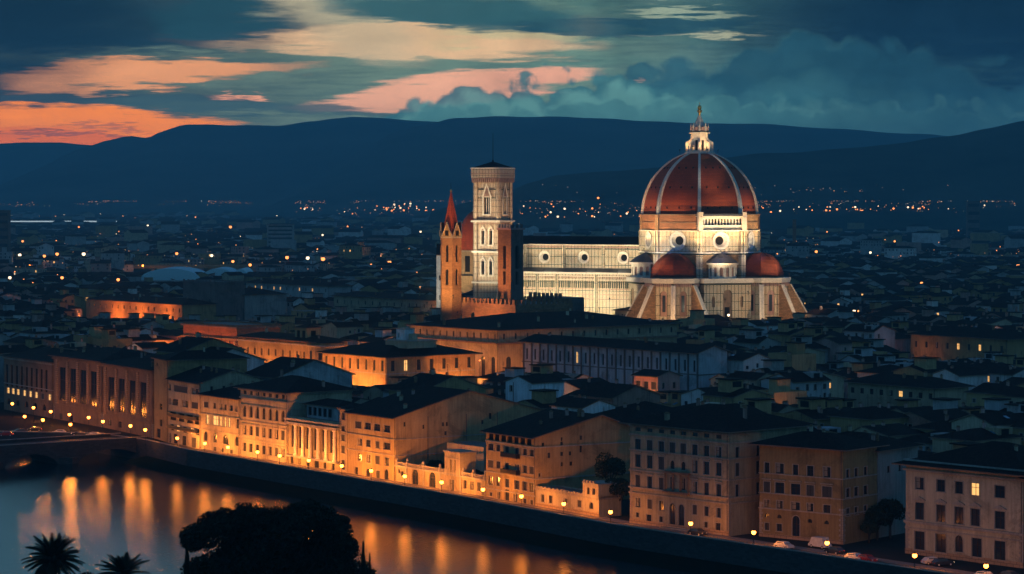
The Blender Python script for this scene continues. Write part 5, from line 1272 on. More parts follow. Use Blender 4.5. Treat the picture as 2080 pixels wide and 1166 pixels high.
# local: near corner at (0,0); front runs to -x, right side along +y
def bell_ops(W_): return [(W_*.5, 41.5, 1.9, 9.6, True), (W_*.5, 35.0, 1.7, 5.4, False)]
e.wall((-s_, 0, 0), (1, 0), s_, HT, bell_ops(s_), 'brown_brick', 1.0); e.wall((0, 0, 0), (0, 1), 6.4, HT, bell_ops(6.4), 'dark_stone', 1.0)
e.wall((0, 6.4, 0), (-1, 0), s_, HT, [], 'red_brick'); e.wall((-s_, 6.4, 0), (0, -1), 6.4, HT, [], 'red_brick'); e.box(-s_+1.1, 1.1, 0, -1.1, 5.3, HT-1, 'hole')
e.build('shaft', wt); e = MB(); e.prism([(-s_-.5, -.5), (.5, -.5), (.5, 6.9), (-s_-.5, 6.9)], HT, HT+.8, 'rose_plaster')
cren(e, (-s_-.4, -.4), (1, 0), s_+.8, HT+.8, 'pale_stone', 1.8, 1.0, 1.5); cren(e, (.4, -.4), (0, 1), 7, HT+.8, 'dark_stone', 1.8, 1.0, 1.5, inward=(-1, 0)); e.build('battlement', wt)
e = MB(); e.tube((-s_/2, 3, HT), (-s_/2, 3, HT+5), .08, .05, 5, 'iron'); e.build('mast', wt)
BLOCKS.append((Vector(wt.location)-U*10, U, V, 12, 10, 0))

# ------------------------------------------------------------------ hexagonal spire tower
C6 = ground_pt(916, 1085)
sp = thing('spire_tower', 'slender hexagonal brick tower with a pointed red spire, lit orange', 'tower', tuple(C6), radians(8))
e = MB(); R6 = 4.75; hexa = lambda R: [(R*cos(radians(-90+60*i)), R*sin(radians(-90+60*i))) for i in range(6)]
Hx = hexa(R6)
for i in range(6):
    p, q = Hx[i], Hx[(i+1) % 6]; d = Vector((q[0]-p[0], q[1]-p[1])); w = d.length; d.normalize()
    e.wall((p[0], p[1], 0), (d.x, d.y), w, 54.5, [(w/2, 44.0, 1.3, 7.0, True), (w/2, 34.5, 1.3, 6.5, True)], 'brown_brick', .6)
    m_ = Vector((d.y, -d.x)); a_, b_ = Vector(p)+m_*.15, Vector(q)+m_*.15; c_ = (a_+b_)/2
    e.face([(a_.x, a_.y, 54.5), (b_.x, b_.y, 54.5), (c_.x, c_.y, 60.4)], 'tan_plaster'); e.face([(b_.x, b_.y, 54.5), (a_.x, a_.y, 54.5), (c_.x*.6, c_.y*.6, 60.4)], 'roof_tiles')
    e.face([(a_.x, a_.y, 54.5), (c_.x, c_.y, 60.4), (c_.x*.5, c_.y*.5, 60.4)], 'roof_tiles'); e.face([(b_.x, b_.y, 54.5), (c_.x*.5, c_.y*.5, 60.4), (c_.x, c_.y, 60.4)], 'roof_tiles')
    e.tube((a_.x, a_.y, 54.5), (c_.x, c_.y, 60.5), .22, .22, 5, 'pale_stone'); e.tube((b_.x, b_.y, 54.5), (c_.x, c_.y, 60.5), .22, .22, 5, 'pale_stone')
    cc = c_*.99; e.obox((c_.x+m_.x*.02, c_.y+m_.y*.02), d, -m_, .75, .12, 54.9, 57.0, 'hole')
    e.obox(((p[0]+q[0])/2+m_.x*.05, (p[1]+q[1])/2+m_.y*.05), d, -m_, w/2+.1, .25, 53.9, 54.5, 'pale_stone')
e.prism(hexa(R6-.8), 0, 53.5, 'hole'); e.build('shaft', sp)
e = MB(); e.prism(hexa(R6-.35), 54.6, 73.2, 'dome_tiles', scale=.04); e.build('spire', sp); e = MB(); e.lathe([(.35, 73), (.5, 73.6), (.2, 74.2)], 8, 'gold'); e.tube((0, 0, 74), (0, 0, 77.0), .1, .05, 5, 'iron'); e.build('finial', sp)
BLOCKS.append((C6-U*8-V*8, U, V, 16, 16, 0))
# church dome far behind
C7 = ground_pt(966, 1480)
sd_ = thing('domed_chapel', 'red domed chapel with cream walls half hidden behind the bell tower', 'chapel', tuple(C7), RZ)
e = MB(); e.prism(octo(10.6), 0, 40.6, 'cream_plaster'); e.prism(octo(11.2), 40.2, 41.2, 'pale_stone')
for i in range(8):
    a = radians(45*i); e.obox((9.75*cos(a), 9.75*sin(a)), (-sin(a), cos(a)), (-cos(a), -sin(a)), 1.5, .25, 29, 38, 'hole')
e.prism(octo(17), 0, 27, 'cream_plaster', 'roof_tiles'); e.build('drum', sd_)
e = MB(); e.lathe([(10.3*cos(pi/2*i/10), 41.2+22.5*sin(pi/2*i/10)) for i in range(10)]+[(1.2, 63.6)], 8, 'dome_tiles', (0, 0, 0), radians(22.5)); e.build('dome', sd_)
e = MB(); e.lathe([(2.2, 62.9), (2.2, 63.5), (1.4, 63.6), (1.3, 66.2), (1.8, 66.4), (0, 68.4)], 8, 'white_marble'); e.build('lantern', sd_)
b = Bld('church', 'narrow bright cream church wall just left of the brick spire tower', 'church', ground_pt(886.5, 1190), ground_pt(886.5, 1190)+Vector((3.2, 0, 0)), 24, 44.5, 'white_plaster', style='bare'); b.add(1.6, 24, .9, 2.2); b.add(1.6, 33, .9, 2.2); b.finish('gable', .4, .4, 'x')

# ------------------------------------------------------------------ street lamps
LAMP_C = (1.0, 0.285, 0.036)
def make_lamp(name, label, loc, h=3.2, r=.34, energy=2200, gm='lamp_glow', color=LAMP_C, group=None, arms=False, post=True, light=True, aim=None):
    t_ = thing(name, label, 'street lamp', tuple(loc), 0, group)
    e = MB(); e.lathe([(.22, 0), (.22, .25), (.12, .4), (.07, .7), (.055, h-r-.1), (.16, h-r-.05), (.16, h-r+.03)], 8, 'iron'); e.build('pole', t_)
    e = MB(); e.lathe([(.0, -r)]+[(r*sin(pi*i/8), -r*cos(pi*i/8)) for i in range(1, 8)]+[(0, r)], 12, gm, (0, 0, h)); o = weld(e.build('globe', t_)); 
    e = MB(); e.lathe([(r*.75, h+r*.75), (r*.5, h+r*1.15), (0, h+r*1.5)], 8, 'iron'); e.build('cap', t_)
    o.visible_shadow = True
    if light and aim is not None: point_light('lamp_light', t_, tuple(Vector((0, 0, h))+aim*(r+.05)), energy, color, .2, 172, tuple(Vector((0, 0, h))+aim*9), .25); point_light('globe_light', t_, (0, 0, h+0.02), energy*.11, color, r*1.25)
    elif light: point_light('lamp_light', t_, (0, 0, h+0.02), energy, color, r*1.25)
    return t_
RL = [360, 416, 463, 523, 568, 627, 694, 754, 822, 897, 981, 1059, 1145, 1240, 1403, 1531, 1680, 1858, 2003]
NEARN = ['ribbon-window block, left end', 'low house with lit windows, left end', 'low house with lit windows, right end', 'pinkish palace, left half', 'pinkish palace, right end', 'colonnaded palace', 'narrow one-window house', 'stepped tan block', 'left end of the arched garden wing', 'right arched door of the garden wing', 'left corner of the six-storey block', 'door of the six-storey block', 'low cream wing with raised end', 'dark garden gap', 'twin doors of the eight-bay palace', 'left corner of the tawny palace', 'right corner of the tawny palace', 'left corner of the dim palace', 'right end of the dim palace']
for px, nm in zip(RL, NEARN):
    p = ground_pt(px, par_D(px)+.6)
    dim = 1.0 if px < 900 else (0.55 if px < 1200 else 0.20)
    make_lamp('street_lamp', 'orange globe lamp on the river wall by the '+nm, p, 3.3, .44, 8600*dim, group='lamps along the river wall', aim=(V-Vector((0, 0, .25))).normalized())
PL = [(25, 820, 'farthest left of the back row'), (68, 828, 'second of the back row'), (103, 836, 'third of the back row'), (141, 842, 'fourth of the back row'), (180, 848, 'fifth of the back row'), (209, 856, 'right end of the back row'), (50, 846, 'upper of the left pair'), (87, 853, 'large, by the road'), (143, 862, 'nearest the bridge middle'), (265, 865, 'before the giant-bay block'), (295, 873, 'at the bridge head by the orange wall')]
for px, py, nm in PL:
    D = 65.5*F/(py-HY); make_lamp('street_lamp', 'orange globe lamp on the bridge square, '+nm, ground_pt(px, D), 4.5, .46, 2600 if px < 60 or px > 150 else 5000, group='lamps on the square by the bridge')
# lanterns in the inner streets that light the orange walls
def inner(b, fr, dist, z, energy, side=False, color=OR, lbl=''):
    for i, f in enumerate(fr):
        p = (b.p1+b.v*(f*b.depth)+b.u*dist) if side else (b.p0+b.u*(f*b.w)-b.v*dist)
        make_lamp('street_lamp', 'hidden street lantern, number %s along the %s wall of the %s' % (['one', 'two', 'three', 'four', 'five', 'six'][i], 'right' if side else 'front', lbl), p, z, .3, energy*5, 'lamp_far', color, group='lanterns in the inner streets')
inner(m1_, (.12, .37, .62, .87), 7, 6, 6500, lbl='square orange palace'); inner(m1_, (.2, .5, .8), 7, 6, 5000, True, lbl='square orange palace')
inner(m2_, (.1, .4, .7, .95), 6, 15, 1500, lbl='long gallery block'); inner(m2_, (.04, .2), 6, 12, 900, True, lbl='long gallery block')
inner(m3_, (.1, .4, .7, .95), 7, 5, 5200, lbl='rounded corner palace'); inner(m3_, (.5,), 7, 5, 4000, True, lbl='rounded corner palace')
inner(m5_, (.15, .5, .85), 7, 5, 5200, color=(1, .24, .04), lbl='pilastered orange block'); inner(m6_, (.35, .6, .85), 7, 8, 7000, color=(1, .24, .04), lbl='long low orange building')
inner(m8_, (.3, .8), 5, 7, 1500, lbl='small orange house'); inner(m9_, (.97,), 6, 10, 1500, lbl='long pale building'); inner(m10_, (.3,), 6, 9, 2500, color=(1, .2, .03), lbl='right-edge orange house'); inner(m11_, (.15,), 6, 9, 600, lbl='broad dim house')

# ------------------------------------------------------------------ floodlights of the monuments
def flood(loc, aim, energy, color=(1.0, .74, .38), spot=70, lbl='', size=.5):
    t_ = thing('floodlight', lbl, 'floodlight', tuple(loc), 0, 'floodlights of the monuments')
    d = (Vector(aim)-Vector(loc)).normalized()
    e = MB(); e.tube((0, 0, -1.5), (0, 0, -.25), .08, .08, 6, 'iron'); q0 = -d*.35; e.tube(tuple(q0), tuple(d*.05), .22, .34, 10, 'iron'); e.build('housing', t_)
    l = point_light('flood_light', t_, tuple(d*.2), energy, color, size, spot, tuple(d*10), .7); return t_
def CL(x, y, z): v_ = DC+Rm@Vector((x, y, 0)); v_.z = z; return v_
WARM = (1.0, .79, .48); WHT = (1.0, .80, .50); AMB = (1.0, .55, .22)
for i, x in enumerate((-80, -68, -56, -44, -32)):
    flood(CL(x, -42, 20), CL(x, -20.5, 27), 26000, WARM, 95, 'floodlight washing the nave wall, %s from the west' % ['first', 'second', 'third', 'fourth', 'fifth'][i])
for i, x in enumerate((-92, -70, -48, -32)):
    flood(CL(x, -22.2, 36.8), CL(x, -10.5, 44), 9000, WARM, 130, 'floodlight on the aisle eaves under round window %s' % ['one', 'two', 'three', 'four'][i])
# drum and dome, from the roofs of the tribunes
for nm, (x, y, z), (ax, ay, az), en, cl, sp_ in (
    ('on the south side low roofs', (-14, -70, 26), (-6, -22, 54), 165000, WHT, 30),
    ('south-east, before the exedra', (38, -62, 26), (16, -20, 54), 165000, WHT, 30),
    ('on the east side', (74, -10, 26), (24, -4, 54), 125000, WARM, 32),
    ('south-west corner', (-52, -52, 28), (-20, -14, 52), 95000, WARM, 36),
    ('on the south half dome, aimed up', (0, -46, 35.5), (0, -24, 64), 3000, AMB, 80),
    ('on the south-east roof, aimed up', (33, -36, 36), (17, -18, 64), 16000, AMB, 80),
    ('on the east half dome, aimed up', (46, -4, 36), (24, -4, 64), 3000, AMB, 80),
    ('at the foot of the south tribune', (-6, -74, 19), (0, -40, 26), 22000, AMB, 90),
    ('at the south tribune, right side', (16, -66, 19), (4, -38, 26), 13000, AMB, 90),
    ('at the south-east door', (44, -50, 19), (24, -24, 26), 13000, WARM, 90),
    ('at the foot of the east tribune', (62, -32, 19), (36, -6, 26), 20000, AMB, 90),
    ('right of the east tribune', (70, -14, 25), (42, -3, 24), 7000, WARM, 90)):
    flood(CL(x, y, z), CL(ax, ay, az), en, cl, sp_, 'floodlight of the great dome, '+nm)
for i, an in enumerate((-135, -112, -68, -45, -22, 22)):
    q_ = (cos(radians(an)), sin(radians(an))); flood(CL(q_[0]*36, q_[1]*36, 47.5), CL(q_[0]*24, q_[1]*24, 68), 17000, AMB, 100, 'small floodlight below the dome, %s of the ring' % ['first', 'second', 'third', 'fourth', 'fifth', 'sixth'][i], .3)
for i, (x, y) in enumerate(((-7, -7), (7, -7), (8, 3))):
    flood(CL(x, y, ZT+.9+.6), CL(x*.3, y*.3, ZT+9), 4200, AMB, 110, 'small lantern floodlight on the platform, %s side' % ['left', 'right', 'far right'][i], .2)
flood(CL(52, -70, 30), CL(0, 0, 103), 210000, WHT, 14, 'narrow floodlight aimed at the lantern of the dome')
for nm, (x, y, z), (ax, ay, az), en, cl, sp_ in (('south foot', (-96, -72, 26), (-94.5, -34, 48), 95000, WARM, 60), ('south-west foot', (-112, -60, 22), (-97, -33, 68), 90000, WARM, 50), ('east foot', (-60, -60, 30), (-88, -30, 66), 85000, AMB, 40)):
    flood(CL(x, y, z), CL(ax, ay, az), en, cl, sp_, 'floodlight of the bell tower, '+nm)
# blue accent lamps under the drum
for i, (x, y) in enumerate(((-8, -33), (22, -30), (36, -8))):
    flood(CL(x, y, 46.8 if i == 9 else 45.0), CL(x*.7, y*.7, 47), 900, (.15, .25, 1.0), 150, 'small blue lamp under the drum, %s' % ['left', 'centre', 'right'][i], .3)
w0 = Vector(wt.location); p1_f = ground_pt(1047, 1048)
flood(w0-V*22-U*10+Vector((0, 0, 31)), w0-U*4+Vector((0, 0, 46)), 34000, (1, .36, .10), 70, 'orange floodlight of the square watch tower')
flood(p1_f-U*16-V*17+Vector((0, 0, 24.5)), p1_f-U*15+Vector((0, 0, 23)), 30000, (1, .36, .12), 140, 'orange floodlight of the battlemented palace')
flood(C6+Vector((-10, -32, 22)), C6+Vector((0, 0, 46)), 150000, (1, .46, .13), 70, 'orange floodlight of the spire tower')
flood(C6+Vector((16, -26, 30)), C6+Vector((0, 0, 60)), 50000, (1, .40, .10), 60, 'second orange floodlight of the spire tower')
flood(C7+Vector((-34, -40, 22)), C7+Vector((0, 0, 42)), 90000, (1, .60, .25), 70, 'floodlight of the far domed chapel')
flood(ground_pt(876, 1160)+Vector((0, 0, 20)), ground_pt(890, 1190)+Vector((0, 0, 34)), 26000, WHT, 60, 'floodlight of the narrow church wall')

# ------------------------------------------------------------------ houses of the city
rnd = random.Random(7)
def poly_of(p0, u, v, w, d): return [p0, p0+u*w, p0+u*w+v*d, p0+v*d]
def blocked(c, r):
    for (p0, u, v, w, d, H) in BLOCKS:
        q = c-p0; a, b2 = q.dot(u), q.dot(v)
        if -r < a < w+r and -r < b2 < d+r: return True
    return False
LIMITS = [(640, 800, 833, 768), (800, 950, 850, 752), (480, 660, 900, 738), (360, 500, 900, 712), (835, 1012, 890, 722), (1000, 1230, 900, 694), (925, 1150, 1040, 640), (1050, 1285, 1190, 616), (1240, 1640, 1170, 626), (1640, 1700, 1170, 640), (885, 950, 1080, 600), (270, 515, 1905, 571), (0, 640, 2390, 551), (670, 930, 880, 634), (170, 375, 900, 646), (495, 670, 960, 604), (1055, 1425, 800, 742), (1280, 1385, 700, 800), (1245, 1375, 1000, 660), (1845, 2080, 870, 728), (1715, 1905, 720, 816), (0, 110, 860, 742), (105, 320, 860, 730), (310, 480, 760, 742), (480, 700, 740, 790), (700, 1010, 700, 806), (985, 1215, 660, 858), (1215, 1290, 610, 880), (1280, 1600, 610, 855), (1540, 1840, 580, 880), (1835, 2100, 560, 915),
          (370, 500, 900, 655)]
def limit_h(px0, px1, D, H, rh):
    for (a, b2, Dm, yb) in LIMITS:
        if D < Dm and px1 > a and px0 < b2:
            H = min(H, z_at(yb, D)-rh)
    for bb, yb in VIS:
        for q in (px0, (px0+px1)/2, px1):
            t0_, D0_ = bb.fx(q)
            if t0_ < -2: continue
            if t0_ > bb.w:
                t0_, D0_ = bb.fx(q, True)
                if t0_ > bb.depth or t0_ < 0: continue
            if D < D0_+8: H = min(H, z_at(yb, D)-rh); break
    return H
# prototypes
protos = []
PROTO = [(12, 13, 'cream_plaster', 'gable', 'x', .5, 'cream'), (13, 12, 'tan_plaster', 'gable', 'y', .5, 'tan'), (15, 12, 'grey_plaster', 'gable', 'x', .4, 'grey'), (12, 15, 'white_plaster', 'gable', 'y', .55, 'whitish'), (14, 14, 'ochre_plaster', 'hip', 'x', .5, 'ochre'), (11, 12, 'grey_plaster', 'gable', 'y', .35, 'grey'),
         (16, 12, 'cream_plaster', 'hip', 'x', .5, 'cream'), (12, 11, 'white_plaster', 'gable', 'x', .5, 'whitish'), (13, 16, 'rose_plaster', 'gable', 'y', .5, 'rose'), (10, 12, 'tan_plaster', 'flat', 'x', .5, 'tan'), (15, 14, 'grey_plaster', 'hip', 'x', .5, 'grey'), (12, 12, 'cream_plaster', 'gable', 'x', .3, 'cream')]
nb = len(BLOCKS); prv = random.Random(3)
for i, (w, d, k, roof, ax, off, cn) in enumerate(PROTO):
    b = Bld('house', 'proto', 'house', Vector((0, -5000-60*i, 0)), Vector((w, -5000-60*i, 0)), d, 17.0, k, style='bare')
    sty = ('bare', 'frame', 'frame')[i % 3]
    n = max(2, int(w/3.6)); 
    for r_, z in enumerate((14.5, 11.4, 8.2)):
        for j in range(n):
            if prv.random() < .84: b.add(w*(j+.5)/n+prv.uniform(-.4, .4), z+prv.uniform(-.25, .25), prv.choice((1.0, 1.1, 1.3)), prv.choice((1.6, 1.8, 2.0)) if r_ else prv.choice((1.0, 1.4, 1.7)), style=sty)
        for j in range(2 if i % 2 else 1):
            if prv.random() < .6: b.add(d*(j+.6)/3+prv.uniform(-.6, .6), z+prv.uniform(-.3, .3), 1.0, 1.5, side=True, style=sty)
    e = b.extra
    if i % 4 == 1: e.box(w*.2, d*.35, 17, w*.55, d*.75, 21.2, k); e.box(w*.2-.5, d*.35-.5, 21.2, w*.55+.5, d*.75+.5, 21.5, 'roof_tiles'); e.box(w*.26, d*.35-.03, 19.3, w*.5, d*.35-.002, 20.8, 'hole')
    if i % 4 == 2: e.box(w*.6, d*.1, 17, w*.9, d*.42, 19.3, k); e.box(w*.66, d*.1-.03, 17.7, w*.82, d*.1-.002, 19.0, 'hole')
    if i in (0, 3, 7): e.box(w+.003, d*.3, 0, w+.12, d*.3+.13, 17, 'dark_stone')
    b.finish(roof, .6, prv.uniform(.26, .36), ax, off, chims=((prv.uniform(.2, .8), prv.uniform(.3, .7), prv.uniform(1.0, 1.8)), (prv.uniform(.2, .8), prv.uniform(.3, .7), prv.uniform(.8, 1.5)))[:1+i % 2], parapet=.9)
    for o in b.root.children:
        if o.name.startswith('roof') and i % 3 == 0:
            m_ = MB(); zz = 17+.34*(.28 if ax == 'x' else .28)*min(w, d)
            m_.box(-.5, -.7, 0, .5, .7, .1, 'skylight'); s_ = m_.build('skylight', o)
            if ax == 'x': s_.location = (w*.6, d*.22, 17+.36*d*.22+.35); s_.rotation_euler = (radians(20), 0, 0)
            else: s_.location = (w*.22, d*.5, 17+.36*w*.22+.35); s_.rotation_euler = (0, radians(-20), 0)
    if i % 3 == 1:
        m_ = MB(); m_.tube((w*.4, d*.5, 17), (w*.4, d*.5, 22.6), .05, .04, 4, 'iron')
        for q in range(4): m_.box(w*.4-.7+q*.1, d*.5-.03, 21.4+q*.3, w*.4+.7-q*.1, d*.5+.03, 21.45+q*.3, 'iron')
        m_.build('antenna', b.root)
    protos.append((b.root, w, d, roof, cn))
del BLOCKS[nb:]
for (r_, *_ ) in protos:
    CH[r_.name] = list(r_.children)
    for o in r_.children: CH[o.name] = list(o.children); [CH.__setitem__(q.name, []) for q in o.children]
LASTCOPY = {}; LITM = {}
def copy_tree(o, parent=None):
    c = o.copy(); COL.objects.link(c)
    if parent is not None: c.parent = parent; LASTCOPY.setdefault(parent.name, []).append(c)
    for ch in CH.get(o.name, ()): copy_tree(ch, c)
    return c
# candidate sites, near to far
sites = []
base_pt = fac_pt(1040)
for si in range(-90, 150):
    for ti in range(-30, 170):
        c = base_pt+U*(si*14.2+(6 if ti % 2 else 0)+rnd.uniform(-2, 2))+V*(ti*15.0+rnd.uniform(-2, 2)+6)
        if ti % 7 == 6 or si % 11 == 10:
            if rnd.random() < .8: continue
        if c.y < 560 or c.y > 2300: continue
        px = CX+F*c.x/c.y
        if px < -60 or px > 2140: continue
        if c.y < fac_D(px)+(30 if px < 1750 else 42): continue
        if px < 330 and c.y < fac_D(px)+38: continue
        sites.append((c.y, px, c, rnd.random(), rnd.random(), rnd.random(), rnd.random()))
sites.sort(key=lambda s_: s_[0])
sky_ = [1166.0]*2200
blk = sorted([(min(q.y for q in poly_of(p0, u, v, w, d)), p0, u, v, w, d, H) for (p0, u, v, w, d, H) in BLOCKS if H > 0], key=lambda q: q[0])
bi = 0
def cols(P):
    xs = [CX+F*q.x/q.y for q in P]; return max(0, int(min(xs))), min(2079, int(max(xs)))
FARB = MB(); FARW = MB()
ORD = ['first', 'second', 'third', 'fourth', 'fifth', 'sixth', 'seventh', 'eighth', 'ninth', 'tenth', 'eleventh', 'twelfth', 'thirteenth', 'fourteenth', 'fifteenth', 'sixteenth', 'seventeenth', 'eighteenth', 'nineteenth', 'twentieth']
def ordw(n): return ORD[n] if n < 20 else ('twenty-'+ORD[n-20] if n < 29 else 'thirtieth' if n == 29 else 'thirty-'+ORD[n-30])
ANCH = [(110, 'the many-bay palace'), (209, 'the left giant-bay block'), (312, 'the right giant-bay block'), (408, 'the ribbon-window block'), (488, 'the low house with lit windows'), (586, 'the pinkish palace'), (706, 'the colonnaded palace'), (803, 'the stepped tan block'), (895, 'the arched garden doors'), (987, 'the raised garden pavilion'), (1089, 'the six-storey block'), (1218, 'the low cream garden wing'), (1280, 'the garden gap'), (1380, 'the left half of the eight-bay palace'), (1480, 'the right half of the eight-bay palace'), (1543, 'the gap left of the tawny palace'), (1630, 'the left half of the tawny palace'), (1712, 'the right half of the tawny palace'), (1840, 'the gap right of the tawny palace'), (1960, 'the left half of the dim palace'), (3000, 'the right half of the dim palace')]
cnt = {}; n_ind = 0; used = set()
ang = atan2(U.y, U.x); k_far = ['cream_plaster', 'tan_plaster', 'grey_plaster', 'white_plaster', 'grey_plaster', 'rose_plaster', 'ochre_plaster']
def far_house(mb, c, a, w, d, H, wk, roof, det, r):
    ux, uy = cos(a), sin(a); vx, vy = -uy, ux
    P = lambda x, y, z: (c.x+ux*x+vx*y, c.y+uy*x+vy*y, z)
    hw, hd = w/2, d/2; A = [(-hw, -hd), (hw, -hd), (hw, hd), (-hw, hd)]; rh = min(w, d)/2*.36
    for i in range(4):
        p, q = A[i], A[(i+1) % 4]
        mb.face([P(*p, 0), P(*q, 0), P(*q, H), P(*p, H)], wk)
        if det:
            # only faces that look toward the river
            nx = (q[1]-p[1]); ny = -(q[0]-p[0]); wx, wy = ux*nx+vx*ny, uy*nx+vy*ny
            if wx*c.x+wy*c.y < 0:
                L = sqrt((q[0]-p[0])**2+(q[1]-p[1])**2); n = int(L/3.4); l = sqrt(nx*nx+ny*ny)
                for j in range(n):
                    for z in (H-2.6, H-5.6):
                        if r.random() < .72:
                            f0, f1 = (j+.34)/n, (j+.66)/n; o = .04
                            g = lambda f: (p[0]+(q[0]-p[0])*f+nx/l*o, p[1]+(q[1]-p[1])*f+ny/l*o)
                            mb.face([P(*g(f0), z), P(*g(f1), z), P(*g(f1), z+1.7), P(*g(f0), z+1.7)], 'lit_window' if r.random() < .03 else 'glass')
    o = .7; B = [(-hw-o, -hd-o), (hw+o, -hd-o), (hw+o, hd+o), (-hw-o, hd+o)]
    if roof == 'flat': mb.face([P(*q, H) for q in A], 'terrace_paving')
    elif roof == 'hip':
        m_ = max(0, hw-hd)
        mb.face([P(*B[0], H), P(*B[1], H), P(m_, 0, H+rh), P(-m_, 0, H+rh)], 'roof_tiles'); mb.face([P(*B[2], H), P(*B[3], H), P(-m_, 0, H+rh), P(m_, 0, H+rh)], 'roof_tiles')
        mb.face([P(*B[1], H), P(*B[2], H), P(m_, 0, H+rh)], 'roof_tiles'); mb.face([P(*B[3], H), P(*B[0], H), P(-m_, 0, H+rh)], 'roof_tiles')
    else:
        mb.face([P(-hw-o, -hd-o, H-.2), P(hw+o, -hd-o, H-.2), P(hw+o, 0, H+rh), P(-hw-o, 0, H+rh)], 'roof_tiles'); mb.face([P(hw+o, hd+o, H-.2), P(-hw-o, hd+o, H-.2), P(-hw-o, 0, H+rh), P(hw+o, 0, H+rh)], 'roof_tiles')
        for s_ in (-1, 1):
            t3 = [P(s_*hw, -hd, H), P(s_*hw, hd, H), P(s_*hw, 0, H+rh-.15)]; mb.face(t3 if s_ > 0 else t3[::-1], wk)
    if det and r.random() < .6:
        x, y = r.uniform(-hw*.6, hw*.6), r.uniform(-hd*.4, hd*.4); c2 = Vector(P(x, y, 0)); mb.obox((c2.x, c2.y), (ux, uy), (vx, vy), .45, .4, H, H+rh+1.2, 'rose_plaster')
    if det and r.random() < .22:
        x, y = r.uniform(-hw*.4, hw*.4), r.uniform(-hd*.3, hd*.3); c2 = Vector(P(x, y, 0)); mb.obox((c2.x, c2.y), (ux, uy), (vx, vy), 2.0, 1.8, H, H+rh+2.2, wk); mb.obox((c2.x, c2.y), (ux, uy), (vx, vy), 2.4, 2.2, H+rh+2.2, H+rh+2.5, 'roof_tiles')
for (D, px, c, r1, r2, r3, r4) in sites:
    if blocked(c, 8.5): continue
    while bi < len(blk) and blk[bi][0] < D:
        _, p0, u, v, w, d, H = blk[bi]; bi += 1
        a, b2 = cols(poly_of(p0, u, v, w, d)); y = HY+(HC-H)*F/(p0.y+5)
        for x in range(a, b2+1): sky_[x] = min(sky_[x], y)
    pi_ = int(r1*len(protos)); root, w, d, roof, cn = protos[pi_]
    hw = max(w, d)*.62; px0, px1 = px-hw*F/D, px+hw*F/D
    H = (11.0+r2*9.0 if D < 1100 else 10.5+r2*8.0)
    if px < 330: H -= 1.5
    rh = 2.6
    H = limit_h(px0, px1, D, H, rh+(.8 if D < 900 else 0))
    if H < 7.5: continue
    ytop = HY+(HC-H-rh)*F/D; yb_ = HY+(HC-H)*F/D
    a, b2 = max(0, int(px0+4)), min(2079, int(px1-4))
    if b2 <= a: 
        vis = 0
    else:
        vis = sum(1 for x in range(a, b2, 3) if sky_[x] > ytop+1.5)/max(1, len(range(a, b2, 3)))
    rz = ang+radians([0, 0, 90, -90, 180][int(r3*5)])+radians((r4-.5)*9)
    if vis > .18 and n_ind < 300 and D < 1300:
        o = root if pi_ not in used else copy_tree(root)
        used.add(pi_); n_ind += 1
        q = Matrix.Rotation(rz, 3, 'Z')@Vector((w/2, d/2, 0))
        o.location = (c.x-q.x, c.y-q.y, H-17.0); o.rotation_euler = (0, 0, rz)
        if rnd.random() < .22 and o is not root:
            ws = [q for q in LASTCOPY.get(o.name, []) if q.name.startswith('window') and q.location.z > 11]
            if ws:
                for pn_ in LASTCOPY.get(ws[rnd.randrange(len(ws))].name, []):
                    lk = pn_.data.name
                    if lk not in LITM: LITM[lk] = pn_.data.copy(); LITM[lk].materials[0] = MATS['lit_window']
                    pn_.data = LITM[lk]
        for i_, (lim, nm) in enumerate(ANCH):
            if px < lim: break
        n = cnt.get(nm, 0); cnt[nm] = n+1
        rt_ = {'gable': 'gable-roofed', 'hip': 'hip-roofed', 'flat': 'flat-roofed'}[roof]
        o['label'] = '%s %s house, %s one back behind %s' % (cn, rt_, ordw(n), nm); o['group'] = 'houses of the old town'
    elif vis > 0:
        far_house(FARB, c, rz, w, d, H, k_far[int(r4*7)], roof, D < 1500, rnd)
    for x in range(a, b2+1): sky_[x] = min(sky_[x], yb_)
for i, (r_, *_ ) in enumerate(protos):
    if i not in used:
        for o in list(r_.children_recursive)+[r_]: bpy.data.objects.remove(o)
# the plain beyond: larger blocks thinning out
rf = random.Random(21)
for i in range(9000):
    D = 2250*(9800/2250)**(rf.random()**.85); px = rf.uniform(-90, 2170); c = ground_pt(px, D)
    if 260 < px < 520 and 1850 < D < 2500: continue
    k = 1+min(1.5, (D-2000)/4000); w, d = rf.uniform(10, 26)*k, rf.uniform(10, 18)*k
    far_house(FARB, c, rf.uniform(-.6, .6) if rf.random() < .6 else ang, w, d, rf.uniform(6, 15)*(1 if rf.random() < .95 else 1.9), k_far[rf.randrange(7)], rf.choice(('gable', 'hip', 'flat', 'gable')), D < 2700, rf)
tag(FARB.build('distant_city'), kind='stuff')

q_ = random.Random(17)
GL = ['the left giant-bay block', 'the ribbon-window block', 'the pinkish palace', 'the square orange palace', 'the bluish pilastered block', 'the garden gap', 'the eight-bay palace', 'the small orange house', 'the tawny palace', 'the villa with three lit windows', 'the dim palace', 'the house at the dome foot', 'the long house with attic windows', 'the right-edge orange house']
for i, (px, D) in enumerate(((230, 930), (420, 820), (600, 1010), (960, 800), (1130, 745), (1240, 700), (1400, 720), (1440, 860), (1600, 700), (1800, 900), (1960, 650), (1500, 1090), (1700, 800), (2050, 1020))):  # lamps added at scattered spots to warm the mid-city walls
    make_lamp('street_lamp', 'added warm lamp between the roofs behind '+GL[i], ground_pt(px, D), q_.uniform(9, 13), .3, q_.choice((5000, 8000, 3000)), 'lamp_far', (1, .34, .07), 'added lamps among the roofs')

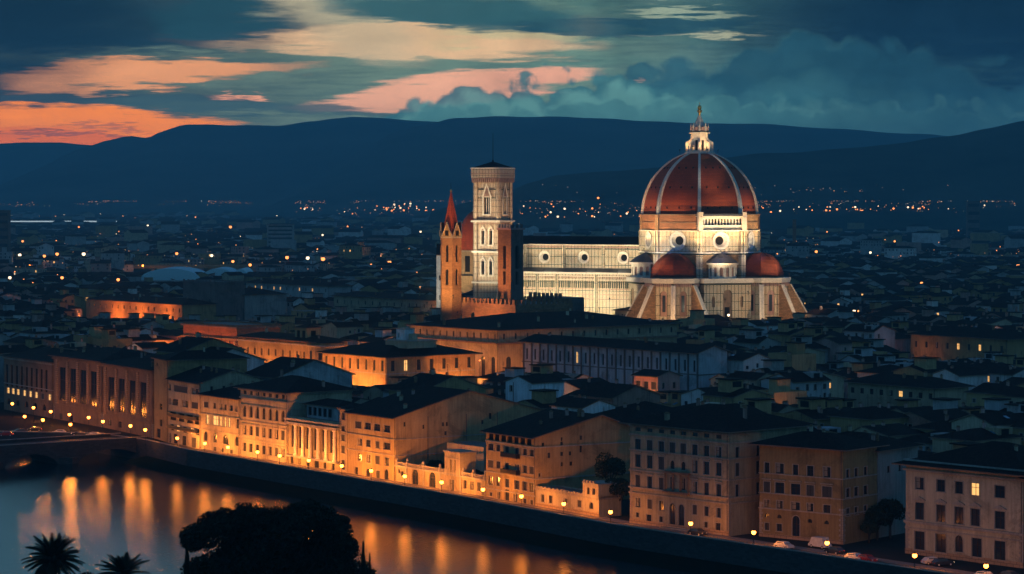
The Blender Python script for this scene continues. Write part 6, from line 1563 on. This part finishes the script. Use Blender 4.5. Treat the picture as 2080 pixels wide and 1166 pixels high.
# ------------------------------------------------------------------ far landmarks on the plain
def far_thing(name, label, cat, px, D, w, d, H, k, extra=None):
    t_ = thing(name, label, cat, tuple(ground_pt(px, D))); e = MB(); e.box(-w/2, 0, 0, w/2, d, H, k); e.build('wall', t_)
    e = MB(); e.box(-w/2-.3, -.3, H, w/2+.3, d+.3, H+.6, 'dark_stone'); e.build('roof', t_)
    if extra: extra(t_, w, d, H)
    return t_
def bands(n, k='glass', wf=.9):
    def f(t_, w, d, H):
        for i in range(n):
            e = MB(); z = H*(i+.35)/n; e.box(-w*wf/2, -.12, z, w*wf/2, -.02, z+H/n*.4, k); e.build('window_band', t_)
    return f
far_thing('apartment_tower', 'pale banded high-rise block standing alone on the left of the plain', 'tower block', 569, 3000, 30, 14, 41, 'grey_plaster', bands(9))
far_thing('apartment_tower', 'dark tower block cut by the left edge of the plain', 'tower block', 2, 2500, 14, 12, 59, 'dark_stone', bands(8))
far_thing('apartment_tower', 'dark block against the right hills, far right of the plain', 'tower block', 1978, 3600, 17, 14, 67, 'dark_stone', bands(6))
far_thing('brick_chimney', 'slender red lit chimney tower on the plain right of the dome', 'chimney', 1614, 2700, 3.4, 3.4, 49, 'red_brick')
far_thing('lit_hall', 'long low hall with a bright white light strip along its roof, far left', 'hall', 126, 6000, 252, 30, 17.4, 'grey_plaster', lambda t_, w, d, H: None)
e = MB(); p = ground_pt(126, 6000); e.box(-126, -1, 17.9, 126, -.4, 20.6, 'strip_light'); o = thing('light_strip', 'thin white strip of light on the eaves of the far left hall', 'light strip', tuple(p)); e.build('strip', o)
def vault(px, D, w, d, z0, h, label):
    t_ = thing('vaulted_hall', label, 'hall', tuple(ground_pt(px, D))); e = MB(); N = 18
    for i in range(N):
        a, b2 = pi*i/N, pi*(i+1)/N
        P = lambda an, y: (-w/2*cos(an), y, z0+h*sin(an)**.9)
        e.face([P(a, 0), P(b2, 0), P(b2, d), P(a, d)][::-1], 'tent_white')
    e.face([(-w/2*cos(pi*i/N), 0, z0+h*max(0, sin(pi*i/N))**.9) for i in range(N+1)][::-1], 'tent_white'); e.build('vault', t_)
    e = MB(); e.box(-w/2, .3, 0, w/2, d-.3, z0, 'grey_plaster'); e.build('wall', t_)
vault(345, 1910, 44, 60, 10.6, 8.6, 'large pale arched roof of a hall, left of its smaller twin'); vault(443, 1930, 24, 50, 10.6, 8.2, 'smaller pale arched roof right of the large one'); vault(488, 1940, 11, 50, 10.6, 7.5, 'smallest pale arched roof at the right end of three')
# elevated road
er = thing('elevated_road', 'long elevated road crossing the left of the plain, lit orange', 'road bridge', tuple(ground_pt(0, 2400)))
e = MB(); e.box(-60, 0, 6.4, 300, 14, 8.6, 'tan_plaster'); e.box(-60, 14.2, 8.4, 300, 14.6, 9.6, 'tan_plaster'); e.build('deck', er)
for i in range(13): e = MB(); e.box(-50+i*27, 3, 0, -47+i*27, 11, 6.4, 'grey_plaster'); e.build('pier', er)
for i, (px, D, z, en, r) in enumerate(((248, 2960, 9, 90000, 2.2), (266, 2960, 9, 90000, 2.2), (290, 2360, 10, 30000, .8), (60, 2360, 10, 22000, .8), (748, 2520, 10, 50000, 1.5))):
    make_lamp('street_lamp', ['left of the bright twin orange lamps on the left plain', 'right of the bright twin orange lamps on the left plain', 'orange lamp before the elevated road near the pale vault', 'orange lamp before the elevated road, far left', 'bright orange lamp left of the spire tower'][i], ground_pt(px, D), z, r, en, 'lamp_glow', (1, .36, .1))
FL = [(468, 461, 1.6), (343, 445, 1.5), (397, 441, 1.2), (285, 447, 1.0), (292, 447, 1.3), (160, 461, 1.0), (583, 523, .9), (625, 524, .9), (656, 526, 1.0), (791, 533, .9), (40, 518, .9), (90, 520, .8), (116, 516, .9), (170, 516, 1.0), (6, 519, 1.0), (359, 515, .8), (430, 519, .8), (240, 568, .6), (126, 564, .6), (20, 564, .6), (473, 531, .7), (508, 538, .7), (70, 505, .8), (46, 490, .8), (442, 459, .8), (562, 439, 1.6), (541, 449, 1.8), (1750, 430, 2.6), (1893, 457, 1.6), (1900, 457, 1.6), (1850, 457, 1.2), (1791, 446, 1.2), (1735, 461, .9), (1680, 471, .7), (1602, 435, 1.4), (1566, 431, 1.2), (1650, 432, 1.2), (700, 430, 1.0), (716, 434, 1.2), (706, 460, .9), (1133, 440, 1.2), (1048, 421, 1.4), (1215, 402, 1.3), (1147, 424, 1.2), (1108, 440, .9), (2071, 425, 2.0), (1995, 480, 1.0), (2068, 540, .8), (1658, 511, .8), (1768, 513, .7), (1872, 575, .5), (1910, 590, .5), (1934, 590, .5), (1454, 630, .35), (1446, 630, .35), (1480, 640, .35), (1185, 625, .4), (1418, 632, .4), (1540, 632, .4), (1602, 627, .4), (1690, 660, .35), (1735, 632, .4), (1745, 632, .4)]
lp = make_lamp('street_lamp', 'p', (0, -4000, 0), 18, 1.0, 1, 'lamp_far', light=False); lpw = make_lamp('street_lamp', 'p', (0, -4000, 0), 18, 1.0, 1, 'lamp_white', light=False)
for q in (lp, lpw): CH[q.name] = list(q.children); [CH.__setitem__(o.name, []) for o in q.children]
def far_lamp(px, py, r, src, z, grp, lbl):
    D = (HC-z)*F/max(4, (py-HY)); up = 0.0
    Dm = 9700 if px < 600 else 8000 if px < 1050 else 5000
    if D > Dm: D = Dm; up = z_at(py, D)-18
    t_ = copy_tree(src); t_.location = tuple(ground_pt(px, D)+Vector((0, 0, up)))
    zr = r
    for ch in [x for x in CH2(t_)]:
        if ch.name.startswith('globe') or ch.name.startswith('cap'): ch.location = (0, 0, 18-18*zr); ch.scale = (zr, zr, zr)
    t_.scale = (1, 1, 1); t_['label'] = lbl; t_['group'] = grp; return t_
def CH2(o): return LASTCOPY.get(o.name, [])
for i, (px, py, r) in enumerate(FL):
    z = 18
    far_lamp(px, py, r*1.7, lpw if i % 3 == 1 else lp, z, 'larger lamps across the plain', 'bright %s lamp glowing on the plain beyond the rooftops' % ('white' if i % 3 == 1 else 'orange'))
rl = random.Random(5)
def cl(x0, x1, y0, y1, n, pw):
    for i in range(n):
        px, py = rl.uniform(x0, x1), rl.uniform(y0, y1); D = 52*F/max(5.6, py-HY); w_ = rl.random() < pw*.6; D = min(D, 9700 if px < 600 else 8000 if px < 1050 else 5000)
        far_lamp(px, py, D/F*rl.choice((.8, 1.0, 1.3, 2.0)), lpw if w_ else lp, 18, 'small lamps across the plain', 'tiny %s lamp on the far plain' % ('white' if w_ else 'orange'))
cl(15, 240, 416, 440, 24, .5); cl(470, 520, 423, 427, 7, .8); cl(520, 640, 420, 428, 10, .6); cl(740, 870, 413, 428, 24, .8); cl(1060, 1300, 414, 450, 26, .6); cl(1540, 1700, 418, 436, 12, .5); cl(1700, 1912, 417, 434, 30, .25); cl(1912, 2080, 412, 450, 12, .4)
cl(0, 900, 424, 500, 18, .5); cl(900, 960, 420, 440, 4, .6); cl(1540, 2080, 440, 540, 16, .4); cl(560, 900, 500, 560, 5, .3); cl(0, 160, 555, 600, 5, .3); cl(240, 900, 416, 424, 10, .7)
for q in (lp, lpw):
    for o in list(q.children_recursive)+[q]: bpy.data.objects.remove(o)
q_ = MB()
for i in range(4200):
    px = rl.uniform(-60, 2140); py = 408+(rl.random()**2.2)*150; D = 56*F/max(6, py-HY); Dm = 9700 if px < 600 else 8000 if px < 1050 else 5000
    if noise.noise(Vector((px*.012, py*.09, 3))) < -.02+.3*rl.random()-.12: continue
    z = 15.0
    if D > Dm: D = Dm+rl.uniform(-60, 60); z = z_at(py, D)
    if D < 2300 and rl.random() < .5: continue
    r = D/F*rl.choice((.35, .45, .6, .8, 1.0))*.62; c = ground_pt(px, D); q_.box(c.x-r, c.y-r, z-r*.8, c.x+r, c.y+r, z+r*.8, rl.choice(('tiny_orange', 'tiny_orange', 'tiny_orange', 'tiny_white', 'tiny_dim')))
for i in range(70):
    px = rl.uniform(1080, 2130) if i % 3 else rl.gauss(1680, 40); py = rl.uniform(374, 404) if i % 3 else rl.uniform(380, 392); D = 5180; r = 1.0*rl.choice((.3, .5, .7)); c = ground_pt(px, D); z = z_at(py, D); q_.box(c.x-r, c.y-r, z-r, c.x+r, c.y+r, z+r, 'tiny_dim' if i % 4 else 'tiny_orange')
tag(q_.build('distant_lights'), kind='stuff')
# warm glow of streets low on the left, from real lamps
for i, (px, D, en) in enumerate(((30, 2050, 26000), (110, 2000, 26000), (150, 1960, 15000))):
    make_lamp('street_lamp', 'street lamp reddening the roofs of the left plain, %s' % ['left one', 'middle one', 'right one'][i], ground_pt(px, D), 13, .5, en, 'lamp_far', (1, .3, .1))

# ------------------------------------------------------------------ bridge
br = thing('bridge', 'dark stone arched bridge over the river at the left', 'bridge', tuple(A0), atan2(-V.y, -V.x))
# local x along the bridge toward the near bank, local y = toward the viewer's right side (+u)
mb = MB(); W_ = 15.0; LB = 150.0; spans = [(1.5, 22.5), (28.5, 45.5), (51, 72), (78, 99), (105, 126), (130, 146)]
def soffit(x):
    for a, b2 in spans:
        if a < x < b2:
            f = (x-a)/(b2-a)*2-1; return -6.0+4.3*sqrt(max(0, 1-f*f*.98))+0.0
    return -8.0
xs = sorted({round(i*.75, 3) for i in range(int(LB/.75)+1)} | {q for s_ in spans for q in s_})
def deck(x): return 1.15+.25*sin(pi*min(1, x/LB))
for a, b2 in zip(xs, xs[1:]):
    m_ = (a+b2)/2
    inside = any(s_[0] <= m_ <= s_[1] for s_ in spans)
    za, zb = (soffit(a+1e-3 if inside else a), soffit(b2-1e-3 if inside else b2)) if inside else (-8, -8)
    for y, fl in ((0, False), (-W_, True)):
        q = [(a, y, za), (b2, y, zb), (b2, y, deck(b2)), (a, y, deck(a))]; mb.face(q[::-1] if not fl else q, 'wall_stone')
    if inside: mb.face([(a, 0, za), (b2, 0, zb), (b2, -W_, zb), (a, -W_, za)], 'wall_stone')
    elif False: pass
for s_ in spans:
    for x, f in ((s_[0], 1), (s_[1], -1)):
        q = [(x, 0, -8), (x, 0, -5.4), (x, -W_, -5.4), (x, -W_, -8)]; mb.face(q if f > 0 else q[::-1], 'wall_stone')
mb.build('arch_wall', br)
mb = MB()
for a, b2 in zip(xs, xs[1:]): mb.face([(a, -W_+.4, deck(a)-.9), (a, -.4, deck(a)-.9), (b2, -.4, deck(b2)-.9), (b2, -W_+.4, deck(b2)-.9)][::-1], 'asphalt')
mb.build('road_deck', br)
for y in (0, -W_):
    mb = MB()
    for a, b2 in zip(xs, xs[1:]):
        for y0, y1 in ((y-.2, y+.25),):
            if True:
                s0, s1 = (-.4, .12) if y == 0 else (-.12, .4)
                mb.face([(a, y+s0, deck(a)+.15), (a, y+s1, deck(a)+.15), (b2, y+s1, deck(b2)+.15), (b2, y+s0, deck(b2)+.15)][::-1], 'pale_stone')
                mb.face([(a, y+s1, deck(a)-.05), (b2, y+s1, deck(b2)-.05), (b2, y+s1, deck(b2)+.15), (a, y+s1, deck(a)+.15)][::-1], 'pale_stone')
                mb.face([(a, y+s0, deck(a)-.9), (b2, y+s0, deck(b2)-.9), (b2, y+s0, deck(b2)+.15), (a, y+s0, deck(a)+.15)], 'pale_stone')
    mb.build('parapet', br)
mb = MB()
for a, b2 in zip([s_[1] for s_ in spans], [s_[0] for s_ in spans[1:]]):
    m_ = (a+b2)/2; mb.prism([(a, .02), (m_, 2.6), (b2, .02)][::-1], -8, -3.2, 'wall_stone')
mb.build('cutwater', br)

# ------------------------------------------------------------------ cars
def make_car(label, loc, rz, paint, van=False, rear=False, dark=False):
    t_ = thing('parked_car', label, 'car', tuple(loc), rz, 'cars along the river street')
    L, Wd, H = (4.9, 1.9, 2.2) if van else (4.2, 1.72, 1.42)
    prof = [(-L/2, .32), (-L/2, .75), (-L*.42, .92), (-L*.30, H*.97), (L*.12 if not van else L*.30, H), (L*.29 if not van else L*.36, .96 if not van else 1.25), (L*.47, .80), (L/2, .60), (L/2, .32)]
    e = MB(); hw = Wd/2
    def half(i): z = prof[i][1]; return hw if z < 1.0 else hw*(1-.14*(z-1)/(H-1)) if not van else hw*.97
    for i in range(len(prof)-1):
        (x, z), (x2, z2) = prof[i], prof[i+1]; a, b2 = half(i), half(i+1)
        e.face([(x, -a, z), (x, a, z), (x2, b2, z2), (x2, -b2, z2)][::-1], paint)
    for s_ in (-1, 1):
        pts = [(x, s_*half(i), z) for i, (x, z) in enumerate(prof)]; e.face(pts if s_ > 0 else pts[::-1], paint)
    e.face([(-L/2, -hw, .32), (L/2, -hw, .32), (L/2, hw, .32), (-L/2, hw, .32)][::-1], 'tyre'); e.build('body', t_)
    e = MB(); zt = H*.93
    for s_ in (-1, 1):
        y = s_*(hw*.93+.02); q = [(-L*.31, y*1.02, 1.0), (L*.20, y*1.02, 1.0), (L*.10, y*.95, zt), (-L*.26, y*.95, zt)]; e.face(q if s_ < 0 else q[::-1], 'glass')
    e.face([(L*.135, -hw*.8, zt), (L*.275, -hw*.85, 1.02), (L*.275, hw*.85, 1.02), (L*.135, hw*.8, zt)], 'glass') if not van else None
    e.build('window', t_)
    for sx in (-.31, .31):
        for s_ in (-1, 1):
            e = MB(); x, y = L*sx, s_*(hw-.1); e.tube((x, y-.12, .32), (x, y+.12, .32), .32, .32, 14, 'tyre')
            for yy_, fl in ((y-.12, 1), (y+.12, -1)): e.face([(x+.32*cos(2*pi*i/14)*fl, yy_, .32+.32*sin(2*pi*i/14)) for i in range(14)], 'tyre'); e.face([(x+.18*cos(2*pi*i/10)*fl, yy_-.01*fl, .32+.18*sin(2*pi*i/10)) for i in range(10)], 'car_white')
            e.build('wheel', t_)
    for s_ in (-1, 1):
        e = MB(); y = s_*hw*.7; e.box(L/2-.02, y-.16, .56, L/2+.05, y+.16, .74, 'car_white' if dark or rear else 'lamp_white'); e.build('headlight', t_)
        e = MB(); e.box(-L/2-.05, y-.14, .62, -L/2+.02, y+.14, .80, 'lamp_red' if rear else 'car_red'); e.build('tail_light', t_)
au = atan2(U.y, U.x)
def street_pt(px, off): return ground_pt(px, par_D(px))+V*off
for (px, off, ra, paint, van, rear, dark, lb) in (
    (1552, 5.5, 0, 'car_white', 0, 0, 1, 'pale car parked before the left end of the tawny palace'), (1578, 12, 0, 'car_white', 1, 0, 1, 'white van parked left of the tall arched door'),
    (1636, 8, pi, 'car_dark', 0, 0, 0, 'dark car with lit headlights before the tawny palace'), (1706, 4.2, 0, 'car_white', 0, 0, 1, 'pale car beside the lamp at the tawny palace corner'), (1728, 4.4, 0, 'car_red', 0, 0, 1, 'red car parked right of the tawny palace lamp'),
    (1806, 12, 1.2, 'car_white', 0, 0, 1, 'light car in the dark gap between two palaces'), (1826, 12, 1.3, 'car_dark', 0, 0, 0, 'dark car with headlights on beside the dim palace'),
    (1964, 5, 0, 'car_white', 0, 0, 1, 'white car at the kerb before the dim palace door'), (1986, 9, 0, 'car_dark', 0, 0, 1, 'dark car nearest the right lamp'), (2040, 4.6, 0, 'car_dark', 0, 1, 1, 'dark car with red tail lights at the right edge'),
    (1372, 6.2, 0, 'car_dark', 0, 0, 1, 'dark car before the twin arched doors')):
    make_car(lb, street_pt(px, off), au+ra, paint, bool(van), bool(rear), bool(dark))
for i, (px, D, ra, paint, rear, lb) in enumerate(((12, 770, .2, 'car_red', 1, 'red car with glowing tail lights at the far left of the square'), (40, 779, .4, 'car_dark', 0, 'dark car with headlights beside the left square lamps'), (70, 786, .3, 'car_dark', 1, 'dark car with red lights behind the bridge end'), (120, 776, .1, 'car_white', 0, 'white car crossing the square behind the bridge'), (190, 768, 0, 'car_white', 0, 'white car at the bridge head'), (160, 772, .1, 'car_dark', 0, 'dark car left of the white car at the bridge head'))):
    make_car(lb, ground_pt(px, D), pi*.98+ra, paint, False, bool(rear), False)

# ------------------------------------------------------------------ trees
def leaf_blob(mb, c, R, n, size, k, r, squash=1.0, shell=.75):
    for _ in range(n):
        d = Vector((r.gauss(0, 1), r.gauss(0, 1), r.gauss(0, 1))).normalized(); q = R*(shell+(1-shell)*r.random()) if r.random() < .8 else R*r.random()
        p = Vector(c)+Vector((d.x*q, d.y*q, d.z*q*squash)); a = Vector((r.gauss(0, 1), r.gauss(0, 1), r.gauss(0, 1))).normalized(); b2 = a.orthogonal().normalized(); cc = a.cross(b2); s_ = size*r.uniform(.6, 1.3)
        mb.face([p-b2*s_-cc*s_*.5, p+b2*s_*.2-cc*s_*.7, p+b2*s_+cc*s_*.3, p-b2*s_*.1+cc*s_*.7], k)
def tree(name, label, loc, h, R, n, k='leaves', lobes=10, seed=1, squash=.8, size=.35, group=None, low=.35):
    r = random.Random(seed); t_ = thing(name, label, 'tree', tuple(loc), 0, group)
    e = MB(); e.tube((0, 0, -1), (0, 0, h*.45), .06*R+.1, .04*R+.07, 8, 'bark'); lb_ = []
    for i in range(lobes):
        a = 2.4*i+r.uniform(-.4, .4); rr = R*.62*sqrt((i+.5)/lobes); zz = h*(low+(.86-low)*(1-(rr/R)**2)*r.uniform(.75, 1.0)); lb_.append((rr*cos(a), rr*sin(a), zz))
        e.tube((0, 0, h*r.uniform(.22, .42)), lb_[-1], .03*R+.04, .03, 6, 'bark')
    e.build('trunk', t_); e = MB()
    for q in lb_: leaf_blob(e, q, R*r.uniform(.34, .5), n//lobes, size, k, r, squash)
    e.build('crown', t_); return t_
r_ = random.Random(11)
# the great dark crown in the foreground
Y0 = 330.0; px0_, tx = 562, (562-CX)/F*330
gt = thing('stone_pine', 'huge dark rounded tree crown in the foreground, between two thin cypresses', 'tree', (tx, Y0, near_z(tx, Y0)))
zg = near_z(tx, Y0); e = MB(); e.tube((0, 0, -1), (.4, 0, 10), .75, .5, 12, 'bark')
LB_ = []
prof_ = [(392, 1062), (420, 1040), (455, 1024), (495, 1018), (530, 1020), (565, 1018), (600, 1016), (635, 1016), (665, 1024), (690, 1048), (705, 1078)]
for i, (px, py) in enumerate(prof_):
    for dy_ in (-3.2, 0, 3.4):
        R = r_.uniform(1.5, 2.3); x = (px+r_.uniform(-7, 7)-CX)/F*(Y0+dy_)-tx; z = z_at(py, Y0+dy_)-zg-R*.9-(abs(dy_)*.25)+r_.uniform(-.4, .4); LB_.append((x*.985, dy_, z, R))
for i in range(46):
    f = r_.uniform(-1, 1) if i > 12 else (i-6)/8; x = f*10.3; y = r_.uniform(-6, 6); z = r_.uniform(10.5, 19.5-abs(f)**3*6); LB_.append((x, y, z-1.0, r_.uniform(2.0, 3.0)))
for (x, y, z, R) in LB_[::3]: e.tube((.4, 0, 8.5), (x, y, z), .22, .06, 6, 'bark')
e.build('trunk', gt); e = MB()
for i in range(14): LB_.append((-8+i*1.25, 0, 13.5+(i%3)*1.5, 2.6))
for (x, y, z, R) in LB_: leaf_blob(e, (x, y, z), R, 400, .22, 'dark_leaves', r_, .85, .8); leaf_blob(e, (x, y, z), R*.75, 60, .6, 'dark_leaves', r_, .85, .3)
e.build('crown', gt)
def cypress(px, py, wpx, label, Yc=322):
    x = (px-CX)/F*Yc; zb = near_z(x, Yc); H = z_at(py, Yc)-zb; W2 = wpx/2*Yc/F*1.1
    t_ = thing('cypress', label, 'tree', (x, Yc, zb), 0, 'cypresses beside the great dark tree'); e = MB(); e.tube((0, 0, -1), (0, 0, H*.8), .22, .05, 7, 'bark'); e.build('trunk', t_); e = MB()
    for _ in range(4200):
        f = r_.random()**.8; R = W2*(min(1, (1-f)*2.2)**.9)*(.6+.45*r_.random()); a = r_.uniform(0, 2*pi); p = Vector((R*cos(a), R*sin(a), 1+f*(H-1))); d = Vector((cos(a)*.3, sin(a)*.3, 1)); s_ = Vector((-sin(a), cos(a), 0))
        e.face([p-s_*.07, p+s_*.07, p+d*.35], 'dark_leaves')
    e.build('crown', t_)
cypress(380, 1104, 17, 'thin dark cypress left of the great dark tree'); cypress(738, 1104, 22, 'thin dark cypress right of the great dark tree'); cypress(751, 1128, 12, 'smaller cypress tip at the far right of the great dark tree', 318)
def palm(px, py, Yc, label, n, Lf, droop, seed):
    r = random.Random(seed); x = (px-CX)/F*Yc; zb = near_z(x, Yc); ztop = z_at(py, Yc); t_ = thing('palm_tree', label, 'tree', (x, Yc, zb), 0, 'palms at the lower left'); H = ztop-zb
    e = MB(); e.lathe([(.55, -.5), (.42, 1), (.36, H-1), (.62, H-.3), (.45, H+.3), (0, H+.5)], 10, 'bark'); e.build('trunk', t_); e = MB()
    for i in range(n):
        a = 2*pi*i/n*1.618*3; el = r.uniform(-.35, 1.35); d = Vector((cos(a), sin(a), 0)); s_ = Vector((-sin(a), cos(a), 0)); p = Vector((0, 0, H)); L = Lf*r.uniform(.85, 1.1); N = 14; v_ = d*cos(el)+Vector((0, 0, sin(el)))
        for j in range(N):
            q = p+v_*(L/N); e.tube(tuple(p), tuple(q), .05, .04, 3, 'dark_leaves'); f = (j+.5)/N; ll = .95*sin(pi*(.12+.83*f))**.7*.62
            for s2 in (-1, 1):
                for kk in (0, .5):
                    b_ = p.lerp(q, kk); tip = b_+s_*(s2*ll)+v_*(ll*.75)-Vector((0, 0, ll*.35)); w2 = v_*.075; e.face([b_-w2, b_+w2, tip], 'dark_leaves')
            v_ = (v_+Vector((0, 0, -droop/N))).normalized(); p = q
    e.build('crown', t_)
palm(109, 1140, 300, 'dense round-headed dark palm at the lower left corner', 130, 3.5, 1.0, 3); palm(252, 1168, 296, 'smaller spiky palm right of the round-headed palm', 60, 3.3, .8, 9)
for i, (px, py, R, lb) in enumerate(((176, 1158, 1.6, 'dark bush between the two palms'), (205, 1163, 1.5, 'low dark bush left of the spiky palm'), (292, 1166, 1.4, 'dark bush right of the spiky palm'), (150, 1166, 1.8, 'dark bush under the round-headed palm'), (766, 1166, 1.0, 'low bush right of the small cypress'))):
    Yc = 292; x = (px-CX)/F*Yc; zb = near_z(x, Yc); t_ = thing('bush', lb, 'bush', (x, Yc, zb)); H = z_at(py, Yc)-zb; e = MB(); e.tube((0, 0, -.5), (0, 0, H-R*.5), .15, .08, 6, 'bark'); e.build('stem', t_); e = MB()
    leaf_blob(e, (0, 0, H-R), R, 900, .16, 'dark_leaves', r_, .9, .6); leaf_blob(e, (R*.8, .5, H-R*1.4), R*.8, 500, .16, 'dark_leaves', r_, .9, .6); leaf_blob(e, (0, 0, (H-R)*.5), (H-R)*.55, 600, .2, 'dark_leaves', r_, 1, .5); e.build('foliage', t_)
# garden trees
for i, (px, dD, h, R, lb) in enumerate(((818, 20, 6.0, 3.2, 'round dark tree behind the left arched garden door'), (858, 22, 6.6, 3.6, 'dark garden tree behind the two arched doors'), (885, 18, 5.4, 2.6, 'small dark tree left of the raised pavilion'), (965, 16, 4.6, 2.4, 'low dark tree behind the right end of the arched wing'),
    (1122, 18, 8.0, 3.6, 'rounded tree in the walled garden, left end'), (1150, 20, 8.8, 4.2, 'broad tree in the middle of the walled garden'), (1180, 28, 8.0, 3.2, 'tree behind the raised end of the low wing'), (1238, 20, 13.5, 4.4, 'tall dark tree filling the garden gap'), (1258, 10, 9.0, 3.6, 'dark tree in the garden gap next to the eight-bay palace'), (1232, 8, 7.0, 3.2, 'smaller dark tree at the street side of the garden gap'),
    (1782, 14, 7.0, 3.4, 'dim street tree right of the tawny palace'), (1808, 20, 8.5, 3.8, 'dim taller tree in the gap beside the dim palace'), (1765, 8, 4.6, 2.2, 'small street tree at the tawny palace corner'))):
    tree('tree', lb, ground_pt(px, fac_D(px)+dD), h, R, 2600, 'leaves', 9, 30+i, .85, .26, 'trees in the riverside gardens')

# ------------------------------------------------------------------ haze
hz = MB(); hz.box(-9000, -900, -40, 9000, 14600, 480, 'glass'); ho = hz.build('haze'); ho.data.materials.clear()
hm = bpy.data.materials.new('haze_air'); hm.use_nodes = True; t = NT(hm.node_tree); t.n.clear()
o_ = t.new('ShaderNodeOutputMaterial'); pvn = t.new('ShaderNodeVolumePrincipled'); pvn.inputs['Color'].default_value = (0.30, 0.78, 1.0, 1); pvn.inputs['Density'].default_value = HAZE_D = 1.0e-4; pvn.inputs['Anisotropy'].default_value = 0.0
t.l.new(pvn.outputs[0], o_.inputs['Volume']); ho.data.materials.append(hm); tag(ho, kind='stuff')
